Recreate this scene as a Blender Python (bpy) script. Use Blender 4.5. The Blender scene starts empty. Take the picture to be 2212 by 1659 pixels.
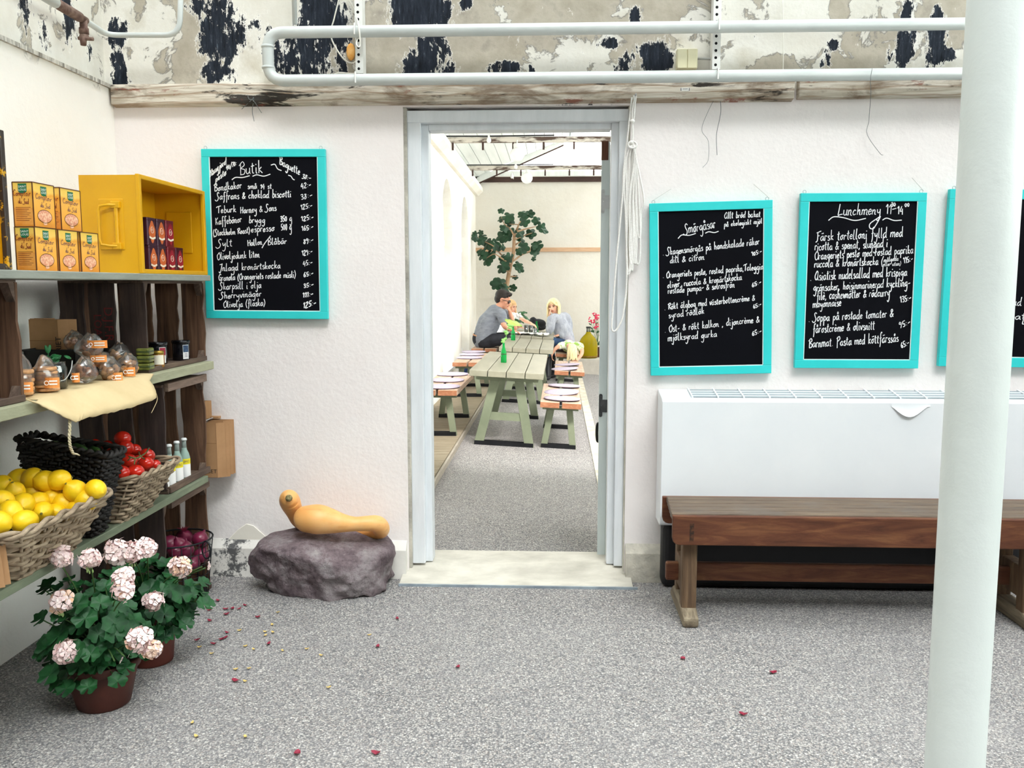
import bpy, bmesh, math, random
from mathutils import Vector, Matrix, Euler, noise
random.seed(11)
PI = math.pi
S = bpy.context.scene
COL = S.collection
# ---------------------------------------------------------------- camera
F = 1900.0; CX, CY = 1106.0, 829.5; EYE = 1.45
PITCH = math.radians(6.44); YAW = math.radians(2.53)
cam = bpy.data.cameras.new('camera'); camo = bpy.data.objects.new('camera', cam); COL.objects.link(camo)
cam.sensor_width = 36.0; cam.lens = F/2212*36.0; cam.clip_end = 200
camo.location = (0, 0, EYE); camo.rotation_euler = (PI/2-PITCH, 0, YAW)
S.camera = camo
CM = Euler((PI/2-PITCH, 0, YAW)).to_matrix()
# ---------------------------------------------------------------- light
S.view_settings.view_transform = 'Standard'; S.view_settings.look = 'None'
S.view_settings.exposure = 3.42; S.view_settings.gamma = 1.0; S.view_settings.use_curve_mapping = False
W = bpy.data.worlds.new('sky'); S.world = W; W.use_nodes = True
bg = W.node_tree.nodes['Background']; bg.inputs[0].default_value = (1.0, 0.985, 0.965, 1); bg.inputs[1].default_value = 1.0
def sun(name, strength, angle, rot, col=(1, 1, 1)):
    l = bpy.data.lights.new(name, 'SUN'); l.energy = strength; l.angle = math.radians(angle); l.color = col
    o = bpy.data.objects.new(name, l); COL.objects.link(o); o.rotation_euler = [math.radians(a) for a in rot]; return o
sun('hazy_sun', 3.3, 40, (47, 27, 0), (1, .97, .94))

# ---------------------------------------------------------------- pixel -> place
def ray(u, v):
    return CM @ Vector(((u-CX)/F, -(v-CY)/F, -1.0))
def PY(u, v, y):
    d = ray(u, v); return Vector((0, 0, EYE)) + d*(y/d.y)
def PX(u, v, x):
    d = ray(u, v); return Vector((0, 0, EYE)) + d*(x/d.x)
def PZ(u, v, z=0.0):
    d = ray(u, v); return Vector((0, 0, EYE)) + d*((z-EYE)/d.z)

# ---------------------------------------------------------------- tagging
def tag(o, label=None, cat=None, group=None, kind=None):
    if label: o['label'] = label
    if cat: o['category'] = cat
    if group: o['group'] = group
    if kind: o['kind'] = kind
    return o
def thing(name, label, cat, loc=(0, 0, 0), rz=0.0, group=None):
    o = bpy.data.objects.new(name, None); COL.objects.link(o); o.empty_display_size = .05
    o.location = loc; o.rotation_euler = (0, 0, rz)
    return tag(o, label, cat, group)
def dup(root, M=None, label=None, group=None):
    def cp(o, par):
        c = o.copy(); COL.objects.link(c)
        if par: c.parent = par
        for ch in o.children: cp(ch, c)
        return c
    r = cp(root, None)
    if M is not None: r.matrix_basis = M
    if label: r['label'] = label
    if group: r['group'] = group
    return r
def TR(loc, rz=0, rx=0, ry=0, s=1):
    return Matrix.Translation(loc) @ Euler((rx, ry, rz)).to_matrix().to_4x4() @ Matrix.Scale(s, 4)

# ---------------------------------------------------------------- mesh builder
def catmull(pts, n=5, closed=False):
    pts = [Vector(p) for p in pts]
    if len(pts) < 3 and not closed: return pts
    out = []; N = len(pts)
    for i in range(N if closed else N-1):
        p1, p2 = pts[i], pts[(i+1) % N]
        p0 = pts[(i-1) % N] if (closed or i > 0) else p1*2-p2
        p3 = pts[(i+2) % N] if (closed or i+2 < N) else p2*2-p1
        for k in range(n):
            t = k/n
            out.append(.5*((2*p1)+(p2-p0)*t+(2*p0-5*p1+4*p2-p3)*t*t+(3*p1-p0-3*p2+p3)*t*t*t))
    if not closed: out.append(pts[-1])
    return out
class MB:
    def __init__(s): s.v = []; s.f = []; s.mi = []; s.cur = 0; s.M = None
    def mat(s, i): s.cur = i; return s
    def add(s, vs, fs):
        b = len(s.v)
        for p in vs:
            p = Vector(p); s.v.append(s.M @ p if s.M else p)
        for f in fs: s.f.append([b+i for i in f]); s.mi.append(s.cur)
        return s
    def box(s, x0, x1, y0, y1, z0, z1, M=None):
        vs = [Vector((x, y, z)) for z in (z0, z1) for y in (y0, y1) for x in (x0, x1)]
        if M: vs = [M @ v for v in vs]
        return s.add(vs, [(0, 2, 3, 1), (4, 5, 7, 6), (0, 1, 5, 4), (2, 6, 7, 3), (0, 4, 6, 2), (1, 3, 7, 5)])
    def cbox(s, c, sz, M=None):
        x, y, z = sz[0]/2, sz[1]/2, sz[2]/2
        T = Matrix.Translation(c) @ (M.to_4x4() if M else Matrix())
        return s.box(-x, x, -y, y, -z, z, T)
    def prism(s, poly, ext):
        n = len(poly); e = Vector(ext); P = [Vector(p) for p in poly]
        return s.add(P+[p+e for p in P], [tuple(range(n-1, -1, -1)), tuple(range(n, 2*n))]+[(i, (i+1) % n, n+(i+1) % n, n+i) for i in range(n)])
    def tube(s, pts, r, n=8, closed=False, cap=True, flat=1.0):
        P = [Vector(p) for p in pts]; N = len(P)
        if N < 2: return s
        R = r if isinstance(r, (list, tuple)) else [r]*N
        up = None; vs = []
        for i in range(N):
            a = P[(i-1) % N] if (closed or i > 0) else P[i]; b = P[(i+1) % N] if (closed or i < N-1) else P[i]
            d = (b-a)
            d = d.normalized() if d.length > 1e-9 else Vector((0, 0, 1))
            if up is None:
                up = Vector((0, 0, 1)) if abs(d.z) < .9 else Vector((0, 1, 0))
            x = up.cross(d)
            if x.length < 1e-6: x = Vector((1, 0, 0)).cross(d)
            x.normalize(); y = d.cross(x); up = y
            for k in range(n):
                t = 2*PI*k/n
                vs.append(P[i]+(x*math.cos(t)+y*math.sin(t)*flat)*R[i])
        fs = []
        for i in range(N if closed else N-1):
            j = (i+1) % N
            for k in range(n):
                l = (k+1) % n
                fs.append((i*n+k, i*n+l, j*n+l, j*n+k))
        if cap and not closed:
            fs.append(tuple(range(n-1, -1, -1))); fs.append(tuple((N-1)*n+k for k in range(n)))
        return s.add(vs, fs)
    def lathe(s, prof, c=(0, 0, 0), n=24, M=None):
        c = Vector(c); vs = []
        for r, z in prof:
            for k in range(n):
                t = 2*PI*k/n; p = Vector((r*math.cos(t), r*math.sin(t), z))
                vs.append((M @ p if M else p)+c)
        fs = []
        for i in range(len(prof)-1):
            for k in range(n):
                l = (k+1) % n; fs.append((i*n+k, i*n+l, (i+1)*n+l, (i+1)*n+k))
        if prof[0][0] > 1e-6: fs.append(tuple(range(n-1, -1, -1)))
        if prof[-1][0] > 1e-6: fs.append(tuple((len(prof)-1)*n+k for k in range(n)))
        return s.add(vs, fs)
    def ball(s, c, r, n=14, m=8, M=None):
        if not isinstance(r, (tuple, list)): r = (r, r, r)
        prof = [(max(1e-7, math.sin(PI*i/m)), -math.cos(PI*i/m)) for i in range(m+1)]
        c = Vector(c); T = Matrix.Diagonal(Vector(r)); T = (M.to_3x3() @ T) if M else T
        return s.lathe(prof, c, n, T)
    def grid(s, rows):
        n = len(rows[0]); vs = [p for r in rows for p in r]
        return s.add(vs, [(i*n+k, i*n+k+1, (i+1)*n+k+1, (i+1)*n+k) for i in range(len(rows)-1) for k in range(n-1)])
    def ribbon(s, pts, w, nrm):
        P = [Vector(p) for p in pts]; nrm = Vector(nrm); vs = []
        for i in range(len(P)):
            d = P[min(i+1, len(P)-1)]-P[max(i-1, 0)]
            x = nrm.cross(d)
            x = x.normalized()*(w/2) if x.length > 1e-9 else Vector((0, 0, 0))
            vs += [P[i]-x, P[i]+x]
        return s.add(vs, [(2*i, 2*i+1, 2*i+3, 2*i+2) for i in range(len(P)-1)])
    def text(s, txt, size, M, depth=0.0):
        cu = bpy.data.curves.new('t', 'FONT'); cu.body = txt; cu.size = size; cu.align_x = 'CENTER'; cu.align_y = 'CENTER'; cu.resolution_u = 2
        cu.extrude = depth
        o = bpy.data.objects.new('t', cu); me = bpy.data.meshes.new_from_object(o)
        s.add([M @ v.co for v in me.vertices], [tuple(p.vertices) for p in me.polygons])
        bpy.data.objects.remove(o); bpy.data.meshes.remove(me); bpy.data.curves.remove(cu)
        return s
    def build(s, name, mats, parent=None, smooth=False, base=None, local=False, bevel=0, sub=0, seg=2):
        me = bpy.data.meshes.new(name)
        vs = s.v
        if parent is not None and not local:
            M = Matrix(); q = parent
            while q: M = q.matrix_basis @ M; q = q.parent
            Mi = M.inverted(); vs = [Mi @ v for v in vs]
        if parent is None and base is not None:
            b = Vector(base); vs = [v-b for v in vs]
        me.from_pydata([tuple(v) for v in vs], [], s.f); me.update()
        if not isinstance(mats, (list, tuple)): mats = [mats]
        for m in mats: me.materials.append(m)
        for p, i in zip(me.polygons, s.mi): p.material_index = min(i, len(mats)-1); p.use_smooth = smooth
        o = bpy.data.objects.new(name, me); COL.objects.link(o)
        if parent is not None: o.parent = parent
        elif base is not None: o.location = base
        if bevel:
            m = o.modifiers.new('bevel', 'BEVEL'); m.width = bevel; m.segments = seg; m.limit_method = 'ANGLE'; m.angle_limit = math.radians(35)
            m.harden_normals = False
        if sub:
            m = o.modifiers.new('sub', 'SUBSURF'); m.levels = sub; m.render_levels = sub
        return o
def struct(o): o['kind'] = 'structure'; return o

# ---------------------------------------------------------------- materials
def lin(c):
    if isinstance(c, str): c = tuple(int(c[i:i+2], 16)/255 for i in (0, 2, 4))
    return tuple((x/12.92 if x <= .04045 else ((x+.055)/1.055)**2.4) for x in c)+(1.0,)
class NT:
    def __init__(s, name):
        s.m = bpy.data.materials.new(name); s.m.use_nodes = True; s.t = s.m.node_tree
        s.b = s.t.nodes['Principled BSDF']; s._tc = None
    def node(s, ty, **kw):
        n = s.t.nodes.new(ty)
        for k, v in kw.items(): setattr(n, k, v)
        return n
    def link(s, a, b): s.t.links.new(a, b)
    def co(s, scale=(1, 1, 1), rot=(0, 0, 0)):
        if not s._tc: s._tc = s.node('ShaderNodeTexCoord')
        mp = s.node('ShaderNodeMapping'); mp.inputs['Scale'].default_value = scale; mp.inputs['Rotation'].default_value = rot
        s.link(s._tc.outputs['Object'], mp.inputs[0]); return mp.outputs[0]
    def noise(s, scale, detail=4, rough=.55, st=(1, 1, 1), dist=0):
        n = s.node('ShaderNodeTexNoise'); n.inputs['Scale'].default_value = scale; n.inputs['Detail'].default_value = detail
        n.inputs['Roughness'].default_value = rough; n.inputs['Distortion'].default_value = dist
        s.link(s.co(st), n.inputs['Vector']); return n.outputs[0]
    def vor(s, scale, st=(1, 1, 1), feat='F1'):
        n = s.node('ShaderNodeTexVoronoi'); n.feature = feat; n.inputs['Scale'].default_value = scale
        s.link(s.co(st), n.inputs['Vector']); return n
    def ramp(s, fac, stops, interp='LINEAR'):
        n = s.node('ShaderNodeValToRGB'); cr = n.color_ramp; cr.interpolation = interp
        while len(cr.elements) < len(stops): cr.elements.new(.5)
        for e, (p, c) in zip(cr.elements, stops):
            e.position = p; e.color = lin(c) if not isinstance(c, (int, float)) else (c, c, c, 1)
        s.link(fac, n.inputs[0]); return n.outputs[0]
    def mix(s, fac, a, b, mode='MIX'):
        n = s.node('ShaderNodeMix', data_type='RGBA', blend_type=mode)
        for sock, val in ((0, fac), (6, a), (7, b)):
            if isinstance(val, (int, float)): n.inputs[sock].default_value = val
            elif isinstance(val, (str, tuple)): n.inputs[sock].default_value = lin(val)
            else: s.link(val, n.inputs[sock])
        return n.outputs[2]
    def math(s, op, a, b=0.0, clamp=False):
        n = s.node('ShaderNodeMath', operation=op); n.use_clamp = clamp
        for i, v in enumerate((a, b)):
            if isinstance(v, (int, float)): n.inputs[i].default_value = v
            else: s.link(v, n.inputs[i])
        return n.outputs[0]
    def attr(s, name):
        n = s.node('ShaderNodeAttribute'); n.attribute_name = name; return n.outputs['Fac']
    def bump(s, h, strength=.3, dist=.01):
        n = s.node('ShaderNodeBump'); n.inputs['Strength'].default_value = strength; n.inputs['Distance'].default_value = dist
        s.link(h, n.inputs['Height']); s.link(n.outputs[0], s.b.inputs['Normal'])
    def col(s, c): s.link(c, s.b.inputs['Base Color'])
    def set(s, **kw):
        for k, v in kw.items(): s.b.inputs[k].default_value = v
        return s
MATS = {}
def pm(name, c1, c2=None, rough=.6, scale=12, st=(1, 1, 1), bump=0, bscale=None, metal=0, spec=.4, detail=5, lo=.35, hi=.65, coat=0, trans=0, sss=0, bdist=.004):
    if name in MATS: return MATS[name]
    n = NT(name); n.set(Roughness=rough, Metallic=metal, **{'Specular IOR Level': spec})
    if coat: n.set(**{'Coat Weight': coat, 'Coat Roughness': .1})
    if trans: n.set(**{'Transmission Weight': trans})
    if sss: n.set(**{'Subsurface Weight': sss, 'Subsurface Scale': .02})
    if c2: n.col(n.ramp(n.noise(scale, detail, .6, st), [(lo, c1), (hi, c2)]))
    else: n.b.inputs['Base Color'].default_value = lin(c1)
    if bump: n.bump(n.noise(bscale or scale*2, 6, .6, st), bump, bdist)
    MATS[name] = n.m; return n.m
def wood(name, c1, c2, c3, st=(1, 12, 12), scale=3, rough=.65, bump=.3, dark=None):
    if name in MATS: return MATS[name]
    n = NT(name); n.set(Roughness=rough, **{'Specular IOR Level': .3})
    g = n.noise(scale, 8, .65, st, 1.2); f = n.noise(scale*6, 4, .6, tuple(x*1.0 for x in st))
    c = n.ramp(g, [(.3, c1), (.5, c2), (.7, c3)])
    c = n.mix(n.ramp(f, [(.45, .0), (.75, .45)]), c, c1)
    if dark: c = n.mix(n.ramp(n.noise(2.2, 5, .6), [(.52, 0.), (.68, .8)]), c, dark)
    n.col(c); n.bump(g, bump, .004); MATS[name] = n.m; return n.m
def glassy(name, tint, alpha=.25, rough=.05, haze=0.0):
    # thin clear sheet: mostly see-through, some gloss
    if name in MATS: return MATS[name]
    m = bpy.data.materials.new(name); m.use_nodes = True; t = m.node_tree; t.nodes.clear()
    o = t.nodes.new('ShaderNodeOutputMaterial'); mx = t.nodes.new('ShaderNodeMixShader')
    a = t.nodes.new('ShaderNodeBsdfTransparent'); b = t.nodes.new('ShaderNodeBsdfGlossy'); b.inputs['Roughness'].default_value = rough
    fr = t.nodes.new('ShaderNodeFresnel'); fr.inputs[0].default_value = 1.45
    ad = t.nodes.new('ShaderNodeMath'); ad.operation = 'ADD'; ad.use_clamp = True; ad.inputs[1].default_value = alpha*.3
    t.links.new(fr.outputs[0], ad.inputs[0])
    a.inputs[0].default_value = lin(tint)
    t.links.new(ad.outputs[0], mx.inputs[0]); t.links.new(a.outputs[0], mx.inputs[1]); t.links.new(b.outputs[0], mx.inputs[2])
    out = mx.outputs[0]
    if haze:
        df = t.nodes.new('ShaderNodeBsdfTranslucent'); dd = t.nodes.new('ShaderNodeBsdfDiffuse'); m3 = t.nodes.new('ShaderNodeMixShader'); m2 = t.nodes.new('ShaderNodeMixShader'); m2.inputs[0].default_value = haze
        t.links.new(df.outputs[0], m3.inputs[1]); t.links.new(dd.outputs[0], m3.inputs[2]); t.links.new(out, m2.inputs[1]); t.links.new(m3.outputs[0], m2.inputs[2]); out = m2.outputs[0]
    t.links.new(out, o.inputs[0]); MATS[name] = m; return m
# ---------------------------------------------------------------- handwriting (single strokes, x-height 10)
G = {
'a': (9, '7,8 4,10 0,5 2,0 5,2 7,9|7,10 7,2 9,0'), 'b': (8, '1,22 1,10 1,1 4,0 7,5 4,10 1,6'), 'c': (7, '6,8 3,10 0,5 2,0 6,2'),
'd': (9, '7,8 4,10 0,5 2,0 5,2 7,9|7,22 7,2 9,0'), 'e': (7, '0,5 5,6 4,10 1,8 0,4 2,0 6,2'), 'f': (7, '7,20 5,22 3,18 3,0 2,-9|0,9 6,10'),
'g': (9, '7,8 4,10 0,5 2,1 5,3 7,9|7,10 7,-6 4,-12 0,-9'), 'h': (9, '1,22 1,0|1,5 4,10 6,8 6,1 8,0'), 'i': (4, '1,10 1,1 3,0|1,15 1.4,16.5'),
'j': (5, '3,10 3,-6 1,-11 -2,-8|3,15 3.4,16.5'), 'k': (8, '1,22 1,0|6,10 1,5 3,4 7,0'), 'l': (5, '1,22 1,2 4,0'),
'm': (12, '0,10 0,0|0,6 3,10 5,8 5,0|5,6 8,10 10,8 10,1 12,0'), 'n': (8, '0,10 0,0|0,6 3,10 5,8 5,1 8,0'), 'o': (8, '4,10 0,6 2,0 6,4 4,10 8,9'),
'p': (8, '1,10 1,-11|1,7 4,10 7,5 4,0 1,3'), 'r': (6, '0,10 0,0|0,6 2,10 5,9'), 's': (6, '5,9 2,10 1,7 5,4 4,0 0,1'),
't': (6, '2,18 2,2 5,0|-1,12 5,13'), 'u': (8, '0,10 0,2 3,0 6,4|6,10 6,2 8,0'), 'v': (7, '0,10 3,0 6,10 8,10'), 'w': (9, '0,10 2,0 4,8 6,0 8,10'),
'x': (7, '0,10 6,0|6,10 0,0'), 'y': (8, '0,10 1,4 3,3 6,6|6,10 6,-6 3,-12 0,-9'), 'z': (7, '0,10 6,10 0,0 6,0'),
'A': (12, '9,14 6,20 0,9 3,0 8,5 9,16|9,18 9,2 12,0'), 'B': (11, '2,20 2,0|-1,16 6,22 9,16 3,11 10,8 8,1 1,0'), 'C': (10, '9,17 5,21 0,10 4,0 9,3'),
'F': (9, '2,20 2,2 -2,-2|-1,18 10,22|2,11 7,12'), 'G': (11, '9,17 5,20 0,10 4,0 9,4 9,9 5,9|9,6 9,-6 5,-9'), 'H': (10, '1,20 1,0|9,20 8,0|0,10 9,11'),
'I': (8, '7,20 4,2 1,-5 -2,-2|0,19 9,21'), 'K': (10, '1,20 1,0|9,20 1,10 4,9 9,0'), 'L': (11, '3,21 2,10 1,0 5,1 10,2'),
'O': (11, '6,20 0,12 3,0 9,3 10,14 6,20 9,21'), 'P': (10, '2,20 2,-6|-1,16 7,21 9,15 3,10'), 'R': (10, '2,20 2,0|-1,16 7,21 9,15 3,11 5,9 10,0'),
'S': (10, '9,18 6,21 3,18 4,12 7,6 5,-1 0,-3 -4,1'), 'T': (9, '4,20 4,0|-3,16 -1,19 10,22'), 'N': (11, '1,0 1,20 8,0 8,20'), 'D': (10, '1,20 1,0 7,2 9,11 6,19 0,20'),
'0': (8, '4,15 0,9 3,0 6,6 4,15'), '1': (5, '0,12 3,16 3,0'), '2': (8, '0,13 4,16 6,12 0,0 7,0'), '3': (7, '0,14 4,16 5,11 2,9 6,5 4,0 0,1'),
'4': (8, '4,16 0,6 7,7|6,11 5,-2'), '5': (7, '1,15 1,8 5,8 5,2 0,0|1,15 7,16'), '6': (7, '5,16 1,8 1,1 5,1 5,6 1,6'), '7': (7, '0,15 7,16 2,0|2,8 6,8'), '8': (7, '5,14 1,14 5,5 2,0 0,4 5,12 5,14'),
'9': (7, '5,12 2,16 0,11 4,10 5,14 4,4 2,-2'), '&': (10, '9,0 2,12 4,17 6,13 0,4 3,0 9,7'), '(': (5, '4,21 0,8 3,-5'), ')': (5, '0,21 4,8 0,-5'),
':': (4, '1,9 1.5,10|1,2 1.5,3'), '-': (7, '0,6 6,8'), ',': (4, '2,1 0,-4'), '.': (4, '1,0 1.6,.6'), '/': (9, '8,20 0,-5'), '~': (14, '0,0 3,3 8,1 13,3'), "'": (3, '1,20 0,16'), ' ': (7, ''),
}
ACC = {'å': ('a', '4,13 2.5,15.5 4,18 5.5,15.5 4,13'), 'ä': ('a', '2,14 3,16|5,14.5 6,16.5'), 'ö': ('o', '2,14 3,16|5,14.5 6,16.5'), 'è': ('e', '1,17 4,14'), 'ü': ('u', '2,14 3,16|5,14 6,16')}
for k, (b, a) in ACC.items(): G[k] = (G[b][0], G[b][1]+'|'+a)
for k, (w, d) in list(G.items()):
    G[k] = (w, [[tuple(float(t) for t in p.split(',')) for p in st.split()] for st in d.split('|') if st])
def hand(mb, txt, p0, p1, up, nrm, xh, w, jit=.4, rnd=random.Random(3)):
    """write txt from p0 to p1 (baseline ends); up = unit vector of the letters; xh = x-height in metres"""
    p0, p1, up = Vector(p0), Vector(p1), Vector(up)
    tot = sum(G[c][0]+1.5 for c in txt)-1.5
    ux = (p1-p0)/tot; s = xh/10.0; x = 0
    for c in txt:
        wd, sts = G[c]; dy = rnd.uniform(-.6, .6); sy = rnd.uniform(.93, 1.07)
        for st in sts:
            pts = [Vector((a+rnd.uniform(-jit, jit), b*sy+dy+rnd.uniform(-jit, jit), 0)) for a, b in st]
            q = catmull(pts, 4)
            mb.ribbon([p0+ux*(x+p.x+p.y*.10)+up*(s*p.y) for p in q], w*rnd.uniform(.85, 1.15), nrm)
        x += wd+1.5
def squiggle(mb, pts, w, nrm): mb.ribbon(catmull(pts, 6), w, nrm)
# ================================================================ SETTING
YW = 4.25; XL = -2.10; YB = 16.0; XF = -1.36
def bx(name, mats, x0, x1, y0, y1, z0, z1, **k):
    return MB().box(x0, x1, y0, y1, z0, z1).build(name, mats, base=((x0+x1)/2, (y0+y1)/2, z0), **k)
# --- asphalt
def asphalt(name, hue=1.0):
    n = NT(name); n.set(Roughness=.9, **{'Specular IOR Level': .2})
    v = n.vor(150); big = n.noise(1.1, 4, .6); mid = n.noise(14, 5, .7); fine = n.noise(125, 3, .6)
    g = n.node('ShaderNodeSeparateColor'); n.link(v.outputs['Color'], g.inputs[0])
    stone = n.ramp(g.outputs[0], [(0., '606063'), (.2, '8c8a89'), (.55, 'a8a4a0'), (.85, 'b8b3ad'), (1., 'e4e0da')])
    warm = n.mix(n.ramp(g.outputs[1], [(.75, 0.), (.95, .35)]), stone, 'b49e90')
    gap = n.ramp(v.outputs['Distance'], [(.35, 0.), (.75, .75)])
    c = n.mix(gap, warm, '4a4b50')
    c = n.mix(n.ramp(fine, [(.57, 0.), (.66, .85)]), c, '2f2e30')
    c = n.mix(n.ramp(n.noise(190, 2, .5, (1, 1, 1.3)), [(.62, 0.), (.70, .8)]), c, 'f0ebe4')
    c = n.mix(n.ramp(big, [(.3, .0), (.7, .3)]), c, 'a5a2a2')
    c = n.mix(n.ramp(mid, [(.35, .25), (.6, .0)]), c, '7c7b7e')
    n.col(c); n.bump(v.outputs['Distance'], .55, .006); return n.m
M_asph = asphalt('asphalt')
fl = struct(MB().grid([[(x, y, 0) for x in (-2.2, 0, 2, 4.4)] for y in (-3.6, 0, 2, 4.3)]).build('floor', M_asph))
TILT = .052
def zf(x): return -TILT*max(0, x+.80)
def FT(x, y, rz=0, dz=0): return Matrix.Translation((x, y, zf(x)+dz)) @ Matrix.Rotation(TILT, 4, 'Y') @ Matrix.Rotation(rz, 4, 'Z')
xs = (-1.6, -.8, 0, .8, 3.2)
struct(MB().grid([[(x, y, zf(x)) for x in xs] for y in (4.28, 8, 12, YB+.05)]).build('floor', M_asph))

# --- painted plaster of the end wall
def wallmat(name, low1, low2, rust=True):
    n = NT(name); n.set(Roughness=.85, **{'Specular IOR Level': .2})
    dk, br, up = n.attr('dark'), n.attr('bare'), n.attr('upper')
    lowc = n.ramp(n.noise(1.6, 6, .6), [(.3, low1), (.7, low2)])
    lowc = n.mix(n.ramp(n.noise(38, 6, .7), [(.66, 0.), (.78, .35)]), lowc, 'c4b9b4')
    lowc = n.mix(n.ramp(n.noise(5, 8, .75), [(.6, 0.), (.75, .22)]), lowc, 'cfc3bd')
    upc = n.ramp(n.noise(2.5, 6, .65), [(.3, 'd6d1c5'), (.55, 'e4e1d9'), (.72, 'c6bfae')])
    nb = n.noise(6.5, 9, .62, (1, 1, 1), .6)
    bm = n.math('ADD', nb, n.math('MULTIPLY', br, .38))
    bare = n.ramp(bm, [(.60, 0.), (.615, 1.)])
    edge = n.ramp(bm, [(.575, 0.), (.60, .75), (.606, .75), (.62, 0.)])
    barec = n.ramp(n.noise(9, 6, .6), [(.3, 'a79e8e'), (.55, 'bab2a3'), (.75, '989085')])
    c = n.mix(bare, upc, barec); c = n.mix(edge, c, '6f6a66')
    nd = n.math('ADD', n.math('MULTIPLY', n.noise(8, 10, .68, (1.5, 1.5, .8), .4), .55), n.math('MULTIPLY', n.noise(20, 9, .78, (2.0, 2.0, .8)), .45))
    nd = n.math('ADD', n.math('MULTIPLY', n.math('SUBTRACT', nd, .5), 2.1), .5)
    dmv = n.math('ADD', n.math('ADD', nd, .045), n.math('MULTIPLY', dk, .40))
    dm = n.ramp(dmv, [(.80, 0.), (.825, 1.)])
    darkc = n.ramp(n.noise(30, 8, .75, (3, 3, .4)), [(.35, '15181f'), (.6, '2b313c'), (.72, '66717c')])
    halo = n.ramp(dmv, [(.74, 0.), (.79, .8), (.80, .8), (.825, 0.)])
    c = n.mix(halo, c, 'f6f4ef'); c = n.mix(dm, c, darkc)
    ldm = n.ramp(n.math('ADD', nd, n.math('MULTIPLY', dk, .36)), [(.80, 0.), (.9, .9)])
    lowd = n.mix(ldm, lowc, '24262b')
    n.col(n.mix(up, lowd, c))
    h = n.math('ADD', n.math('MULTIPLY', n.noise(5, 8, .6), .8), n.math('MULTIPLY', n.noise(45, 6, .6), .35))
    h = n.math('SUBTRACT', h, n.math('MULTIPLY', n.math('MULTIPLY', bare, up), .25))
    n.bump(h, .3, .02); return n.m
M_wall = wallmat('plaster_end_wall', 'ece4e2', 'f1ecea')
M_walll = wallmat('plaster_side_wall', 'f4efe9', 'f9f6f1')
def blobfield(bl, p):
    s = 0.0
    for (x, z, rx, rz, k) in bl:
        d = ((p[0]-x)/rx)**2+((p[1]-z)/rz)**2
        if d < 4: s = max(s, k*max(0., 1-d/4))
    return s
def pxblobs(L): 
    o = []
    for (u, v, ru, rv, k) in L:
        q = PY(u, v, YW); o.append((q.x, q.z, ru*YW/F, rv*YW/F, k))
    return o
DARK = pxblobs([(255, 70, 16, 26, 1), (255, 160, 14, 40, 1), (480, 75, 40, 45, 1.1), (470, 160, 30, 25, .95), (465, 15, 40, 22, .9), (560, 60, 20, 30, .6), (585, 130, 14, 40, .9),
  (700, 40, 45, 50, 1.2), (660, 130, 45, 40, 1.1), (730, 150, 20, 25, .8), (905, 20, 50, 32, 1.4), (950, 40, 25, 25, .9), (930, 110, 28, 35, 1.2), (900, 145, 30, 22, 1.1), (965, 150, 20, 16, 1.0),
  (1090, 150, 28, 12, 1.2), (1145, 155, 8, 8, 1), (1375, 38, 10, 15, 1.1), (1320, 95, 18, 8, 1.1), (1365, 130, 14, 20, .9), (1420, 130, 26, 28, 1.2), (1340, 150, 10, 14, .8),
  (1960, 30, 10, 20, 1), (1802, 95, 10, 8, 1.1), (1782, 135, 10, 14, 1.1), (1955, 100, 16, 30, 1.3), (1930, 120, 10, 20, 1.1), (2020, 80, 15, 38, 1.3), (2045, 120, 22, 10, 1.0), (1635, 80, 8, 10, .9), (1010, 5, 20, 10, 1),
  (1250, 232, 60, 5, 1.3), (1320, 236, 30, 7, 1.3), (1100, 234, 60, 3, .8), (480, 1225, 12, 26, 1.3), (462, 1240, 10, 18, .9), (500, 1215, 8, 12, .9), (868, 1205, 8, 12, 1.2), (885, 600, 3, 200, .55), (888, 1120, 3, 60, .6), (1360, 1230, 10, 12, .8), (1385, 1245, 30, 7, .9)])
BARE = pxblobs([(430, 40, 40, 60, .8), (400, 150, 14, 40, 1), (440, 130, 30, 26, 1), (330, 40, 30, 30, .4), (740, 110, 20, 50, .9), (830, 110, 60, 60, .8), (1030, 90, 80, 60, .75), (1060, 140, 40, 30, .8), (1140, 40, 50, 40, .7), (1250, 20, 60, 40, .8), (1180, 110, 40, 30, .5),
  (1380, 100, 40, 50, .9), (1400, 20, 40, 30, .8), (1690, 145, 40, 18, .8), (1810, 10, 12, 30, .9), (1860, 130, 60, 30, .6), (1900, 60, 60, 20, .4), (2040, 60, 40, 30, .5), (2060, 15, 30, 30, .7)])
def wallgrid(name, mat, us, vs, place, hole, dark, bare, upz, base):
    mb = MB(); idx = {}
    V = []; Fc = []
    for j, b in enumerate(vs):
        for i, a in enumerate(us): idx[i, j] = len(V); V.append((a, b))
    for j in range(len(vs)-1):
        for i in range(len(us)-1):
            ca, cb = (us[i]+us[i+1])/2, (vs[j]+vs[j+1])/2
            if hole and hole[0] < ca < hole[1] and hole[2] < cb < hole[3]: continue
            Fc.append((idx[i, j], idx[i+1, j], idx[i+1, j+1], idx[i, j+1]))
    mb.add([place(a, b) for a, b in V], Fc)
    nv = len(V)
    o = mb
    def attrs(ob):
        me = ob.data
        for nm, fn in (('dark', lambda p: blobfield(dark, p)), ('bare', lambda p: blobfield(bare, p)), ('upper', lambda p: 1.0 if p[1] > upz else 0.0)):
            at = me.attributes.new(nm, 'FLOAT', 'POINT')
            at.data.foreach_set('value', [fn(V[i]) if i < nv else 0.0 for i in range(len(me.vertices))])
    return mb, attrs
def frange(a, b, st):
    n = max(1, round((b-a)/st)); return [a+(b-a)*i/n for i in range(n+1)]
HX0, HX1, HZ1 = -.705, .368, 2.285
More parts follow.
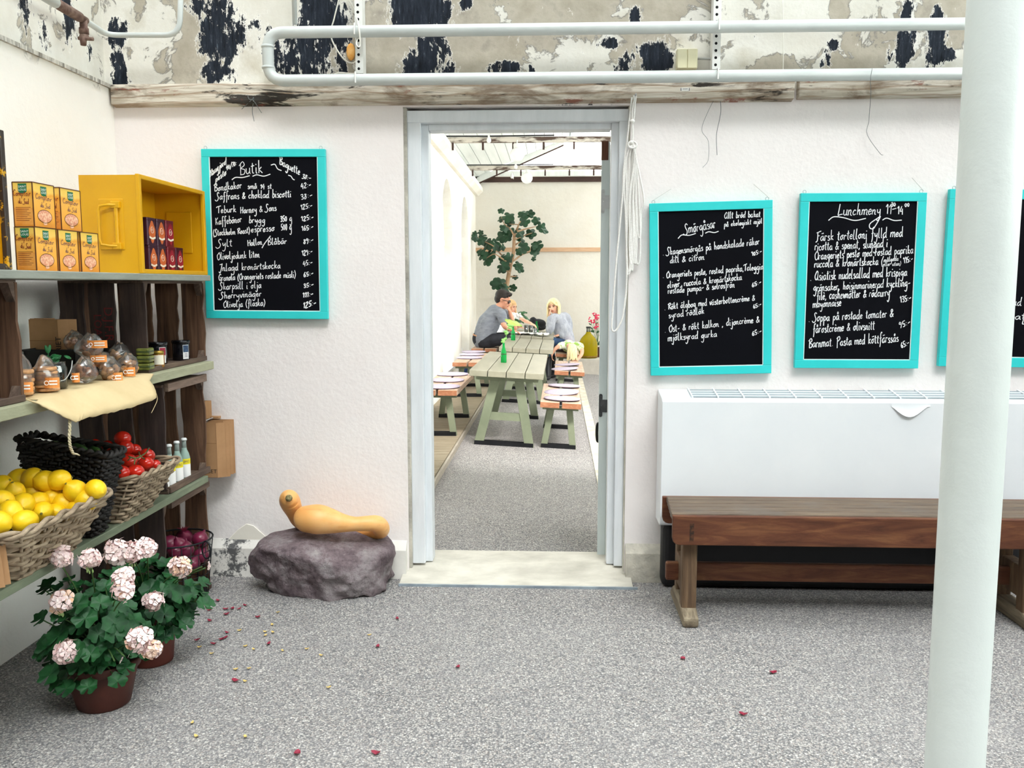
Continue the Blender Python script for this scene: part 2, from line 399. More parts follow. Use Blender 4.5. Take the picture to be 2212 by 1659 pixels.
us = frange(-2.14, HX0, .025)[:-1]+frange(HX0, HX1, .025)[:-1]+frange(HX1, 4.4, .03)
vs = frange(0, HZ1, .03)[:-1]+frange(HZ1, 3.6, .025)
mb, at = wallgrid('wall_front', M_wall, us, vs, lambda a, b: (a, YW, b), (HX0, HX1, -1, HZ1), DARK, BARE, 2.335, None)
YT = YW+.32
mb.box(-2.14, HX0, YW+.004, YT, 0, 3.6); mb.box(HX1, 4.4, YW+.004, YT, 0, 3.6); mb.box(HX0, HX1, YW+.004, YT, HZ1, 3.6)
wf = struct(mb.build('wall_front', M_wall)); at(wf)
# --- left wall, the upper part set back over a ledge
LDK = [(3.62, 2.62, .04, .10, .9), (3.75, 2.50, .03, .05, .8), (3.95, 2.62, .05, .09, .95), (3.9, 2.95, .05, .08, .7), (4.12, 2.55, .03, .05, .7), (3.3, 2.75, .04, .06, .8)]
us = frange(-3.6, 4.26, .04); vs = frange(0, 2.385, .05)
mb, at = wallgrid('wall_left', M_walll, us, vs, lambda a, b: (XL, a, b), None, LDK, [], 2.34, None)
mb.box(XL-.3, XL-.003, -3.6, 4.26, 0, 2.385)
wl = struct(mb.build('wall_left', M_walll)); at(wl)
us = frange(-3.6, 4.26, .03); vs = frange(2.385, 3.6, .03)
mb, at = wallgrid('wall_left', M_walll, us, vs, lambda a, b: (XL-.035, a, b), None, LDK, [], 2.34, None)
mb.box(XL-.3, XL-.038, -3.6, 4.26, 2.385, 3.6)
wl = struct(mb.build('wall_left', M_walll)); at(wl)
M_ledge = pm('ledge_dirt', 'd9d5cc', '77736c', .9, 9, (1, 6, 1), .4)
struct(MB().prism([(XL-.035, -3.6, 2.375), (XL+.012, -3.6, 2.375), (XL+.012, -3.6, 2.392), (XL-.035, -3.6, 2.412)], (0, 7.84, 0)).build('trim_1', M_ledge))
M_rear = wood('light_blocking_grey', '3f3d3a', '55524e', '6a6762', (9, 9, .8), 2)  # dark tone for the added walls, keeps bounced light down
struct(bx('added_wall_rear', M_rear, -2.14, 4.4, -3.8, -3.6, 0, 3.62)); struct(bx('added_wall_right', M_rear, 4.4, 4.6, -3.6, 4.57, 0, 2.0))  # unseen walls added to block low light and deepen contrast
rw_ = thing('window_8', None, None, (4.45, .3, 2.0)); struct(rw_)  # unseen glazing, added so side light brightens the left wall
MB().box(4.44, 4.45, -3.6, 4.25, 2.0, 3.6).build('pane', glassy('window_glass', 'f4faf8'), rw_)
for k in range(8): MB().box(4.40, 4.45, -3.6+1.1*k, -3.55+1.1*k, 2.0, 3.6).build('glazing_bar', pm('blue_grey_bar', 'a9b8bf', '98a8b0', .5, 6), rw_)
# plinth bits at the foot of the end wall
M_plinth = pm('old_concrete', 'd8d2c4', '8d8a82', .95, 7, bump=.7, bscale=25, lo=.3, hi=.72, bdist=.02)
n = NT('painted_plinth'); n.set(Roughness=.9)
sx = n.node('ShaderNodeSeparateXYZ'); n.link(n.co(), sx.inputs[0])
c = n.ramp(n.noise(6, 6), [(.3, 'e2dfd9'), (.7, 'd5d1ca')]); mk = n.math('ADD', n.math('MULTIPLY', n.math('ABSOLUTE', n.math('ADD', sx.outputs[0], 1.585)), -6.0), n.math('SUBTRACT', n.math('MULTIPLY', n.noise(22, 9, .78), 3.2), .95))
n.col(n.mix(n.ramp(mk, [(.25, 0.), (.5, .9)]), c, '2a2d33')); n.bump(n.noise(12, 6), .4, .01); M_pp = n.m
for a, b in ((-2.1, -.712), (.372, 4.4)):
    p = MB().prism([(a, YW-.055, 0), (a, YW-.04, .14), (a, YW-.004, .18), (a, YW+.01, .18), (a, YW+.01, 0)], (b-a, 0, 0))
    struct(p.build('baseboard_front', M_plinth if a > 0 else M_pp))
MB().prism([PY(u, v, YW-.002) for u, v in ((466, 1198), (490, 1168), (515, 1143), (533, 1131), (548, 1135), (572, 1156), (600, 1190), (604, 1200))], (0, -.005, 0)).build('trim_14', pm('cream_patch', 'f0ebe0', 'e9e3d6', .9, 6, bump=.2), None, bevel=.002)['kind'] = 'structure'
# --- weathered ledger boards on the end wall
def weathered(name, k=0.0):
    n = NT(name); n.set(Roughness=.85, **{'Specular IOR Level': .2})
    g = n.noise(2.2, 8, .6, (1.1, 10, 14), 2.0); w = n.node('ShaderNodeTexWave'); w.wave_type = 'BANDS'; w.bands_direction = 'Z'
    w.inputs['Scale'].default_value = 9; w.inputs['Distortion'].default_value = 9; w.inputs['Detail'].default_value = 3; w.inputs['Detail Scale'].default_value = .6
    n.link(n.co((.35, 1, 1)), w.inputs['Vector'])
    c = n.ramp(g, [(.3, 'a89b88'), (.5, 'cfc6b7'), (.7, 'e4ded3')])
    c = n.mix(n.ramp(w.outputs[0], [(.0, .55), (.25, .0)]), c, '8a6a4c')
    c = n.mix(n.ramp(n.noise(2.6, 6, .65, (1, 1, 3.5), .5), [(.5-k, 0.), (.62-k, .75)]), c, '6d5642')
    c = n.mix(n.ramp(n.noise(3.1, 7, .7, (.8, 1, 5), .5), [(.575-k, 0.), (.62-k, .95)]), c, '24211f')
    c = n.mix(n.ramp(n.noise(2.3, 7, .7, (1.5, 1, 5), .3), [(.62, 0.), (.67, .8)]), c, '8a4a3c')
    n.col(c); n.bump(g, .6, .008); return n.m
M_beam = weathered('weathered_whitewashed_board')
b0, b1 = PY(241, 196, YW-.03), PY(1700, 180, YW-.03)
struct(MB().prism([(-2.09, YW-.045, 2.30), (-2.09, YW-.045, 2.385), (-2.09, YW-.03, 2.395), (-2.09, YW+.01, 2.395), (-2.09, YW+.01, 2.29)], (3.2, 0, 0)).build('trim_2', M_beam, bevel=.004))
x2 = PY(1724, 200, YW-.03).x
struct(MB().prism([(x2, YW-.05, 2.305), (x2, YW-.05, 2.375), (x2, YW-.04, 2.39), (x2, YW+.01, 2.39), (x2, YW+.01, 2.30)], (2.6, 0, 0)).build('trim_3', M_beam, bevel=.004))
mb = MB(); R = random.Random(4)
rows = []
for i in range(40):
    x = 1.11+(x2-.17-1.11)*0+i*(x2-.03-1.11)/39; d = .042-.02*(i/39)+R.uniform(-.005, .004)
    rows.append([(x, YW+.01, 2.303+R.uniform(-.006, .012)*(i > 5)), (x, YW-d, 2.307+R.uniform(-.006, .012)*(i > 5)), (x, YW-d, 2.375+R.uniform(-.01, .004)), (x, YW+.01, 2.39)])
struct(mb.grid(rows).build('trim_4', weathered('peeling_stained_board', .15)))

# --- door frame, threshold and the leaf folded back into the far room
M_door = pm('door_white_paint', 'e3e6ea', 'd8dce0', .5, 3, (6, 6, 1), .15, 30)
M_doorg = pm('door_leaf_paint', 'd5dedd', 'c9d3d3', .5, 3, (6, 6, 1), .15, 30)
M_iron = pm('grey_hinge_metal', '5b5b5e', '47474a', .5, 30, metal=.6)
M_nickel = pm('pale_hinge_metal', 'c9cbcc', 'b5b7b8', .4, 30, metal=.5)
d1 = thing('door_1', None, None, (-.16, YW+.05, 0)); struct(d1)
ZB = .055
def fr(name, x0, x1, y0, y1, z0, z1, m=M_door): return MB().box(x0, x1, y0, y1, z0, z1).build(name, m, d1, bevel=.004)
fr('jamb', -.690, -.625, YW+.025, YW+.15, ZB, 2.272); fr('jamb', .318, .362, YW+.025, YW+.15, ZB, 2.272)
fr('head', -.69, .362, YW+.022, YW+.15, 2.215, 2.272)
fr('stop', -.627, -.592, YW+.06, YW+.15, ZB, 2.216); fr('stop', .283, .32, YW+.055, YW+.12, ZB, 2.216); fr('stop', -.5915, .2825, YW+.06, YW+.15, 2.185, 2.217)
fr('architrave', -.706, -.689, YW+.012, YW+.06, ZB-.02, 2.285, M_plinth); fr('architrave', .361, .369, YW+.008, YW+.06, ZB-.02, 2.285, pm('cream_edge', 'd6d2c6', 'b8b4a8', .8, 9))
# leaf: swung past square so that only its edge faces the visitor
LM = Matrix.Translation((.245, YW+.20, 0)) @ Matrix.Rotation(math.radians(-4.5), 4, 'Z')
lf = MB(); lf.box(0, .042, 0, .86, .045, 2.15, LM); leaf = lf.build('leaf', M_doorg, d1, bevel=.003)
MB().box(-.001, .034, -.0015, .02, 2.06, 2.152, LM).build('bare_wood_corner', wood('bare_brown_wood', '4a2f24', '5d3b2c', '6e4a38', (8, 8, 1)), leaf)
for z, m in ((1.86, M_nickel), (.84, M_iron)):
    h = MB(); poly = []
    for k in range(9): t = PI*k/8; poly.append((.010+.009*math.cos(t), z+.05+.009*math.sin(t)))
    for k in range(9): t = PI+PI*k/8; poly.append((.010+.009*math.cos(t), z-.05+.009*math.sin(t)))
    h.prism([LM @ Vector((a, -.0045, b)) for a, b in poly], LM.to_3x3() @ Vector((0, .004, 0)))
    h.box(.017, .055, -.0045, -.001, z-.034, z+.03, LM)
    for dz in (-.045, 0, .045): h.ball(LM @ Vector((.010, -.0045, z+dz)), (.004, .002, .004), 8, 4)
    h.build('hinge', m, leaf)
MB().tube(catmull([LM @ Vector(p) for p in ((0, .3, .70), (-.012, .3, .695), (-.016, .3, .65), (-.012, .3, .605), (0, .3, .60))], 4), .008).build('handle', pm('black_iron', '151517', '232326', .5, 20, metal=.3), leaf)
M_sill = pm('worn_concrete_sill', 'd3cec2', 'aaa599', .85, 5, (1, 2, 1), .35, 40, lo=.35, hi=.8)
def sillpoly(x): return [(x, YW-.155, 0), (x, YW-.15, .014), (x, YW+.0, .030), (x, YW+.05, .05), (x, YW+.24, .062), (x, YW+.25, -.08), (x, YW-.15, -.08)]
MB().prism(sillpoly(-.73), (1.13, 0, 0)).build('threshold', M_sill, d1, bevel=.004)
MB().box(-.73, .42, YW-.160, YW-.152, 0, .012).build('sill_nosing', pm('zinc', 'aab6bf', '8e99a3', .5, 12, metal=.3), d1)

# --- far room shell
M_far = pm('white_lime_wall', 'f4f1ea', 'ece6da', .85, 2.2, bump=.5, bscale=9, bdist=.015)
n = NT('pitted_lime_wall'); n.set(Roughness=.85)
c = n.ramp(n.noise(1.4, 6, .6), [(.3, 'e9e6de'), (.7, 'e1dbce')])
c = n.mix(n.ramp(n.noise(14, 8, .75), [(.69, 0.), (.74, .8)]), c, '9c968e'); n.col(c); n.bump(n.noise(6, 8, .65), .5, .02); M_pit = n.m
struct(bx('wall_back', M_pit, -1.65, 3.2, YB, YB+.2, -.3, 3.45))
WIN = [(6.4, 7.6), (8.75, 9.95), (11.05, 12.25), (13.4, 14.6)]
ZS, ZSP, ZTOP = .32, 2.22, 3.25
mb = MB(); T = -.26
def quadwall(y0, y1, za0, za1, zb0, zb1):   # prism piece of wall between two heights at y0 and y1
    vs = [(XF, y0, za0), (XF, y1, za1), (XF, y1, zb1), (XF, y0, zb0)]
    mb.prism(vs, (T, 0, 0))
prev = 4.55
for a, b in WIN:
    quadwall(prev, a, -.05, -.05, ZTOP, ZTOP); r = (b-a)/2; quadwall(a, b, -.05, -.05, ZS, ZS); N = 16
    for i in range(N):
        y0, y1 = a+(b-a)*i/N, a+(b-a)*(i+1)/N
        f = lambda y: ZSP+math.sqrt(max(0, r*r-(y-a-r)**2))
        quadwall(y0, y1, f(y0), f(y1), ZTOP, ZTOP)
    prev = b
quadwall(prev, YB, -.05, -.05, ZTOP, ZTOP)
struct(mb.build('wall_far_left', M_far))
M_frame = pm('window_white_paint', 'f2f3f3', 'e4e7e9', .45, 4)
for k, (a, b) in enumerate(WIN):
    w = thing('window_%d' % (k+1), None, None, (XF-.17, (a+b)/2, ZS)); struct(w)
    r = (b-a)/2; cy = (a+b)/2; X = XF-.17
    arc = [(X, cy-r*math.cos(PI*i/20), ZSP+r*math.sin(PI*i/20)) for i in range(21)]
    inn = [(X, cy-(r-.06)*math.cos(PI*i/20), ZSP+(r-.06)*math.sin(PI*i/20)) for i in range(21)]
    f = MB()
    f.prism(arc+[(X, b, ZS), (X, b-.06, ZS)]+inn[::-1]+[(X, a+.06, ZS), (X, a, ZS)], (.05, 0, 0))
    f.build('frame', M_frame, w)
    g = MB(); g.box(X, X+.06, a, b, 1.98, 2.06); g.box(X, X+.06, a, b, ZS, ZS+.08); g.box(X+.005, X+.05, cy-.025, cy+.025, ZS, ZSP+r-.03); g.build('glazing_bar', M_frame, w)
    MB().prism([(X+.02,)+p[1:] for p in arc]+[(X+.02, b, ZS), (X+.02, a, ZS)], (.006, 0, 0)).build('pane', glassy('window_glass', 'f4faf8'), w)
    MB().box(X, XF+.02, a, b, ZS-.03, ZS+.004).build('sill', M_frame, w)
# wall-plate moulding, roof boards, glass, trusses
M_roof = pm('white_boards', 'eef1ee', 'e3e8e4', .6, 2, (8, .3, 1))
p = [(XF, 0, 3.03), (XF+.05, 0, 3.03), (XF+.13, 0, 3.10), (XF+.13, 0, 3.17), (XF+.06, 0, 3.22), (XF, 0, 3.22)]
struct(MB().prism([(x, 4.58, z) for x, y, z in p], (0, YB-4.58, 0)).build('trim_5', M_far))
def zr(x): return 3.36+.4*(x-XF)
mb = MB(); x = XF-.26
while x < .22:
    mb.prism([(x, 4.58, zr(x)), (x+.142, 4.58, zr(x+.142)), (x+.142, 4.58, zr(x+.142)+.02), (x, 4.58, zr(x)+.02)], (0, YB-4.58, 0)); x += .15
mb.mat(1).prism([(XF-.26, 4.58, zr(XF-.26)+.016), (.3, 4.58, zr(.3)+.016), (.3, 4.58, zr(.3)+.03), (XF-.26, 4.58, zr(XF-.26)+.03)], (0, YB-4.58, 0))
mb.box(XF-.26, XF, 4.58, YB, 3.25, 3.36)
struct(mb.build('ceiling', [M_roof, pm('roof_gap', '8d918e', None, .8)]))
gl = thing('window_5', None, None, (1.5, 9.9, zr(.3))); struct(gl)
MB().prism([(.3, 4.58, zr(.3)), (3.1, 4.58, zr(3.1)), (3.1, 4.58, zr(3.1)+.008), (.3, 4.58, zr(.3)+.008)], (0, YB-4.58, 0)).build('pane', glassy('roof_glass', 'd0d2d0'), gl)
M_bar = pm('blue_grey_bar', 'a9b8bf', '98a8b0', .5, 6)
for x in (.32, .72, 1.2, 1.7, 2.2, 2.7): MB().box(x, x+.04, 4.58, YB, zr(x)-.06, zr(x)-.002).build('glazing_bar', M_bar, gl)
struct(bx('wall_far_right', M_far, 3.1, 3.3, 4.58, YB, -.3, .5))
sg = thing('window_6', None, None, (3.2, 9.9, .5)); struct(sg)  # unseen glazed side, added to let more daylight into the far room
MB().box(3.19, 3.2, 4.58, YB, .5, zr(3.1)).build('pane', glassy('side_glass', 'd0d2d0'), sg)
for k in range(9): MB().box(3.15, 3.2, 4.58+1.32*k, 4.63+1.32*k, .5, zr(3.1)).build('glazing_bar', M_bar, sg)
rg = thing('window_7', None, None, (1.1, .3, 3.6)); struct(rg)  # unseen roof over the front room, added with tinted glass to dim it
MB().box(-2.14, 4.4, -3.6, YW, 3.62, 3.63).build('pane', glassy('dimming_roof_glass', 'd0d3d4'), rg)
for k in range(11): MB().box(-2.14+.65*k, -2.10+.65*k, -3.6, YW, 3.56, 3.62).build('glazing_bar', M_bar, rg)
M_old = pm('flaking_beam', '5b4a40', 'd9d2c6', .8, 11, (.35, 1, 1.6), .5, 20, lo=.44, hi=.56)
M_dark = wood('brown_batten', '3a2c27', '4a3630', '5d463d', (1, 10, 10))
for y, z, x0 in ((11.0, 3.205, XF+.03), (13.75, 3.225, XF+.03)):
    t = thing('trim_6', None, None, (x0, y, z)); struct(t)
    MB().box(x0, 3.1, y-.03, y+.03, z-.03, z+.035).build('beam', M_old, t, bevel=.003)
    for k in range(9):
        x = x0+.12+.37*k; MB().box(x-.012, x+.012, y-.04, y-.016, z-.12, z-.03).build('peg', M_dark, t)
    c = thing('cable', 'thin black lighting cable along the %s roof beam' % ('nearer' if y < 12 else 'farther'), 'cable', (x0, y-.04, z+.05))
    MB().tube([(x0, y-.042, z+.045), (x0+.6, y-.044, z+.042), (x0+1.36, y-.042, z+.047)], .009, 6).build('cord', pm('black_rubber', '141416', None, .5), c)
zt = PY(1100, 388, YB-.02).z
struct(MB().box(XF, 3.1, YB-.04, YB+.002, zt-.045, zt+.045).build('trim_7', M_dark))
a, b = PY(1030, 396, YB-.1), PY(1218, 312, YB-.1); e = Vector((0, 0, .1))
struct(MB().prism([a, b, b+e, a+e], (0, .05, 0)).build('trim_8', M_roof))
struct(MB().prism([a-Vector((0, 0, .022)), b-Vector((0, 0, .022)), b, a], (0, .05, 0)).build('trim_8', M_dark))
struct(MB().box(XF, 3.1, YB-.09, YB-.045, zt+.05, zt+.14).build('trim_9', M_roof))
struct(MB().box(XF, 3.1, YB-.03, YB, 2.04, 2.113).build('trim_10', wood('tan_rail_wood', 'c79f7e', 'd3ad8b', 'dcbb9b', (1, 12, 12)), bevel=.003))
# deck of grooved boards, kerb strip, low block at the back
M_deck = wood('pale_decking', '877c68', '9b8f7a', 'ada18c', (.8, 9, 9))
mb = MB(); y = 4.62; i = 0
while y < YB-.05:
    g = .0085+(.004 if i % 5 == 0 else 0); x1 = -.845+.012*(y-6)/3
    mb.box(XF+.005, x1+.0, y, y+.0246-g, .02, .062); y += .0246; i += 1
mb.mat(1).box(XF+.005, -.86, 4.62, YB-.02, 0, .03)
struct(mb.build('floor_deck', [M_deck, pm('deck_gap', '3d382f', None, .9)]))
struct(MB().prism([(-.850, 4.62, 0), (-.805, YB-.02, 0), (-.80, YB-.02, .055), (-.845, 4.62, .055)], (.018, 0, 0)).build('trim_11', wood('grey_deck_edge', '8d8578', '9f978a', 'b0a89b', (9, .8, 9))))
k0, k1 = PZ(1289, 986, -.062), PZ(1253, 826, -.066)
dk = (k1-k0).normalized(); ka, kb = k0-dk*3.2, k1+dk*1.5
struct(MB().prism([(ka.x-.04, ka.y, zf(ka.x)-.02), (ka.x+.05, ka.y, zf(ka.x)-.02), (kb.x+.05, kb.y, zf(kb.x)-.02), (kb.x-.04, kb.y, zf(kb.x)-.02)], (0, 0, .032)).build('trim_12', pm('cream_kerb', 'd9d2c0', 'b4ab98', .9, 8, bump=.7, bscale=30)))
M_blk = pm('cast_block', 'cfcabf', 'bdb8ad', .9, 5, bump=.3, bscale=40)
struct(bx('trim_13', M_blk, .43, 1.6, 15.05, YB-.01, -.14, .185, bevel=.008))
# ================================================================ FRONT ROOM: things on the end wall
M_pipe = pm('white_pipe_paint', 'cdd1cf', 'c2c7c5', .35, 3, bump=.06, bscale=30, spec=.5)
M_white = pm('white_paint', 'ecebe7', 'dfdedb', .5, 4)
M_rust = pm('rusty_iron', '5b4038', '8b7468', .85, 40, bump=.5, bscale=60, lo=.3, hi=.7)
YP = YW-.115
def elbow(pts, rad, n=6):
    """round off the corners of a path"""
    P = [Vector(p) for p in pts]; out = [P[0]]
    for i in range(1, len(P)-1):
        a = (P[i-1]-P[i]).normalized(); b = (P[i+1]-P[i]).normalized(); p, q = P[i]+a*rad, P[i]+b*rad
        for k in range(n+1):
            t = k/n; out.append(p*(1-t)**2+P[i]*2*t*(1-t)+q*t*t)
    return out+[P[-1]]
ph = thing('heating_pipe', 'big white heating pipe bent in a U across the top of the wall', 'pipe', PY(577, 120, YP))
zt, zb = PY(620, 70, YP).z, PY(620, 174, YP).z; xl = PY(579, 120, YP).x
MB().tube(elbow([(3.9, YP, zt), (xl, YP, zt), (xl, YP, zb), (3.9, YP, zb)], .075), .0265, 18).build('pipe_run', M_pipe, ph, True)
for z in (zt-.062, zb+.058): MB().lathe([(.0285, -.006), (.03, 0), (.0285, .006)], (xl, YP, z), 18).build('weld_collar', M_pipe, ph, True)
for k, u in enumerate((778, 1546)):
    q = PY(u, 100, YP+.07); t = thing('perforated_strut', ['perforated steel strut on the wall left of the doorway, crossed by both pipes', 'perforated steel strut on the wall beside the cream junction box'][k], 'bracket', (q.x, YP+.07, 2.42), group='perforated struts behind the heating pipe')
    mb = MB(); mb.box(q.x-.018, q.x+.018, YP+.045, YP+.05, 2.425, 3.2); mb.box(q.x-.018, q.x-.015, YP+.05, YP+.11, 2.425, 3.2); mb.box(q.x+.015, q.x+.018, YP+.05, YP+.11, 2.425, 3.2)
    mb.build('channel', M_white, t)
    h = MB()
    for j in range(24): h.tube([(q.x-.003, YP+.0447, 2.445+.0315*j), (q.x-.003, YP+.046, 2.445+.0315*j)], .0066, 10)
    h.build('bolt_holes', pm('dark_hole', '0b0b0d', None, .9), t)
    for z in (zt, zb): MB().tube([(q.x-.004, YP+.048, z-.01), (q.x-.004, YP-.03, z+.0285*(1 if z == zt else 1)), (q.x-.004, YP-.031, z-.02)], .0035, 6).build('clamp', M_white, t)
t = tag(MB().tube([PY(637, 52, YP-.005), PY(637, 52, YP-.005)+Vector((0, 0, .7))], .0115, 12).build('branch_pipe', M_pipe, None, True, base=PY(637, 56, YP-.005)), 'thin upright white pipe rising from the left end of the big pipe', 'pipe')
# small pipe with a rusty tap, upper left
wp = thing('water_pipe', 'narrow white water pipe with a rusty tap high in the left corner', 'pipe', PY(300, 72, YP))
pa = [PY(392, -60, YP), PY(388, 76, YP), PY(232, 76, YP), PX(180, 42, XL+.09), PX(60, -30, XL+.09)]
el = elbow(pa, .07, 6)
MB().tube(el[:-1], .0125, 12).build('pipe_run', M_pipe, wp, True)
q0 = PX(180, 42, XL+.09); qd = (PX(60, -30, XL+.09)-q0).normalized()
MB().tube([q0-qd*.02, q0+qd*.03, q0+qd*.031, q0+qd*.19, q0+qd*.2, q0+qd*.215], [.016, .016, .021, .021, .018, .016], 12).build('rusty_joint', M_rust, wp, True)
MB().tube([q0+qd*.21, q0+qd*1.4], .021, 12).build('pipe_cover', M_pipe, wp, True)
tp = MB(); tp.tube([q0, q0-Vector((0, 0, .035)), q0-Vector((0, 0, .036)), q0-Vector((0, 0, .06))], [.016, .016, .02, .02], 12); tp.ball(q0-Vector((0, 0, .072)), (.02, .02, .018)); tp.tube([q0-Vector((.0, .01, .075)), q0-Vector((.0, .01, .11))], [.016, .012], 10); tp.tube([q0-Vector((.02, .01, .08)), q0+Vector((.045, -.012, -.085))], .008, 8)
tp.build('tap', M_rust, wp, True)
# junction box
jb = thing('junction_box', 'small cream plastic junction box under the upper pipe, right of the doorway', 'electrical box', PY(1484, 152, YW))
a, b = PY(1462, 148, YW-.05), PY(1508, 104, YW-.05)
M_cream = pm('cream_plastic', 'efe9c9', 'e6dfba', .45, 3)
MB().box(a.x, b.x, YW-.045, YW, a.z, b.z).build('housing', M_cream, jb, bevel=.004)
MB().box(a.x+.003, (a.x+b.x)/2-.0015, YW-.05, YW-.044, a.z+.002, b.z-.002).box((a.x+b.x)/2+.0015, b.x-.003, YW-.05, YW-.044, a.z+.002, b.z-.002).build('lid', M_cream, jb, bevel=.002)
MB().tube([(b.x, YW-.02, a.z+.05), (b.x+.075, YW-.02, a.z+.047)], .006, 8).build('conduit', pm('grey_conduit', 'b8b8b4', None, .6), jb)
# loose cables and wires
M_cable = pm('white_cable', 'e9e6dc', None, .5); M_wire = pm('thin_grey_wire', '6d7274', None, .5); M_orange = pm('orange_foam', 'e39a3f', 'f0c07a', .9, 30)
def cable(name, label, px, r, m, y=YW-.02, cat='cable', closed=False):
    P = [PY(u, v, yy) for u, v, yy in [(p+(y,))[:3] for p in px]]
    return tag(MB().tube(catmull(P, 6), r, 6).build(name, m, None, True, base=P[0]), label, cat)
cable('cable_loop', 'white cable dangling in a loop left of the first steel strut', [(733, -5), (722, 40), (715, 80), (745, 130), (772, 128), (778, 60), (770, 20), (765, -5)], .0035, M_cable)
cable('cable_loop', 'white cable hooked over the upper pipe beside the first strut', [(748, -10), (770, 30), (776, 60), (770, 95, YP-.035), (778, 98, YP-.035), (775, 58, YP-.036), (768, 30)], .0035, M_cable)
cable('conduit_bend', 'short cream conduit bent below the first strut', [(722, 162), (735, 158), (765, 160), (772, 150)], .006, M_cable)
tag(MB().ball(PY(758, 112, YW-.005), (.022, .008, .04), 8, 6).build('foam_plug', M_orange, None, True, base=PY(758, 112, YW)), 'orange foam plug in the wall beside the looped white cable', 'foam')
cable('hanging_wire', 'thin bare wire dropping past the beam above the second chalkboard', [(1549, 148, YP-.03), (1553, 190), (1557, 240), (1548, 290), (1549, 335)], .0014, M_wire)
cable('hanging_wire', 'short curled wire hanging left of the longest bare wire', [(1556, 190), (1530, 240), (1516, 280), (1530, 305), (1530, 345), (1518, 362)], .001, M_wire)
cable('hanging_wire', 'thin dark wire hanging over the right beam above the third chalkboard', [(1884, 148, YP-.03), (1880, 175, YP-.03), (1881, 200, YW-.06), (1877, 260), (1873, 290), (1900, 330), (1908, 335)], .0012, M_wire)
cable('hanging_wire', 'straight white cord hanging behind both pipes near the beam gap', [(1690, -10), (1692, 100), (1691, 200)], .002, M_cable)
cable('wire_tie', 'frayed wire ends twisted round a nail in the beam above the left chalkboard', [(522, 236), (543, 216, YW-.05), (548, 212, YW-.055), (545, 240), (549, 262)], .0014, M_wire)
cable('wire_tie', 'wire spread like whiskers under the nail over the left chalkboard', [(565, 244), (548, 218, YW-.05), (538, 214, YW-.05), (535, 205, YW-.05)], .0014, M_wire)
t = tag(MB().tube([PY(1371, 210, YW-.045), PY(1690, 203, YW-.04)], .002, 5).build('cord', M_cable, None, base=PY(1371, 210, YW-.045)), 'thin white cord stretched along the beam right of the rope coil', 'cord')
st = thing('notice_sticker', 'tiny white sticker with dark rims on the beam under the junction box', 'sticker', PY(1480, 193, YW-.05))
q = PY(1480, 193, YW-.0465); MB().box(q.x-.022, q.x+.022, q.y, q.y+.001, q.z-.007, q.z+.007).build('paper', M_white, st); k = MB()
for dx, w in ((-.019, .003), (.019, .003)): k.box(q.x+dx-w/2, q.x+dx+w/2, q.y-.0006, q.y, q.z-.006, q.z+.006)
k.box(q.x-.012, q.x+.012, q.y-.0006, q.y, q.z+.001, q.z+.003).build('print', pm('black_print', '18181b', None, .6), st)
# rope coil on its nail
rp = thing('rope_coil', 'long white rope hung in a looped coil on a nail right of the doorway', 'rope', PY(1371, 203, YW-.03))
M_rope = pm('white_rope', 'f0eeea', 'dedbd6', .8, 200)
yr = YW-.03
def rtube(px, r=.0042): return catmull([PY(u, v, yr+dy) for u, v, dy in [(p+(0,))[:3] for p in px]], 6), r
mb = MB(); R = random.Random(5)
for px in ([(1372, 208, -.02), (1366, 235, -.02), (1366, 262, -.01), (1367, 285, -.01), (1366, 306, -.01)], [(1369, 206, -.02), (1371, 235, -.02), (1368, 262, -.01)], [(1374, 207, -.02), (1370, 240, -.02), (1367, 268)],
    [(1365, 210, -.02), (1355, 300), (1347, 370), (1345, 420), (1332, 560), (1323, 680), (1322, 712), (1332, 712), (1346, 680), (1354, 600), (1352, 480), (1348, 400), (1353, 340), (1363, 312, -.01)]):
    p, r = rtube(px); mb.tube(p, r, 6)
for k in range(9):
    a = 1352+k*2.6+R.uniform(-1, 1); bt = R.uniform(565, 596) if k != 8 else 515
    b = a+R.uniform(2, 8); wd = R.uniform(2, 6)
    if k == 8: a, b = 1372, 1381
    p, r = rtube([(1362+k*1.2, 314, -.012), (a, 350, -.004*k % .012), (a+1, 430), (b-wd, bt-60), (b-wd+1, bt-14), (b, bt), (b+wd-1, bt-14), (b+wd, bt-60), (b+wd*.5+(8 if k == 8 else 0), 430, -.006), (1370+k*.6, 345, -.01), (1368, 312, -.014)])
    mb.tube(p, r, 6)
mb.build('rope_strands', M_rope, rp, True)
for u, v in ((1366, 262), (1364, 308)): MB().ball(PY(u, v, yr-.012), (.012, .01, .010)).build('knot', M_rope, rp, True)
k = MB(); k.tube(catmull([PY(1366+9*math.cos(t), 313+7*math.sin(t), yr-.014) for t in [PI*2*i/10 for i in range(10)]], 3, True), .005, 6, True)
k.build('coil_wrap', M_rope, rp, True)
MB().tube([(PY(1371, 203, YW).x, YW-.07, PY(1371, 203, YW-.07).z), (PY(1371, 203, YW).x, YW-.02, PY(1371, 203, YW-.07).z)], .004, 8).build('nail', M_nickel, rp)

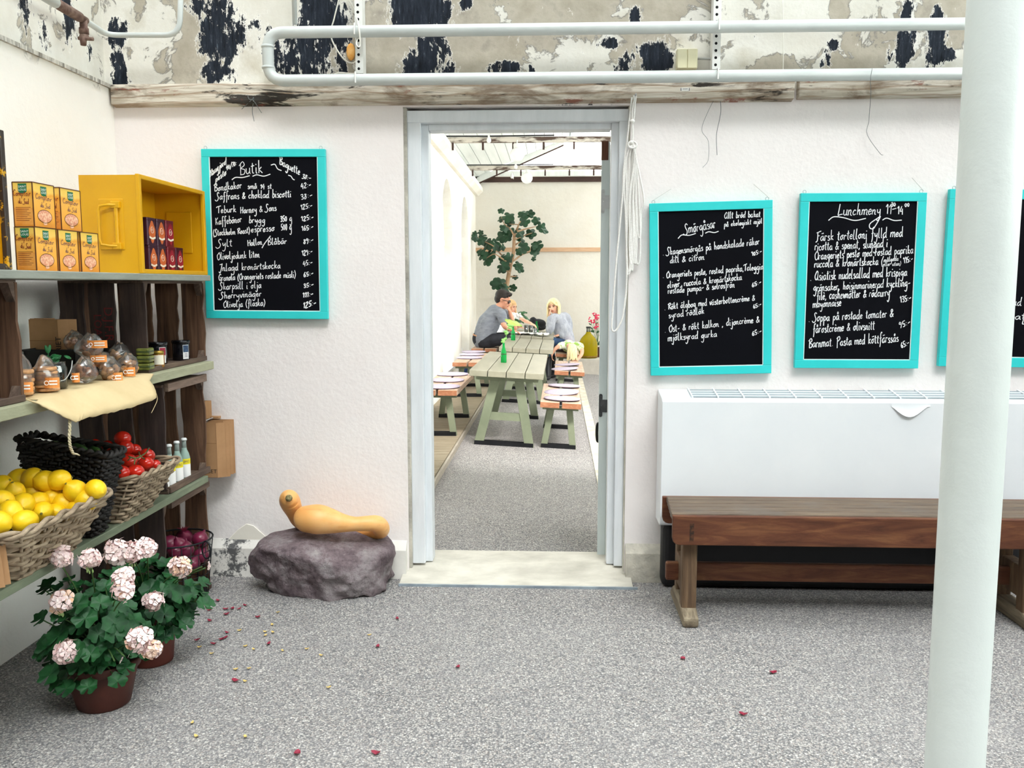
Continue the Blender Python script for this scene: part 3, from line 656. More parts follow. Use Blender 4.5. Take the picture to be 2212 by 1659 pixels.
# ================================================================ chalkboards
M_teal = pm('turquoise_paint', '2ac5c5', '36d0d0', .45, 3, bump=.05); M_slate = pm('blackboard', '07070c', '0c0d14', .9, 3, spec=.1, lo=.3, hi=.75)
M_chalk = pm('white_chalk', 'f1f2f4', None, .9); M_string = pm('grey_string', 'b9b4ad', None, .7)
def board(label, tl, tr, br, bl, fw, yo=.035, strings=True):
    """a framed chalkboard hung on the wall; px corners of its outer frame"""
    y = YW-yo; A, B, C, D = [PY(*p, y) for p in (tl, tr, br, bl)]
    t = thing('chalkboard', label, 'chalkboard', (A+B+C+D)/4*Vector((1, 0, 1)) if False else Vector(((A.x+B.x+C.x+D.x)/4, YW, (C.z+D.z)/2)), group='turquoise framed chalkboards on the wall')
    ux = ((B-A)+(C-D)).normalized(); uz = ((A-D)+(B-C)).normalized(); uz = (uz-ux*uz.dot(ux)).normalized()
    ctr = (A+B+C+D)/4; w = ((B-A).length+(C-D).length)/4; h = ((A-D).length+(B-C).length)/4; f = fw*YW/F; d = .026; Yv = Vector((0, 1, 0))
    def slab(x0, x1, z0, z1, yoff, dep):
        P = [ctr+ux*x+uz*z+Yv*yoff for x, z in ((x0, z0), (x1, z0), (x1, z1), (x0, z1))]; return MB().prism(P, Yv*dep)
    for nm, r in (('top_rail', (-w, w, h-f, h)), ('bottom_rail', (-w, w, -h, -h+f)), ('left_stile', (-w, -w+f, -h+f, h-f)), ('right_stile', (w-f, w, -h+f, h-f))):
        slab(*r, 0, d).build(nm, M_teal, t, bevel=.002)
    slab(-w+f-.004, w-f+.004, -h+f-.004, h-f+.004, .007, .012).build('slate', M_slate, t)
    e = MB()
    for r in ((-w+f, w-f, -h+f, -h+f+.0035), (-w+f, -w+f+.003, -h+f, h-f), (w-f-.003, w-f, -h+f, h-f)): e.M = None; e.prism(slab(*r, .0015, .006).v[:4], Yv*.006)
    e.build('inner_bead', pm('pale_bead', 'dff3f1', None, .5), t)
    for sx in (-w+f*.5, w-f*.6):
        c = ctr+ux*sx+uz*(h+.007)+Yv*.012
        MB().tube([c+ux*(.0075*math.cos(a))+uz*(.0075*math.sin(a)) for a in [2*PI*i/12 for i in range(12)]], .0015, 6, True).build('hook_eye', M_nickel, t)
    return t, ctr, ux, uz
def write(t, lines, y, sc, off, w=.0036):
    """lines: (text, u0, v0, u1, v1, x-height px) in zoom pixels; sc = zoom scale, off = zoom origin; every line is a part"""
    nr = (0, -1, 0)
    for L in lines:
        mb = MB()
        if isinstance(L[0], list):
            squiggle(mb, [PY(off[0]+a/sc, off[1]+b/sc, y) for a, b in L[0]], w*1.15, nr); mb.build('chalk_flourish', M_chalk, t); continue
        tx, a0, b0, a1, b1, xh = L[:6]
        p0, p1 = PY(off[0]+a0/sc, off[1]+b0/sc, y), PY(off[0]+a1/sc, off[1]+b1/sc, y)
        d = (p1-p0).normalized(); up = Vector((-d.z, 0, d.x)) if len(L) < 7 else Vector(L[6])
        hand(mb, tx, p0, p1, up, nr, xh/sc*y/F, w*(L[7] if len(L) > 7 else 1)); mb.build('chalk_line', M_chalk, t)
ys = YW-.035+.0063
tb, *_ = board('turquoise framed chalkboard left of the doorway, headed Butik', (431, 321), (702, 322), (708, 689), (448, 688), 16.5)
UP = (0, 0, 1)
write(tb, [('Butik', 405, 322, 612, 302, 50), ('Hemgjord', 140, 340, 285, 225, 30, UP, 1.2), ('pesto', 190, 385, 285, 318, 26, UP, 1.2), ('40/70:', 285, 280, 378, 235, 24, UP), ('Baguette', 760, 225, 945, 325, 34, UP, 1.2), ('38:-', 962, 352, 1040, 372, 24),
  ([(335, 366), (370, 345), (430, 346), (495, 330)],), ([(520, 335), (560, 322), (620, 334), (680, 316)],), ([(685, 235), (720, 228), (745, 268), (780, 284)],), ([(840, 325), (865, 335), (880, 358), (897, 368)],),
  ('Bondkakor', 178, 468, 425, 442, 30), ('små', 478, 448, 560, 444, 26), ('14 st', 592, 448, 692, 444, 24), ('42:-', 957, 446, 1048, 430, 26),
  ('Saffrans & choklad biscotti', 195, 545, 868, 520, 32), ('38:-', 957, 545, 1060, 522, 28),
  ('Teburk', 205, 665, 375, 655, 30), ('Harney & Sons', 412, 668, 735, 642, 30), ('125:-', 955, 636, 1060, 615, 26),
  ('Kaffebönor', 190, 770, 425, 745, 30), ('brygg', 488, 752, 635, 752, 28), ('350 g', 772, 742, 875, 735, 30), ('125:-', 960, 738, 1070, 718, 26),
  ('(Stockholm Roast)', 170, 870, 498, 842, 26), ('espresso', 510, 838, 718, 824, 30), ('500 g', 778, 820, 872, 815, 34), ('165:-', 962, 826, 1068, 806, 26),
  ('Sylt', 205, 970, 340, 960, 32), ('Hallon', 478, 960, 608, 945, 26), ([(605, 978), (630, 935), (682, 868)],), ('Blåbär', 655, 952, 828, 938, 28), ('89:-', 980, 942, 1068, 925, 26),
  ('Olivoljedunk liten', 205, 1082, 585, 1060, 30), ('129:-', 965, 1046, 1060, 1028, 26), ('Inlagd kronärtskocka', 225, 1186, 772, 1158, 30), ('45:-', 975, 1138, 1060, 1125, 26),
  ('Granola (Orangeriets rostade müsli)', 218, 1270, 908, 1240, 28), ('65:-', 980, 1236, 1068, 1222, 24), ('Skarpsill i olja', 225, 1350, 600, 1335, 30), ('35:-', 980, 1336, 1070, 1322, 22),
  ('Sherryvinäger', 230, 1432, 602, 1408, 28), ('111:-', 970, 1424, 1065, 1406, 26, UP, 1.3), ('Olivolja (flaska)', 262, 1510, 635, 1492, 28), ('125:-', 975, 1516, 1090, 1490, 30, UP, 1.3)], ys, 4.147, (420, 300))
tb, *_ = board('turquoise framed chalkboard just right of the rope, headed Smörgåsar', (1403, 437), (1669, 434), (1667, 804), (1406, 814), 17.5)
write(tb, [('Smörgåsar', 345, 405, 605, 352, 40), ('Allt bröd bakat', 675, 278, 975, 262, 24), ('på ekologiskt mjöl', 672, 345, 990, 318, 20), ([(288, 445), (320, 415), (380, 418), (436, 402)],), ([(515, 400), (545, 388), (590, 395), (626, 384)],),
  ('. Skagensmörgås på handskalade räkor', 162, 585, 968, 492, 28), ('dill & citron', 222, 650, 508, 620, 26), ('105:-', 905, 590, 988, 565, 20),
  ('. Orangeriets pesto, rostad paprika,Taleggio', 162, 775, 998, 700, 26), ('oliver, ruccola & kronärtskocka', 200, 856, 820, 788, 26), ('rostade pumpa- & solrosfrön', 205, 905, 760, 850, 26), ('65:-', 908, 850, 985, 822, 20),
  ('. Rökt älgbog med västerbottencrème &', 175, 1040, 930, 958, 26), ('syrad rödlök', 212, 1108, 508, 1070, 26), ('65:-', 918, 1028, 985, 1005, 20),
  ('. Ost- & rökt kalkon , dijoncrème &', 178, 1228, 968, 1140, 28), ('mjölksyrad gurka', 205, 1300, 612, 1262, 28), ('65:-', 908, 1255, 988, 1230, 22)], ys, 3.857, (1390, 400), .0034)
tb, *_ = board('turquoise framed chalkboard headed Lunchmeny, second of those right of the doorway', (1731, 416), (2003, 417), (1984, 795), (1716, 796), 17.5)
write(tb, [('Lunchmeny', 450, 285, 800, 275, 40), ('11', 842, 275, 888, 272, 44), ('30', 888, 212, 925, 205, 20), ('-', 895, 250, 930, 245, 26), ('14', 938, 275, 985, 270, 40), ('00', 998, 215, 1036, 208, 18), ([(375, 325), (420, 295), (500, 303), (590, 325), (680, 308)],), ([(815, 322), (850, 306), (910, 325), (972, 322)],),
  ([(800, 290), (770, 310), (715, 350), (712, 385), (740, 390), (775, 340), (800, 290)],),
  ('Färsk tortelloni fylld med', 278, 492, 980, 455, 36), ('ricotta & spenat, slungad i', 265, 570, 858, 540, 34), ('Orangeriets pesto med rostad paprika', 265, 645, 1066, 590, 32), ('ruccola & kronärtskocka (', 262, 708, 820, 685, 32), ('målgoda', 825, 665, 945, 650, 18, UP, .7), ('eller utan)', 820, 698, 965, 690, 16, UP, .6), ('115:-', 990, 675, 1066, 655, 28),
  ('. Asiatisk nudelsallad med krispiga', 228, 815, 1015, 775, 36), ('grönsaker, hoisinmarinerad kyckling-', 255, 900, 1042, 860, 32), ('filé, cashewnötter & rödcurry'.replace('é', 'è'), 280, 970, 875, 940, 34), ('135:-', 962, 995, 1052, 975, 28), ('mayonnaise', 248, 1035, 480, 1020, 32),
  ('. Soppa på rostade tomater &', 215, 1150, 905, 1110, 34), ('fårostcrème & olivsnitt', 250, 1240, 752, 1210, 34), ('95:-', 958, 1200, 1046, 1170, 28), ('Barnmat. Pasta med köttfärssås', 215, 1360, 945, 1312, 36), ('65:-', 970, 1362, 1038, 1340, 28)], ys, 3.769, (1690, 390), .0036)
tb, *_ = board('turquoise framed chalkboard mostly hidden behind the white column', (2057, 409), (2330, 409), (2305, 796), (2023, 790), 20)
write(tb, [('tomat', 2150, 690, 2215, 690, 7), ('och sallad', 2120, 660, 2206, 660, 8), ('i', 2206, 700, 2214, 700, 8)], ys, 1.0, (0, 0))
# strings over the boards
for px, lab in ([[(1409, 434), (1450, 408)], 'thin string rising from the left hook of the second chalkboard'], [[(1662, 428), (1628, 398)], 'thin string rising from the right hook of the second chalkboard'], [[(1995, 412), (1970, 384)], 'thin string rising from the right hook of the lunch chalkboard']):
    tag(MB().tube([PY(*px[0], YW-.02), PY(*px[1], YW-.006)], .001, 5).build('string', M_string, None, base=PY(*px[0], YW-.02)), lab, 'string')

# ================================================================ fan-coil heater
ht = thing('convector_heater', 'long white convector heater on the wall behind the wooden bench', 'heater', (1.2, YW-.1, .33))
M_heat = pm('white_enamel', 'eceff2', 'e6eaee', .32, 2, spec=.5); M_vent = pm('vent_dark', '8d969b', None, .6)
yf = YW-.175; xa = PY(1428, 1000, yf).x; xb = 2.30; ztf = PY(1500, 862, yf).z; zbf = PY(1500, 1139, yf).z
hb = MB(); prof = [(xa, YW-.005, zbf), (xa, yf+.03, zbf), (xa, yf+.008, zbf+.012), (xa, yf, zbf+.05), (xa, yf, ztf-.012), (xa, yf+.012, ztf), (xa, YW-.01, ztf+.026), (xa, YW-.005, ztf+.026)]
hb.prism(prof, (xb-xa, 0, 0)); hb.build('casing', M_heat, ht, bevel=.012, seg=3)
gr = MB(); zg = lambda y: ztf+.026*(y-yf-.012)/(.153)
x0 = PY(1490, 850, yf+.08).x
gr.prism([(x0, yf+.03, zg(yf+.03)+.0015), (x0, YW-.02, zg(YW-.02)+.0015), (xb-.05, YW-.02, zg(YW-.02)+.0015), (xb-.05, yf+.03, zg(yf+.03)+.0015)], (0, 0, .001))
gr.build('outlet_slot', M_vent, ht)
gb = MB()
for k in range(3): y = yf+.045+k*.036; gb.box(x0, xb-.05, y, y+.014, zg(y)+.002, zg(y)+.006)
x = x0
while x < xb: gb.box(x, x+.008, yf+.02, YW-.012, zg(yf+.03)+.002, zg(yf+.03)+.005) if False else gb.prism([(x, yf+.02, zg(yf+.02)), (x, YW-.012, zg(YW-.012)), (x, YW-.012, zg(YW-.012)+.008), (x, yf+.02, zg(yf+.02)+.008)], (.007, 0, 0)); x += .119
gb.build('outlet_grille', M_heat, ht)
ft = MB(); ft.box(xa+.02, xb-.02, yf+.05, YW-.02, .0, zbf+.002); ft.build('foot', pm('black_plastic', '17171a', None, .5), ht, bevel=.03, seg=3)
# peeling film on the front
rows = []
for i in range(15):
    t = i/14; u = 1926+t*84; vlow = 879+ (22*math.sin(PI*min(1, t*1.08))**1.2)
    rows.append([PY(u, 872+(v-872)*k/4, yf-.0015-.012*(k/4)**2*math.sin(PI*t)) for k, v in [(k, vlow) for k in range(5)]])
MB().grid(rows).build('peeling_film', M_heat, ht, True)

# ================================================================ old bench
bn = thing('wooden_bench', 'long weathered wooden trestle bench in front of the heater', 'bench', (1.3, 3.83, 0))
M_bw = wood('bench_seat_wood', '4c4138', '665749', '7f6d5a', (.8, 9, 9), 4, .6, .35, '6d655e')
M_ba = wood('bench_apron_wood', '47291d', '653c29', '805638', (.9, 7, 7), 3, .55, .25, '54311f')
M_bl = wood('bench_leg_wood', '4a392c', '66503c', '816a50', (8, 8, .8), 3, .65, .3)
yb = 3.655; xl0 = PY(1452, 1110, yb).x; xr0 = 2.16; zt = PY(1460, 1110, yb).z
zb_ = PY(1460, 1175, yb).z
for k in range(5):
    y0 = yb+.005+k*.062; z = zt
    MB().box(xl0+.004*k, xr0-.004*k, y0, y0+.059, z-.028, z).build('seat_plank', M_bw, bn, bevel=.004)
def apron(y0):
    P = [(xl0, y0, zt-.004), (xr0, y0, zt-.004), (xr0, y0, zb_+.04)]+[(xr0-.03+.03*math.cos(a), y0, zb_+.03+.03*math.sin(-a)*1) for a in (0, .5, 1, 1.57)]+[(xl0+.03-.03*math.sin(a), y0, zb_+.03-.03*math.cos(a)) for a in (0, .5, 1, 1.57)]
    return MB().prism(P, (0, .024, 0))
apron(yb-.019).build('front_apron', M_ba, bn, bevel=.004); apron(yb+.318).build('rear_apron', M_ba, bn, bevel=.004)
MB().box(PY(1495, 1140, yb-.02).x-.009, PY(1495, 1140, yb-.02).x+.008, yb-.0203, yb-.019, zb_+.014, zt-.036).build('burn_mark', pm('scorched_wood', '2a1c14', '6e4025', .7, 60, lo=.45, hi=.75), bn)
for X in (.60, 2.035):
    pl = MB(); pl.box(X-.032, X+.032, yb+.03, yb+.10, .055, zb_+.03); pl.build('leg', M_bl, bn, bevel=.012)
    pl = MB(); pl.box(X-.026, X+.026, yb+.24, yb+.30, .055, zb_+.03); pl.build('leg', M_bl, bn, bevel=.008)
    P = [(X-.034, yb-.03, 0), (X-.034, yb+.37, 0), (X-.034, yb+.37, .035), (X-.034, yb+.30, .075), (X-.034, yb+.05, .075), (X-.034, yb-.03, .042)]
    MB().prism(P, (.068, 0, 0)).build('foot_runner', wood('grey_worn_wood', '5a4f41', '7f725f', 'a0937c', (8, .8, 8), 3), bn, bevel=.012)
    MB().box(X-.03, X+.03, yb+.03, yb+.30, zb_-.005, zb_+.05).build('cross_bearer', M_bl, bn)
MB().box(.60-.085, 2.035+.085, yb+.155, yb+.187, .145, .228).build('stretcher', M_ba, bn, bevel=.008)
for X in (.60, 2.035): MB().box(X-.03, X+.03, yb+.09, yb+.25, .12, .255).build('tenon_block', M_bl, bn, bevel=.006)

# ================================================================ column
cl = thing('iron_column', 'tall round white-painted iron column standing in front at the right edge', 'column', (.735, 1.55, 0))
M_colm = pm('thick_white_gloss_paint', 'd8dedb', 'd2d8d5', .4, 2, bump=.12, bscale=14, spec=.4, bdist=.02)
cx = (PY(2060, 600, 1.55).x+PY(2189, 600, 1.55).x)/2; cr = (PY(2189, 600, 1.55).x-PY(2060, 600, 1.55).x)/2
MB().lathe([(cr, .12), (cr, .5), (cr, 1.5), (cr, 3.56)], (cx, 1.55, 0), 48).build('shaft', M_colm, cl, True)
MB().lathe([(cr+.05, 0), (cr+.05, .03), (cr+.02, .05), (cr+.018, .1), (cr, .13)], (cx, 1.55, 0), 40).build('base_flange', M_colm, cl, True)

# ================================================================ rock and squash
R = random.Random(2)
PTS = [(533, 1205, 4.0), (560, 1170, 4.02), (590, 1150, 4.08), (640, 1146, 4.12), (700, 1150, 4.16), (820, 1160, 4.16), (848, 1195, 4.12), (852, 1235, 4.08), (838, 1285, 4.02), (795, 1304, 3.93), (700, 1306, 3.90), (620, 1290, 3.92), (548, 1255, 3.97), (537, 1240, 4.0),
       (560, 1185, 3.9), (640, 1182, 3.88), (735, 1222, 3.86), (760, 1262, 3.86), (650, 1200, 3.85), (800, 1230, 3.92), (830, 1190, 4.0)]
bmk = bmesh.new()
for u, v, y in PTS:
    p = PY(u, v, y); p.z = max(p.z, 0.0); bmk.verts.new(p)
for x, y, z in ((-1.34, 4.2, .02), (-.78, 4.2, .02), (-1.3, 4.2, .24), (-.8, 4.2, .22), (-1.05, 4.21, .30), (-1.3, 3.97, -.01), (-.82, 3.98, -.01), (-1.0, 3.88, -.01)): bmk.verts.new((x, y, z))
bmesh.ops.convex_hull(bmk, input=bmk.verts)
bmesh.ops.delete(bmk, geom=[v for v in bmk.verts if not v.link_faces], context='VERTS')
for _ in range(5):
    bmesh.ops.subdivide_edges(bmk, edges=[e for e in bmk.edges if e.calc_length() > .014], cuts=1, use_grid_fill=True)
bmesh.ops.triangulate(bmk, faces=bmk.faces)
bmesh.ops.smooth_vert(bmk, verts=bmk.verts, factor=.5, use_axis_x=True, use_axis_y=True, use_axis_z=True)
for _ in range(3): bmesh.ops.smooth_vert(bmk, verts=bmk.verts, factor=.5, use_axis_x=True, use_axis_y=True, use_axis_z=True)
bmk.normal_update()
for v in bmk.verts:
    p = v.co*4.5; top = max(0, v.normal.z)
    d = noise.fractal(p*1.3, 1, 2, 4)*.030+ (noise.ridged_multi_fractal(p*1.1+Vector((3, 1, 2)), 1, 2, 4, 1, 2)-1.2)*.020
    v.co += v.normal*d*(1-.85*top)
    if v.co.z < -.012: v.co.z = -.012
    if v.co.y > YW-.03: v.co.y = YW-.03
n = NT('purple_granite'); n.set(Roughness=.85, **{'Specular IOR Level': .25})
c = n.ramp(n.noise(9, 9, .7), [(.3, '594a4f'), (.5, '8a7a7e'), (.68, 'b5acad')]); c = n.mix(n.ramp(n.noise(60, 6, .75), [(.5, 0.), (.72, .7)]), c, '3a3036'); c = n.mix(n.ramp(n.noise(45, 5, .7), [(.62, 0.), (.75, .7)]), c, 'b9b0ac')
c = n.mix(n.ramp(n.noise(4, 5), [(.5, 0.), (.68, .5)]), c, 'a39b9c')
n.col(c); n.bump(n.noise(22, 10, .72), .9, .03); M_rock = n.m
me = bpy.data.meshes.new('boulder'); bs = Vector((-1.05, 4.02, 0))
for v in bmk.verts: v.co -= bs
bmk.to_mesh(me); bmk.free()
for p in me.polygons: p.use_smooth = True
me.materials.append(M_rock); rk = bpy.data.objects.new('boulder', me); rk.location = bs; COL.objects.link(rk)
tag(rk, 'large rough purple-grey boulder on the ground left of the doorway', 'rock')
sq = thing('crookneck_squash', 'long orange squash with a curled neck lying on the boulder', 'squash', PY(690, 1150, 4.03))
n = NT('squash_skin'); n.set(Roughness=.4, **{'Specular IOR Level': .4, 'Subsurface Weight': .08, 'Subsurface Scale': .02})
c = n.ramp(n.noise(4, 5, .6), [(.3, 'de9a52'), (.55, 'e9b06c'), (.75, 'eec088')]); c = n.mix(n.ramp(n.noise(7, 5, .6, (1, 6, 9)), [(.52, 0.), (.7, .3)]), c, 'c06f2c'); n.col(c); M_sq = n.m
SQ = [(640, 1124, 4.00, 3), (650, 1122, 3.99, 25), (668, 1121, 3.98, 31), (690, 1122, 3.98, 33), (715, 1126, 3.985, 28), (740, 1130, 3.99, 21), (765, 1132, 4.0, 16.5), (790, 1131, 4.01, 17), (812, 1131, 4.03, 18.5), (822, 1138, 4.06, 19), (822, 1146, 4.10, 18), (805, 1148, 4.14, 16), (770, 1144, 4.16, 15), (730, 1140, 4.165, 16), (690, 1138, 4.16, 17), (660, 1132, 4.13, 17), (645, 1122, 4.09, 17.5), (636, 1105, 4.06, 19), (629, 1090, 4.04, 22), (625, 1080, 4.02, 22.5), (624, 1075, 3.99, 18), (623.5, 1073, 3.972, 9)]
P = catmull([tuple(PY(u, v, y))+() for u, v, y, r in SQ], 5); RR = [q.x for q in catmull([Vector((r*y/F, 0, 0)) for u, v, y, r in SQ], 5)]
MB().tube(P, [max(.002, r) for r in RR], 24).build('fruit', M_sq, sq, True)
e = PY(624, 1076, 3.965)
MB().lathe([(.0, 0), (.014, .002), (.017, .012), (.012, .02), (.013, .026), (.0, .027)], e+Vector((0, .012, 0)), 10, Matrix.Rotation(PI/2, 3, 'X')).build('stem_end', pm('dry_stem', '5d4e2c', '9c9366', .9, 90, bump=.6), sq, True)
# small marks on the ground
M_skin = pm('red_onion_skin', '7d1730', '9c2a45', .5, 40); M_leafy = pm('dry_yellow_leaf', 'cfae5a', 'e0c98a', .7, 40)
def flake(px, m, name, label, cat, group, s):
    R = random.Random(hash(px) % 1000)
    q = PZ(px[0], px[1], .004); a = R.uniform(0, PI); k = 7; w = R.uniform(.45, .7)
    vs = [Vector((s*math.cos(2*PI*i/k)*R.uniform(.8, 1.1), s*w*math.sin(2*PI*i/k)*R.uniform(.8, 1.1), 0)) for i in range(k)]
    top = [Vector((v.x, v.y, .001+abs(v.x)*.45)) for v in vs]; Mz = Matrix.Rotation(a, 4, 'Z')
    mb = MB(); ring = [q+Mz @ v for v in top]; c0 = q+Vector((0, 0, .0005))
    mb.add([c0]+ring, [(0, 1+i, 1+(i+1) % k) for i in range(k)]); mb.add([c0-Vector((0, 0, .001))]+[r-Vector((0, 0, .001)) for r in ring], [(0, 1+(i+1) % k, 1+i) for i in range(k)])
    tag(mb.build(name, m, None, False, base=q), label, cat, group)
RS = [(471, 1298), (452, 1318), (488, 1316), (502, 1315), (516, 1316), (530, 1308), (557, 1333), (491, 1367), (425, 1383), (478, 1381), (486, 1378), (462, 1391), (580, 1391), (858, 1337), (642, 1627), (989, 1441), (816, 1397), (509, 1471), (454, 1341), (489, 1327), (812, 1627), (1475, 1423), (1670, 1453), (1605, 1543)]
for p in RS: flake(p, M_skin, 'onion_skin', 'dark red flake of onion skin lying on the gravel', 'onion skin', 'red flakes scattered on the ground', .014 if p[1] < 1450 else .017)
YS = [(573, 1365), (588, 1350), (600, 1323), (517, 1362), (590, 1366), (573, 1373), (530, 1396), (548, 1403), (611, 1406), (663, 1402), (694, 1416), (457, 1412), (509, 1446), (538, 1444), (530, 1472), (431, 1398), (415, 1562), (424, 1591), (530, 1592), (798, 1372), (710, 1485)]
for p in YS: flake(p, M_leafy, 'fallen_petal', 'dried yellow petal scrap lying on the gravel', 'petal', 'yellow scraps scattered on the ground', .010)
# ================================================================ SHELVES AND CRATES along the left wall
M_sh = pm('grey_green_shelf_paint', '94947a', 'a8a88c', .7, 4, (4, 1, 4), .25, 30); M_sh2 = pm('grey_shelf_paint', '84887f', '9a9d93', .7, 4, (4, 1, 4), .25, 30); M_sh3 = pm('dull_green_shelf_paint', '6a735f', '7e866f', .75, 5, (4, 1, 4), .3, 30)
M_cr = wood('dark_crate_wood', '29211f', '3f3330', '584841', (9, 9, .7), 2.2, .8, .4, '2b211e'); M_crh = wood('dark_crate_rail', '3f332d', '5d4c42', '7d6a5a', (9, .7, 9), 2.2, .8, .4)
M_crin = wood('warm_crate_wood', '3f2c22', '5f4433', '80604a', (9, 9, .7), 2.2, .8, .3)
for nm, lab, m, z0, z1, y1 in (('shelf_board', 'grey top shelf board carrying the orange cartons and yellow metal box', M_sh2, 1.468, 1.494, 4.10), ('shelf_board', 'sage green middle shelf board carrying jars and bagged biscuits', M_sh, 1.052, 1.090, 4.10), ('shelf_board', 'dull green lowest shelf board carrying the fruit baskets', M_sh3, .532, .562, 3.98)):
    tag(MB().box(-2.085, -1.60, 1.2, y1, z0, z1).build(nm, m, None, base=(-1.84, 2.7, z0), bevel=.003), lab, 'shelf', 'painted shelf boards along the left wall')
def slatwall(p0, ux, n, w, gap, zb, zt, th, nrm, R):
    """n upright slats with slightly waney edges"""
    mb = MB(); x = 0
    for k in range(n):
        ed = [[(x+R.uniform(-.006, .006)*(j not in (0, 6)), zb+(zt-zb)*j/6) for j in range(7)], [(x+w+R.uniform(-.006, .006)*(j not in (0, 6)), zb+(zt-zb)*j/6) for j in range(7)]]
        poly = ed[0]+ed[1][::-1]
        mb.prism([Vector(p0)+Vector(ux)*a+Vector((0, 0, b)) for a, b in poly], Vector(nrm)*th); x += w+gap
    return mb
def crate(label, x0, x1, y0, y1, z0, z1, nback=4, seed=1):
    t = thing('wooden_crate', label, 'crate', ((x0+x1)/2, (y0+y1)/2, z0), group='old wooden crates stacked between the shelves'); R = random.Random(seed)
    L = x1-x0; n = 3; w = L*.29; g = (L-n*w)/(n-1)
    slatwall((x0, y0, 0), (1, 0, 0), n, w, g, z0+.012, z1-.01, .012, (0, 1, 0), R).build('side_panel', M_cr, t)
    slatwall((x0, y1-.012, 0), (1, 0, 0), n, w, g, z0+.012, z1-.01, .012, (0, 1, 0), R).build('side_panel', M_crin, t)
    W_ = y1-y0-.03; wb = W_*.19; gb = (W_-nback*wb)/(nback-1)
    slatwall((x0+.001, y0+.015, 0), (0, 1, 0), nback, wb, gb, z0+.012, z1-.012, .01, (1, 0, 0), R).build('back_panel', M_crin, t)
    b = MB(); b.box(x0, x1-.002, y0, y1, z0+.001, z0+.012); b.build('bottom_panel', M_crh, t)
    b = MB(); b.box(x0, x1-.004, y0, y1, z1-.012, z1-.001); b.build('top_panel', M_crh, t)
    for y, s in ((y0+.012, 1), (y1-.012, -1)):
        MB().prism([(x1-.03, y, z1-.012), (x1-.03, y+s*.03, z1-.012), (x1-.03, y+s*.018, z1-.04), (x1-.03, y, z1-.07)], (.028, 0, 0)).build('corner_block', M_crh, t)
        MB().prism([(x1-.03, y, z0+.012), (x1-.03, y+s*.02, z0+.012), (x1-.03, y, z0+.05)], (.028, 0, 0)).build('corner_block', M_crh, t)
    MB().box(x1-.003, x1+.006, y0, y1, z0+.001, z0+.022).build('front_lip', M_crh, t, bevel=.002)
    return t
c1 = crate('slatted dark crate on the middle shelf holding the black jars', -2.0, -1.645, 3.505, 4.12, 1.0905, 1.4675, 4, 2)
c2 = crate('dark crate on the lowest shelf holding the lemonade bottles', -2.0, -1.63, 3.60, 4.045, .5625, 1.03, 3, 5)
c3 = crate('dark crate on the ground holding the red onions', -2.0, -1.63, 3.555, 4.03, .0, .528, 3, 8)
c4 = crate('dark crate end cut off by the left edge of the photo', -2.0, -1.63, 2.02, 2.635, 1.0905, 1.4675, 4, 9)
MB().box(-1.632, -1.612, 3.62, 4.04, 1.0, 1.035).build('front_batten', wood('grey_batten', '5c4a40', '7a6659', '94806f', (9, .7, 9)), c2, bevel=.003)
MB().box(-1.632, -1.615, 3.61, 4.05, .564, .592).build('front_rail', M_crh, c2, bevel=.003)
MB().box(-1.63, -1.61, 3.60, 4.02, .50, .528).build('front_batten', M_crh, c3, bevel=.003)
# red stencil on the upper crate's side
M_sten = pm('faded_red_stencil', '7a2228', '5d2a2a', .8, 40)
mb = MB(); yv = 3.5035; SX = lambda s, px, pz, sz: mb.text(s, sz, Matrix.Translation((px, yv, pz)) @ Euler((PI/2, 0, 0)).to_matrix().to_4x4() @ Matrix.Rotation(-PI/2, 4, 'Z'))
SX('D.J.F.R', -1.797, 1.29, .052); SX('LOAD', -1.842, 1.27, .045)
mb.build('stencil_letters', M_sten, c1)

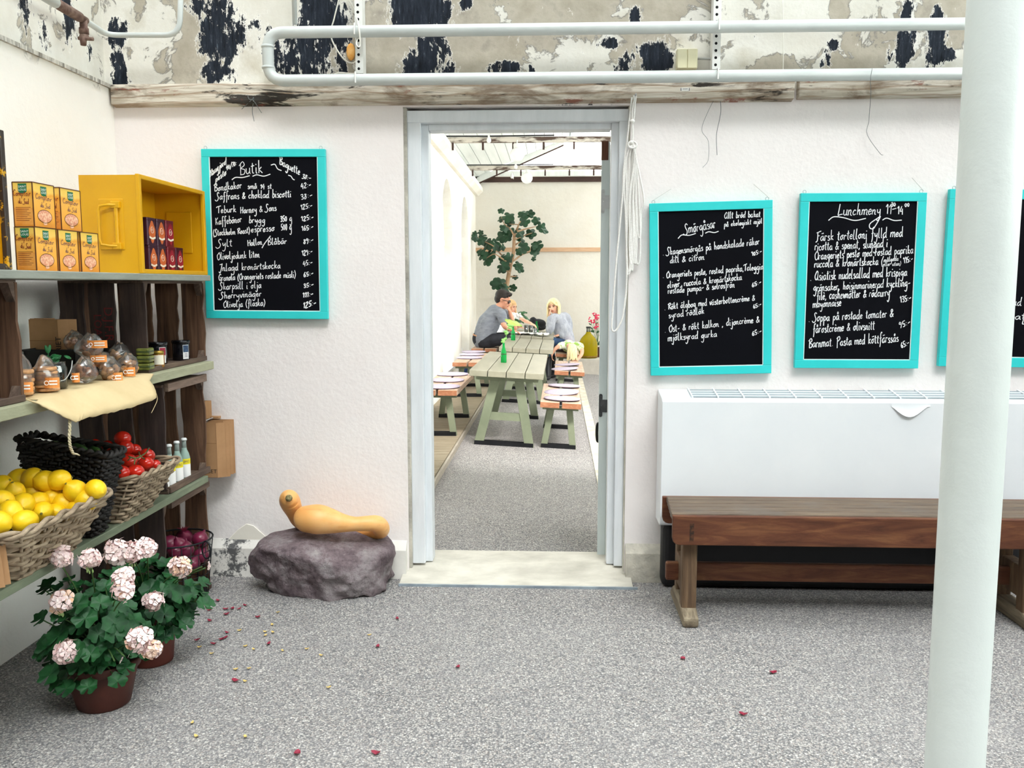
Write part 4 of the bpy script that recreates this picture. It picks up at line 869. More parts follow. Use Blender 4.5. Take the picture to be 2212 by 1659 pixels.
# ---------------------------------------------------------------- yellow metal boxes
def metal(name, c1, c2, chip, lo=.62):
    n = NT(name); n.set(Roughness=.42, **{'Specular IOR Level': .45})
    c = n.ramp(n.noise(3, 5), [(.3, c1), (.7, c2)]); c = n.mix(n.ramp(n.noise(16, 8, .7), [(lo, 0.), (lo+.02, 1.)]), c, chip); n.col(c); n.bump(n.noise(25, 5), .12, .005); return n.m
M_yel = metal('yellow_enamel', 'd29a08', 'dca60c', '4a3320', .73); M_yelin = M_yel; M_yelb = metal('chipped_black_over_yellow', '2a2320', '3a2f28', 'd09c1c', .56)
def metalbox(label, x0, x1, y0, y1, z0, z1, m, mi, handle=True):
    t = thing('metal_box', label, 'box', ((x0+x1)/2, (y0+y1)/2, z0), group='yellow metal boxes on the top shelf'); th = .006
    b = MB(); b.box(x0, x1, y0, y0+th, z0, z1); b.box(x0, x1, y1-th, y1, z0, z1); b.box(x0, x1, y0+th, y1-th, z0, z0+th); b.box(x0, x1, y0+th, y1-th, z1-th, z1); b.box(x0, x0+th, y0+th, y1-th, z0+th, z1-th); b.build('shell', m, t)
    b = MB(); b.box(x0+th, x1-.01, y0+th, y0+th+.001, z0+th, z1-th); b.box(x0+th, x1-.01, y1-th-.001, y1-th, z0+th, z1-th); b.box(x0+th, x0+th+.001, y0+th, y1-th, z0+th, z1-th); b.box(x0+th, x1-.01, y0+th, y1-th, z0+th, z0+th+.001)
    b.box(x0+th, x1-.01, y0+th, y1-th, z1-th-.001, z1-th); b.build('lining', mi, t)
    f = MB(); w = .018
    f.box(x1-.012, x1+.004, y0-.004, y0+w, z0-.000, z1+.004); f.box(x1-.012, x1+.004, y1-w, y1+.004, z0-.000, z1+.004); f.box(x1-.012, x1+.004, y0+w, y1-w, z0, z0+w); f.box(x1-.012, x1+.004, y0+w, y1-w, z1-w+.004, z1+.004)
    f.build('rim', m, t, bevel=.003)
    if handle:
        xm = (x0+x1)/2; zm = (z0+z1)/2
        MB().box(xm-.045, xm+.055, y0-.003, y0+.002, zm-.1, zm+.1).build('handle_plate', m, t, bevel=.003)
        h = [(xm+.03, y0-.012, zm+.075), (xm+.0, y0-.018, zm+.075), (xm-.03, y0-.022, zm+.07), (xm-.035, y0-.024, zm+.05), (xm-.035, y0-.024, zm-.06), (xm-.03, y0-.022, zm-.08), (xm+.0, y0-.018, zm-.085), (xm+.03, y0-.012, zm-.085)]
        MB().tube(h, .0055, 8).build('bail_handle', m, t, True)
        k = MB(); k.tube([(xm+.028, y0-.007, zm-.085), (xm+.028, y0-.007, zm+.08)], .009, 8); k.box(xm+.01, xm+.045, y0-.016, y0, zm+.063, zm+.09); k.box(xm+.01, xm+.045, y0-.016, y0, zm-.098, zm-.072); k.build('handle_hinge', m, t, bevel=.003)
        MB().box(x0+.06, x1-.06, y1-th-.006, y1-th-.001, zm-.09, zm+.10).build('pressed_panel', mi, t, bevel=.004)
    return t
metalbox('big open yellow metal box holding tea tins on the top shelf', -1.865, -1.625, 3.46, 4.12, 1.4945, 1.88, M_yel, M_yelin)
metalbox('chipped black and yellow metal box cut off by the left photo edge', -1.865, -1.625, 1.96, 2.60, 1.4945, 1.90, M_yelb, M_yel, False)

# ---------------------------------------------------------------- tea tins
M_tin = {k: pm('tin_'+k, a, b, .35, 20, metal=.2) for k, a, b in (('plum', '4c2436', '3b1f2e'), ('red', '7d1524', '6a1220'), ('wine', '4d1226', '3f0f20'))}
M_car = {'orange': pm('orange_cartouche', 'cf6a35', 'c35f2f', .5, 20), 'red': pm('red_cartouche', 'a0192a', '8f1626', .5, 20)}; M_pale = pm('pale_print', 'e8dcc8', None, .6)
def tin(y, z, body, car, label, rz=0):
    t = thing('tea_tin', label, 'tin', (-1.70, y, z), rz, 'tea tins in the yellow metal box'); w, d, h = .039, .030, .113
    prof = [(-w, -d), (w, -d), (w, d), (-w, d)]
    def rr(s, r=.008):
        o = []
        for (a, b), a0 in (((-w+r, -d+r), PI), ((w-r, -d+r), 1.5*PI), ((w-r, d-r), 0), ((-w+r, d-r), .5*PI)):
            for i in range(4): q = a0+PI/2*i/3; o.append(((b+r*math.sin(q))*s, (a+r*math.cos(q))*s))
        return o
    b = MB(); b.prism([(x, yy, 0) for x, yy in rr(1)], (0, 0, h-.012)); b.build('body', M_tin[body], t, local=True)
    b = MB(); b.prism([(x, yy, h-.012) for x, yy in rr(1.015)], (0, 0, .012)); b.build('lid', M_tin[body], t, local=True, bevel=.002)
    X = d+.0004; b = MB()
    pts = []
    for i in range(24):
        a = 2*PI*i/24; r = 1+.10*math.cos(4*a); pts.append((X, .031*r*math.cos(a)*.93, .054+.043*r*math.sin(a)))
    b.prism(pts, (.0006, 0, 0)); b.build('cartouche', M_car[car], t, local=True)
    r = MB(); r.tube([(X+.0008, .013*math.cos(a), .062+.013*math.sin(a)) for a in [2*PI*i/20 for i in range(20)]], .0009, 4, True)
    r.text('HT', .013, Matrix.Translation((X+.0009, 0, .062)) @ Euler((PI/2, 0, PI/2)).to_matrix().to_4x4())
    r.prism([(X+.0006, -.028, .036), (X+.0006, 0, .030), (X+.0006, .028, .036), (X+.0006, .028, .028), (X+.0006, 0, .022), (X+.0006, -.028, .028)], (.0005, 0, 0)); r.build('lettering', M_pale, t, local=True)
    return t
zb = 1.502
for i, (y, bd, cr_, lb) in enumerate(((3.665, 'plum', 'orange', 'leftmost orange tea tin in the bottom row of the yellow box'), (3.752, 'plum', 'orange', 'second orange tea tin in the bottom row of the yellow box'), (3.845, 'red', 'red', 'red tea tin in the bottom row, left of the wine-dark one'), (3.93, 'wine', 'red', 'rightmost wine-dark tea tin with nothing stacked on it'))): tin(y, zb, bd, cr_, lb)
for i, (y, bd, cr_, lb) in enumerate(((3.66, 'plum', 'orange', 'leftmost orange tea tin of the three stacked on top'), (3.75, 'plum', 'orange', 'middle orange tea tin of the three stacked on top'), (3.838, 'red', 'red', 'red tea tin stacked on top at the right'))): tin(y, zb+.1135, bd, cr_, lb)

# ---------------------------------------------------------------- couscous cartons
n = NT('yellow_orange_carton'); n.set(Roughness=.5)
tc = n.node('ShaderNodeTexCoord'); sp = n.node('ShaderNodeSeparateXYZ'); n.link(tc.outputs['Object'], sp.inputs[0])
zz = n.math('ADD', n.math('MULTIPLY', sp.outputs[2], 6.9), n.math('MULTIPLY', n.math('SUBTRACT', n.noise(14, 3), .5), .35))
n.col(n.ramp(zz, [(.0, 'd98a22'), (.3, 'f0a83a'), (.6, 'f2b24a'), (.72, 'e8a02e'), (.8, 'f3c65e'), (1., 'ecc452')])); M_cart = n.m
M_edge = pm('carton_edge', '5a3016', None, .6); M_grn = pm('green_badge', '0e6a44', None, .5); M_ink = pm('violet_ink', '4a2f57', None, .6); M_red = pm('brick_ink', '7e2f26', None, .6); M_wht = pm('white_print', 'f3f2ec', None, .6)
M_food = pm('grain_dish', 'd98a6a', 'f0c3a0', .6, 130, lo=.4, hi=.6); M_or = pm('orange_panel', 'dd8a2a', 'e6a04a', .6, 20)
def carton(y, z, label, rz=0.0, first=[None]):
    M = TR((-1.715, y, z), rz)
    if first[0] is not None: return dup(first[0], M, label)
    t = thing('food_carton', label, 'carton', (0, 0, 0), 0, 'orange food cartons on the top shelf'); w, d, h = .062, .033, .143
    MB().box(-d, d, -w, w, 0, h).build('carton', M_cart, t, local=True)
    e = MB(); q = .0014
    for x, yy in ((d, -w), (d, w), (-d, -w)): e.box(x-q, x+q, yy-q, yy+q, 0, h)
    for z_ in (0, h): e.box(d-q, d+q, -w, w, z_-q, z_+q); e.box(-d, d, -w-q, -w+q, z_-q, z_+q)
    e.build('printed_edge', M_edge, t, local=True)
    X = d+.0005; fx = Euler((PI/2, 0, PI/2)).to_matrix().to_4x4(); fy = Euler((PI/2, 0, 0)).to_matrix().to_4x4(); Y = -w-.0005
    def badge(M_, s):
        p = [(-.017*s, .016), (.017*s, .016), (.017*s, -.008), (.010*s, -.014), (0, -.0155), (-.010*s, -.014), (-.017*s, -.008)]
        MB().prism([M_ @ Vector((a, b, 0)) for a, b in p], (M_.to_3x3() @ Vector((0, 0, .0005)))).build('badge', M_grn, t, local=True)
        k = MB(); k.text('SAINT', .0115*s, M_ @ Matrix.Translation((0, .006, .0007))); k.text('LOUIS', .0115*s, M_ @ Matrix.Translation((0, -.004, .0007))); k.build('badge_lettering', M_wht, t, local=True)
    def script(M_, o, s, m):
        k = MB(); nr = M_.to_3x3() @ Vector((0, 0, 1)); up = M_.to_3x3() @ Vector((0, 1, 0)); P = lambda a, b: M_ @ Vector((a, b, .0007))
        hand(k, 'Comptoir', P(-.048*s+o, .004), P(.046*s+o, .002), up, nr, .0085, .0016); hand(k, 'du Sud', P(-.022*s+o, -.021), P(.034*s+o, -.023), up, nr, .0075, .0015); k.build('script_lettering', m, t, local=True)
    A = fx.copy(); A.translation = (X, 0, .118); badge(A, 1); A = fx.copy(); A.translation = (X, 0, .088); script(A, 0, 1, M_ink)
    b = MB(); pts = [(X, .040*math.cos(a), .037+.020*math.sin(a)*(1 if math.sin(a) > 0 else .9)) for a in [2*PI*i/28 for i in range(28)]]; b.prism(pts, (.0005, 0, 0)); b.prism([(X, -.014, .026), (X, .014, .026), (X, .010, .010), (X, -.008, .008)], (.0005, 0, 0)); b.build('dish_picture', M_food, t, local=True)
    MB().tube([(X+.0004, .041*math.cos(a), .037+.021*math.sin(a)) for a in [2*PI*i/28 for i in range(28)]], .0009, 4, True).build('dish_rim', M_edge, t, local=True)
    B = fy.copy(); B.translation = (0, Y, .122); badge(B, .85); B = fy.copy(); B.translation = (-.002, Y, .096); script(B, 0, .62, M_red)
    MB().box(-d+.002, d-.002, Y, Y+.0004, .006, .060).build('side_panel_print', M_or, t, local=True)
    k = MB()
    for j in range(8): k.ribbon([(-.026, Y-.0004, .062-.006*j), (.024-.006*(j % 3), Y-.0004, .062-.006*j)], .0012, (0, -1, 0))
    k.build('small_print', M_red, t, local=True)
    first[0] = t; t.matrix_basis = M; return t
carton(2.893, 1.4945, 'orange food carton at the left end of the bottom row'); carton(3.030, 1.4945, 'middle orange food carton of the bottom row'); carton(3.172, 1.4945, 'orange food carton at the right end of the bottom row, nothing on top')
carton(2.895, 1.638, 'orange food carton stacked on top at the left'); carton(3.06, 1.638, 'orange food carton stacked on top at the right', -.03)
tag(MB().prism([(-1.78, 2.80, 1.4942), (-1.655, 2.80, 1.4942), (-1.625, 2.93, 1.4942), (-1.64, 3.24, 1.4942), (-1.78, 3.24, 1.4942)], (0, 0, .0003)).build('paper_sheet', pm('grey_paper', 'a9a59e', None, .8), None, base=(-1.7, 3.0, 1.494)), 'thin paper liner under the orange cartons', 'paper')

# ---------------------------------------------------------------- jars on the crate floor
ZC = 1.1030
M_jar = pm('black_glass_jar', '0c0c10', '14141a', .18, 10, spec=.6); M_lab = pm('white_label', 'eceae8', None, .6)
def arclabel(c, r, z0, z1, a0, a1, n=10):
    return MB().grid([[(c[0]+r*math.cos(a), c[1]+r*math.sin(a), z) for a in [a0+(a1-a0)*i/n for i in range(n+1)]] for z in (z0, z1)])
VA = lambda x, y: math.atan2(-y, -x)      # direction from a shelf thing to the visitor
def blackjar(u, v, r, h, pic, label):
    q = PZ(u, v, ZC); t = thing('preserve_jar', label, 'jar', q, group='black jars in the crate')
    MB().lathe([(r*.93, 0), (r, .004), (r, h*.86), (r*.95, h*.88)], q, 28).build('jar', M_jar, t, True)
    MB().lathe([(r*1.04, h*.85), (r*1.08, h*.86), (r*1.08, h*.98), (r*1.0, h), (.0, h)], q, 28).build('lid', M_jar, t, True)
    a = VA(q.x, q.y)+.62
    l = arclabel(q, r+.0006, q.z+h*.08, q.z+h*.78, a-.42, a+.36).build('paper_label', M_lab, t)
    arclabel(q, r+.0010, q.z+h*.42, q.z+h*.76, a-.38, a+.32).build('berry_picture', pic, l)
    k = MB()
    for j in range(3): k.grid([[(q.x+(r+.0011)*math.cos(b), q.y+(r+.0011)*math.sin(b), q.z+h*(.34-.07*j)+e) for b in (a-.2, a-.1, a, a+.15)] for e in (0, .0018)])
    k.build('label_print', M_ink, l)
M_rasp = pm('raspberry_print', 'b31f3c', '7a1230', .5, 120); M_blue = pm('blueberry_print', '1c2a4d', '3f5f7d', .5, 120)
blackjar(341, 787, .040, .098, M_rasp, 'black jam jar with a red berry label behind the tins'); blackjar(392, 778, .038, .093, M_blue, 'black jam jar with a blue berry label at the right')
def stackedtin(i, lab, q):
    z = q.z+.0305*i; t = thing('fish_tin', lab, 'tin', (q.x, q.y, z), .12, 'small square tins in a pile')
    MB().box(-.026, .026, -.034, .034, .001, .029).build('tin', pm('olive_tin', '8a8f43', '5b6230', .35, 25, metal=.4), t, local=True, bevel=.006)
    MB().box(-.0268, .0268, -.0348, .0348, .008, .022).build('dark_band', pm('dark_green_print', '20301f', '39471f', .4, 30), t, local=True, bevel=.006)
q = PZ(323, 799, ZC); q.x -= .015
for i, lab in enumerate(('bottom tin of the little olive pile beside the crate post', 'middle tin of the little olive pile beside the crate post', 'top tin of the little olive pile beside the crate post')): stackedtin(i, lab, q)
q = PZ(344, 793, ZC); t = thing('honey_jar', 'small amber jar with a cream label and gold lid in front of the black jars', 'jar', q)
MB().lathe([(.021, 0), (.023, .003), (.023, .05), (.019, .058)], q, 24).build('jar', pm('amber_honey', '8a5a1e', 'a36e26', .15, 10, spec=.6), t, True); MB().lathe([(.021, .056), (.022, .057), (.022, .069), (.0, .07)], q, 24).build('lid', pm('gold_lid', 'a98c3c', '92772f', .3, 10, metal=.6), t, True)
arclabel(q, .0236, q.z+.012, q.z+.052, VA(q.x, q.y)-.9, VA(q.x, q.y)+.9, 12).build('paper_label', pm('cream_label', 'ece4cf', None, .6), t)

# ---------------------------------------------------------------- lemonade bottles
def glass_liq(name, c):
    n = NT(name); n.set(Roughness=.12, **{'Specular IOR Level': .6, 'Transmission Weight': .45, 'IOR': 1.2}); n.b.inputs['Base Color'].default_value = lin(c); return n.m
M_lem = glass_liq('cloudy_lemonade_bottle', 'b5cfc4'); M_clr = glass_liq('clear_bottle_neck', 'c3d0cb'); M_cap = pm('white_crown_cap', 'e9ebea', 'dfe1e0', .4, 10); M_ylab = pm('yellow_label', 'e5d320', None, .5)
def bottle(u, v, label, proto=[None]):
    q = PX(u, v, -1.655); q.z = .5755; rz = 0
    if proto[0] is not None: return dup(proto[0], TR(q, 0, s=.84), label)
    t = thing('lemonade_bottle', label, 'bottle', (0, 0, 0), 0, 'lemonade bottles in the crate'); r = .0285
    MB().lathe([(r*.9, 0), (r, .006), (r, .108), (r*.97, .118), (r*.78, .14), (r*.5, .158), (.0125, .17)], (0, 0, 0), 24).build('glass_body', M_lem, t, True, local=True)
    MB().lathe([(.0125, .17), (.0115, .20), (.012, .206), (.0135, .208), (.0135, .214)], (0, 0, 0), 18).build('neck', M_clr, t, True, local=True)
    MB().lathe([(.0155, .209), (.0152, .217), (.012, .222), (.0, .223)], (0, 0, 0), 18).build('crown_cap', M_cap, t, True, local=True)
    a = math.atan2(-4.0, 1.66)+.25
    l = arclabel((0, 0), r+.0005, .012, .082, a-1.1, a+1.1, 14).build('paper_label', M_lab, t, local=True)
    arclabel((0, 0), r+.0006, .082, .112, a-1.1, a+1.1, 14).build('yellow_band', M_ylab, l, local=True)
    m = MB(); f = Matrix.Translation(((r+.0008)*math.cos(a), (r+.0008)*math.sin(a), .0965)) @ Euler((PI/2, 0, a+PI/2)).to_matrix().to_4x4(); m.text('LIMO', .019, f)
    m.v = [Vector(((r+.0012)*math.cos(math.atan2(p.y, p.x)), (r+.0012)*math.sin(math.atan2(p.y, p.x)), p.z)) for p in m.v]; m.build('label_lettering', M_ink, l, local=True)
    t.matrix_basis = TR(q, 0, s=.84); proto[0] = t; return t
for u, lab in ((353, 'lemonade bottle nearest the left post of the lower crate'), (368, 'second lemonade bottle from the left in the front row'), (385, 'second lemonade bottle from the right in the front row'), (401, 'lemonade bottle at the right end of the front row')): bottle(u, 1040, lab)
for x, y, lab in ((-1.735, 3.80, 'lemonade bottle standing behind the front row by the post'),): dup(bpy.data.objects['lemonade_bottle'], TR((x, y, .5755), s=.84), lab)
for x, y, lab in ((-1.70, 3.562, 'lemonade bottle whose cap shows behind the tomatoes'),): dup(bpy.data.objects['lemonade_bottle'], TR((x, y, .5627), s=.84), lab)

# ---------------------------------------------------------------- wicker baskets
M_wick = pm('grey_wicker', '7a6854', 'ad9a82', .8, 18, (1, 1, 3), .5, 90); M_dwick = pm('black_wicker', '0b0908', '1b1614', .6, 18, (1, 1, 3), .4, 90)
def basket(label, bot, rim, rows, mat, r=.0055, stakes=(9, 6), seed=0, zr_=None, wob=.004, grp='woven baskets on the lowest shelf'):
    """bot, rim = (x0, x1, y0, y1, z)"""
    R = random.Random(seed); t = thing('wicker_basket', label, 'basket', ((bot[0]+bot[1])/2, (bot[2]+bot[3])/2, bot[4]), group=grp)
    zt = zr_ or (lambda x, y: rim[4])
    def ring(k):
        x0, x1, y0, y1 = [bot[i]+(rim[i]-bot[i])*k for i in range(4)]
        nx, ny = stakes[1], stakes[0]; rc = .035; P = []
        for i in range(ny): P.append((x1, y0+(y1-y0)*(i+.5)/ny))
        for i in range(nx): P.append((x1-(x1-x0)*(i+.5)/nx, y1))
        for i in range(ny): P.append((x0, y1-(y1-y0)*(i+.5)/ny))
        for i in range(nx): P.append((x0+(x1-x0)*(i+.5)/nx, y0))
        c = ((x0+x1)/2, (y0+y1)/2)
        return [Vector((a, b, bot[4]+.008+(zt(a, b)-bot[4]-.014)*k)) for a, b in P], Vector((c[0], c[1], 0))
    n = 2*(stakes[0]+stakes[1]); w = MB()
    for j in range(rows):
        P, c = ring(j/(rows-1)*.97)
        Q = []
        for i, p in enumerate(P):
            d = (p-c); d.z = 0; d.normalize(); Q.append(p+d*(r*1.25*(1 if (i+j) % 2 else -1))+Vector((0, 0, R.uniform(-1, 1)*wob)))
        w.tube(catmull(Q, 3, True), [r*R.uniform(.8, 1.15) for _ in range(3*n)], 6, True)
    w.build('weave', mat, t, True)
    s = MB(); A, _ = ring(0); B, _ = ring(1.0)
    for a, b in zip(A, B): s.tube([a, a+(b-a)*.5, b], r*.75, 5)
    s.build('stakes', mat, t, True)
    m = MB(); P, c = ring(1.03)
    for s_ in (0, 1):
        Q = []
        for i, p in enumerate(catmull(P, 2, True)):
            d = (p-c); d.z = 0; d.normalize(); a = i*1.15+PI*s_; Q.append(p+d*(r*1.3*math.cos(a))+Vector((0, 0, r*1.2*math.sin(a)+r)))
        m.tube(catmull(Q, 2, True), r*1.15, 6, True)
    m.build('braided_rim', mat, t, True)
    MB().box(bot[0], bot[1], bot[2], bot[3], bot[4]+.001, bot[4]+.006).build('base', mat, t)
    return t
basket('wide grey wicker basket heaped with lemons', (-1.93, -1.60, 2.50, 2.83, .5625), (-1.97, -1.515, 2.36, 2.92, .735), 9, M_wick, .0068, (9, 6), 3)
basket('dark wicker basket standing between the lemons and the tomatoes', (-1.80, -1.61, 2.95, 3.04, .5625), (-1.865, -1.545, 2.955, 3.075, .85), 26, M_dwick, .0068, (5, 14), 5, lambda x, y: .845+(-1.53-x)*.17)
basket('grey wicker basket heaped with tomatoes', (-1.90, -1.60, 3.14, 3.40, .5625), (-1.94, -1.525, 3.12, 3.50, .735), 11, M_wick, .0058, (8, 7), 7)
M_lemon = pm('lemon_peel', 'e9b90f', 'f3cb1a', .38, 6, bump=.35, bscale=130, spec=.45, sss=.06, bdist=.002); M_tip = pm('lemon_tip', '8a7a22', '5f5a20', .7, 60)
LEM = [(38.6, 1034.7, 'dull lemon at the back left of the heap'), (99, 1039.6, 'big lemon at the top middle of the heap'), (128, 1037, 'lemon tucked behind the big top lemon'), (164, 1061, 'big bright lemon right of the top pair'), (207, 1056.4, 'lemon perched on the right corner of the basket rim'), (31, 1064, 'lemon with a green stem scar on the left'), (72, 1064, 'lemon below the big top lemon'), (113, 1076, 'lemon in the middle row with its tip upward'), (138.6, 1088, 'bright lemon in the middle of the heap'), (186, 1079, 'lemon below the one on the right corner'), (50.6, 1088, 'lemon with a dark tip facing the front'), (91.6, 1105, 'lemon with a green tip facing the front'), (120, 1108, 'small lemon part hidden at the front rim'), (53, 1127, 'lemon lying sideways at the front rim'), (24, 1107, 'lemon low on the left behind the sideways one'), (5, 1083, 'lemon at the left photo edge in the middle row'), (4, 1048, 'lemon at the left photo edge in the top row'), (80, 1086, 'lemon wedged between the two tip-facing lemons'), (168, 1096, 'lemon sunk behind the rim at the right'), (-2, 1128, 'lemon at the left photo edge in the lowest row'), (70, 1034, 'shaded lemon peeping between the top lemons')]
prof = []
for i in range(15):
    a = PI*i/14; z = -math.cos(a); r = math.sin(a)**.9; prof.append((max(1e-6, r), z))
prof[-1] = (1e-6, 1.16); prof[-2] = (.16, 1.08); prof[-3] = (.33, .97); prof[0] = (1e-6, -1.10); prof[1] = (.17, -1.02)
R = random.Random(8)
for i, (u, v, lab) in enumerate(LEM):
    k = (v-1034)/(1128-1034); X = -1.80+.215*k
    if i == 4: X = -1.60
    if i == 9: X = -1.63
    if i == 18: X = -1.62
    q = PX(u, v, X)
    if q.y > 2.81: q = PY(u, v, 2.81)
    if q.y < 2.44: q = PY(u, v, 2.44)
    s = .0345*R.uniform(.93, 1.06)*(1.12 if i in (1, 3) else 1)
    ax = Euler((R.uniform(-.5, .5), R.uniform(.6, 2.3), R.uniform(-3, 3))).to_matrix()
    if i in (10, 11): ax = Vector((1.2, -2.4, .2 if i == 11 else -.25)).to_track_quat('Z', 'Y').to_matrix()
    if i == 5: ax = Vector((.4, -1, 2)).to_track_quat('Z', 'Y').to_matrix()
    if i in (13,): ax = Vector((-.5, -1, .1)).to_track_quat('Z', 'Y').to_matrix()
    if i in (1,): ax = Vector((.7, 1, -.5)).to_track_quat('Z', 'Y').to_matrix()
    t = tag(MB().lathe([(a*s, b*s*1.12) for a, b in prof], (0, 0, 0), 22, ax).build('lemon', M_lemon, None, True), lab, 'lemon', 'lemons in the wicker basket'); t.location = q
    MB().lathe([(.0, s*1.305), (.004, s*1.298), (.0045, s*1.27)], (0, 0, 0), 8, ax).build('tip', M_tip, t, local=True)
M_tom = pm('tomato_skin', 'b3170f', 'cc2a17', .16, 5, spec=.6, sss=.05); M_vine = pm('tomato_vine', '3d4a1f', '5a6630', .6, 40)
TOM = [(265, 947, 18, -1.74, 'topmost dark red tomato at the back'), (270, 968, 19, -1.72, 'tomato right under the topmost one'), (290, 972, 15, -1.70, 'tomato right of the upper pair against the post'), (232, 962, 12, -1.80, 'tomato half hidden behind the dark basket rim, right one'), (206, 958, 11, -1.85, 'tomato barely showing over the dark basket rim'), (318, 984, 17, -1.64, 'tomato at the upper right end of the vine'), (278, 996, 18, -1.62, 'tomato at the left end of the vine'), (298, 997, 15, -1.66, 'tomato under the middle of the vine'), (315, 1003, 18, -1.585, 'tomato below the right end of the vine'), (293, 1020, 19, -1.56, 'big round tomato at the very front'), (263, 1022, 18, -1.59, 'front left tomato against the dark basket'), (335, 1005, 13, -1.575, 'tomato at the right rim of the basket'), (303, 982, 10, -1.70, 'small tomato behind the vine')]
for i, (u, v, r, X, lab) in enumerate(TOM):
    q = PX(u, v, X); s = r*q.y/F; mb = MB()
    pr = [(max(1e-6, s*math.sin(PI*j/12)*(1+.03*math.sin(PI*j/12))), -s*.92*math.cos(PI*j/12)) for j in range(13)]; pr[-1] = (1e-6, s*.80); pr[0] = (1e-6, -s*.86)
    t = tag(mb.lathe(pr, (0, 0, 0), 20, Euler((R.uniform(-.5, .5), R.uniform(-.4, .5), 0)).to_matrix()).build('tomato', M_tom, None, True), lab, 'tomato', 'tomatoes in the wicker basket'); t.location = q
V = [PX(u, v, X) for u, v, X in ((278, 986, -1.575), (292, 990, -1.55), (303, 986, -1.55), (315, 978, -1.58), (322, 968, -1.61))]
vn = MB(); vn.tube(catmull(V, 5), .0028, 6)
for (u, v, X), (u2, v2, X2) in zip(((292, 990, -1.55), (303, 986, -1.55), (303, 986, -1.55), (284, 987, -1.56)), ((290, 1003, -1.54), (313, 992, -1.55), (300, 976, -1.6), (276, 995, -1.575))): vn.tube([PX(u, v, X), PX(u2, v2, X2)], .0022, 5)
tag(vn.build('tomato_vine', M_vine, None, True, base=V[1]), 'dry green vine lying over the front tomatoes', 'vine')
M_zuc = pm('dark_green_skin', '24421c', '3a5f28', .4, 20); M_husk = pm('husk_tip', '9aa25a', 'b9b27c', .7, 40)
for (a, b, r, lab) in ((PX(120, 955, -1.85), PX(185, 976, -1.66), .022, 'dark green cucumber leaning on the dark basket rim, left'), (PX(172, 966, -1.78), PX(212, 975, -1.62), .018, 'dark green cucumber lying over the dark basket rim, right')):
    t = thing('cucumber', lab, 'cucumber', a, group='cucumbers in the dark basket'); d = b-a
    MB().tube([a, a+d*.06, a+d*.3, a+d*.75, a+d*.95, b], [r*.3, r*.8, r, r, r*.7, r*.2], 12).build('fruit', M_zuc, t, True)
    MB().tube([b-d*.02, b+d*.10], [r*.35, r*.2], 8).build('stalk', M_husk, t, True)

# ---------------------------------------------------------------- red onions in a wire basket
M_on = pm('red_onion', '4d1129', '7d2443', .3, 7, (1, 1, .3), spec=.5, lo=.3, hi=.7); M_wireb = pm('black_wire', '17191c', '2a2d31', .5, 20, metal=.4)
oc = Vector((-1.70, 3.84, .02)); wb = thing('wire_basket', 'round black wire basket of red onions low in the crate', 'basket', oc)
zT, rT, rB = .28, .155, .125; m = MB()
for k in range(6):
    z = .012+(zT-.012)*k/5; r = rB+(rT-rB)*k/5; m.tube([oc+Vector((r*math.cos(a), r*math.sin(a), z)) for a in [2*PI*i/28 for i in range(28)]], .0042 if k == 5 else .0018, 6, True)
for i in range(24):
    a = 2*PI*i/24; m.tube([oc+Vector((rB*math.cos(a), rB*math.sin(a), .012)), oc+Vector((rT*math.cos(a), rT*math.sin(a), zT))], .0016, 5)
m.build('wire_cage', M_wireb, wb, True)
for a in (-.35, PI-.35):
    d = Vector((math.cos(a), math.sin(a), 0)); c = oc+d*(rT+.012)+Vector((0, 0, zT-.035)); MB().tube([c+d*(.024*math.sin(b))+Vector((0, 0, .04*math.cos(b))) for b in [2*PI*i/16 for i in range(16)]], .004, 6, True).build('ring_handle', M_wireb, wb, True)
MB().lathe([(.0, .012), (rB, .012), (rB, .015), (0, .015)], oc, 24).build('floor_mesh', M_wireb, wb)
ON = [(365, 1175, -1.70, 21, 'red onion by the left post of the crate'), (405, 1155, -1.72, 20, 'red onion with a fringed top at the back of the wire basket'), (434, 1165, -1.62, 19, 'shiny red onion at the right rim of the wire basket'), (408, 1192, -1.60, 20, 'red onion in the middle behind the wire'), (435, 1200, -1.61, 18, 'red onion low at the right behind the wire'), (373, 1212, -1.62, 19, 'paler red onion low at the left behind the wire'), (385, 1175, -1.66, 17, 'red onion between the fringed one and the left post'), (420, 1218, -1.60, 17, 'red onion at the bottom right of the wire basket'), (400, 1222, -1.62, 17, 'red onion at the bottom middle of the wire basket')]
for i, (u, v, X, r, lab) in enumerate(ON):
    q = PX(u, v, X); s = r*q.y/F; dd = Vector((q.x-oc.x, q.y-oc.y)); 
    if dd.length > .105: dd *= .105/dd.length; q.x, q.y = oc.x+dd.x, oc.y+dd.y
    t = tag(MB().lathe([(1e-6, -s*.9), (s*.5, -s*.78), (s*.9, -s*.4), (s, 0), (s*.88, s*.42), (s*.5, s*.8), (s*.2, s*1.0), (s*.1, s*1.25), (1e-6, s*1.3)], (0, 0, 0), 18, Euler((R.uniform(-.8, .8), R.uniform(-.6, .6), 0)).to_matrix()).build('red_onion', M_on, None, True), lab, 'onion', 'red onions in the wire basket'); t.location = q
    if i == 1:
        k = MB()
        for j in range(26): a = R.uniform(0, 2*PI); w = R.uniform(.008, .03); k.tube([(0, 0, s*.8), (w*.5*math.cos(a), w*.5*math.sin(a), s*1.1), (w*math.cos(a), w*math.sin(a), s*1.1+R.uniform(-.005, .015))], [.0015, .0012, .0006], 4)
        k.build('root_fringe', M_skin, t, local=True)

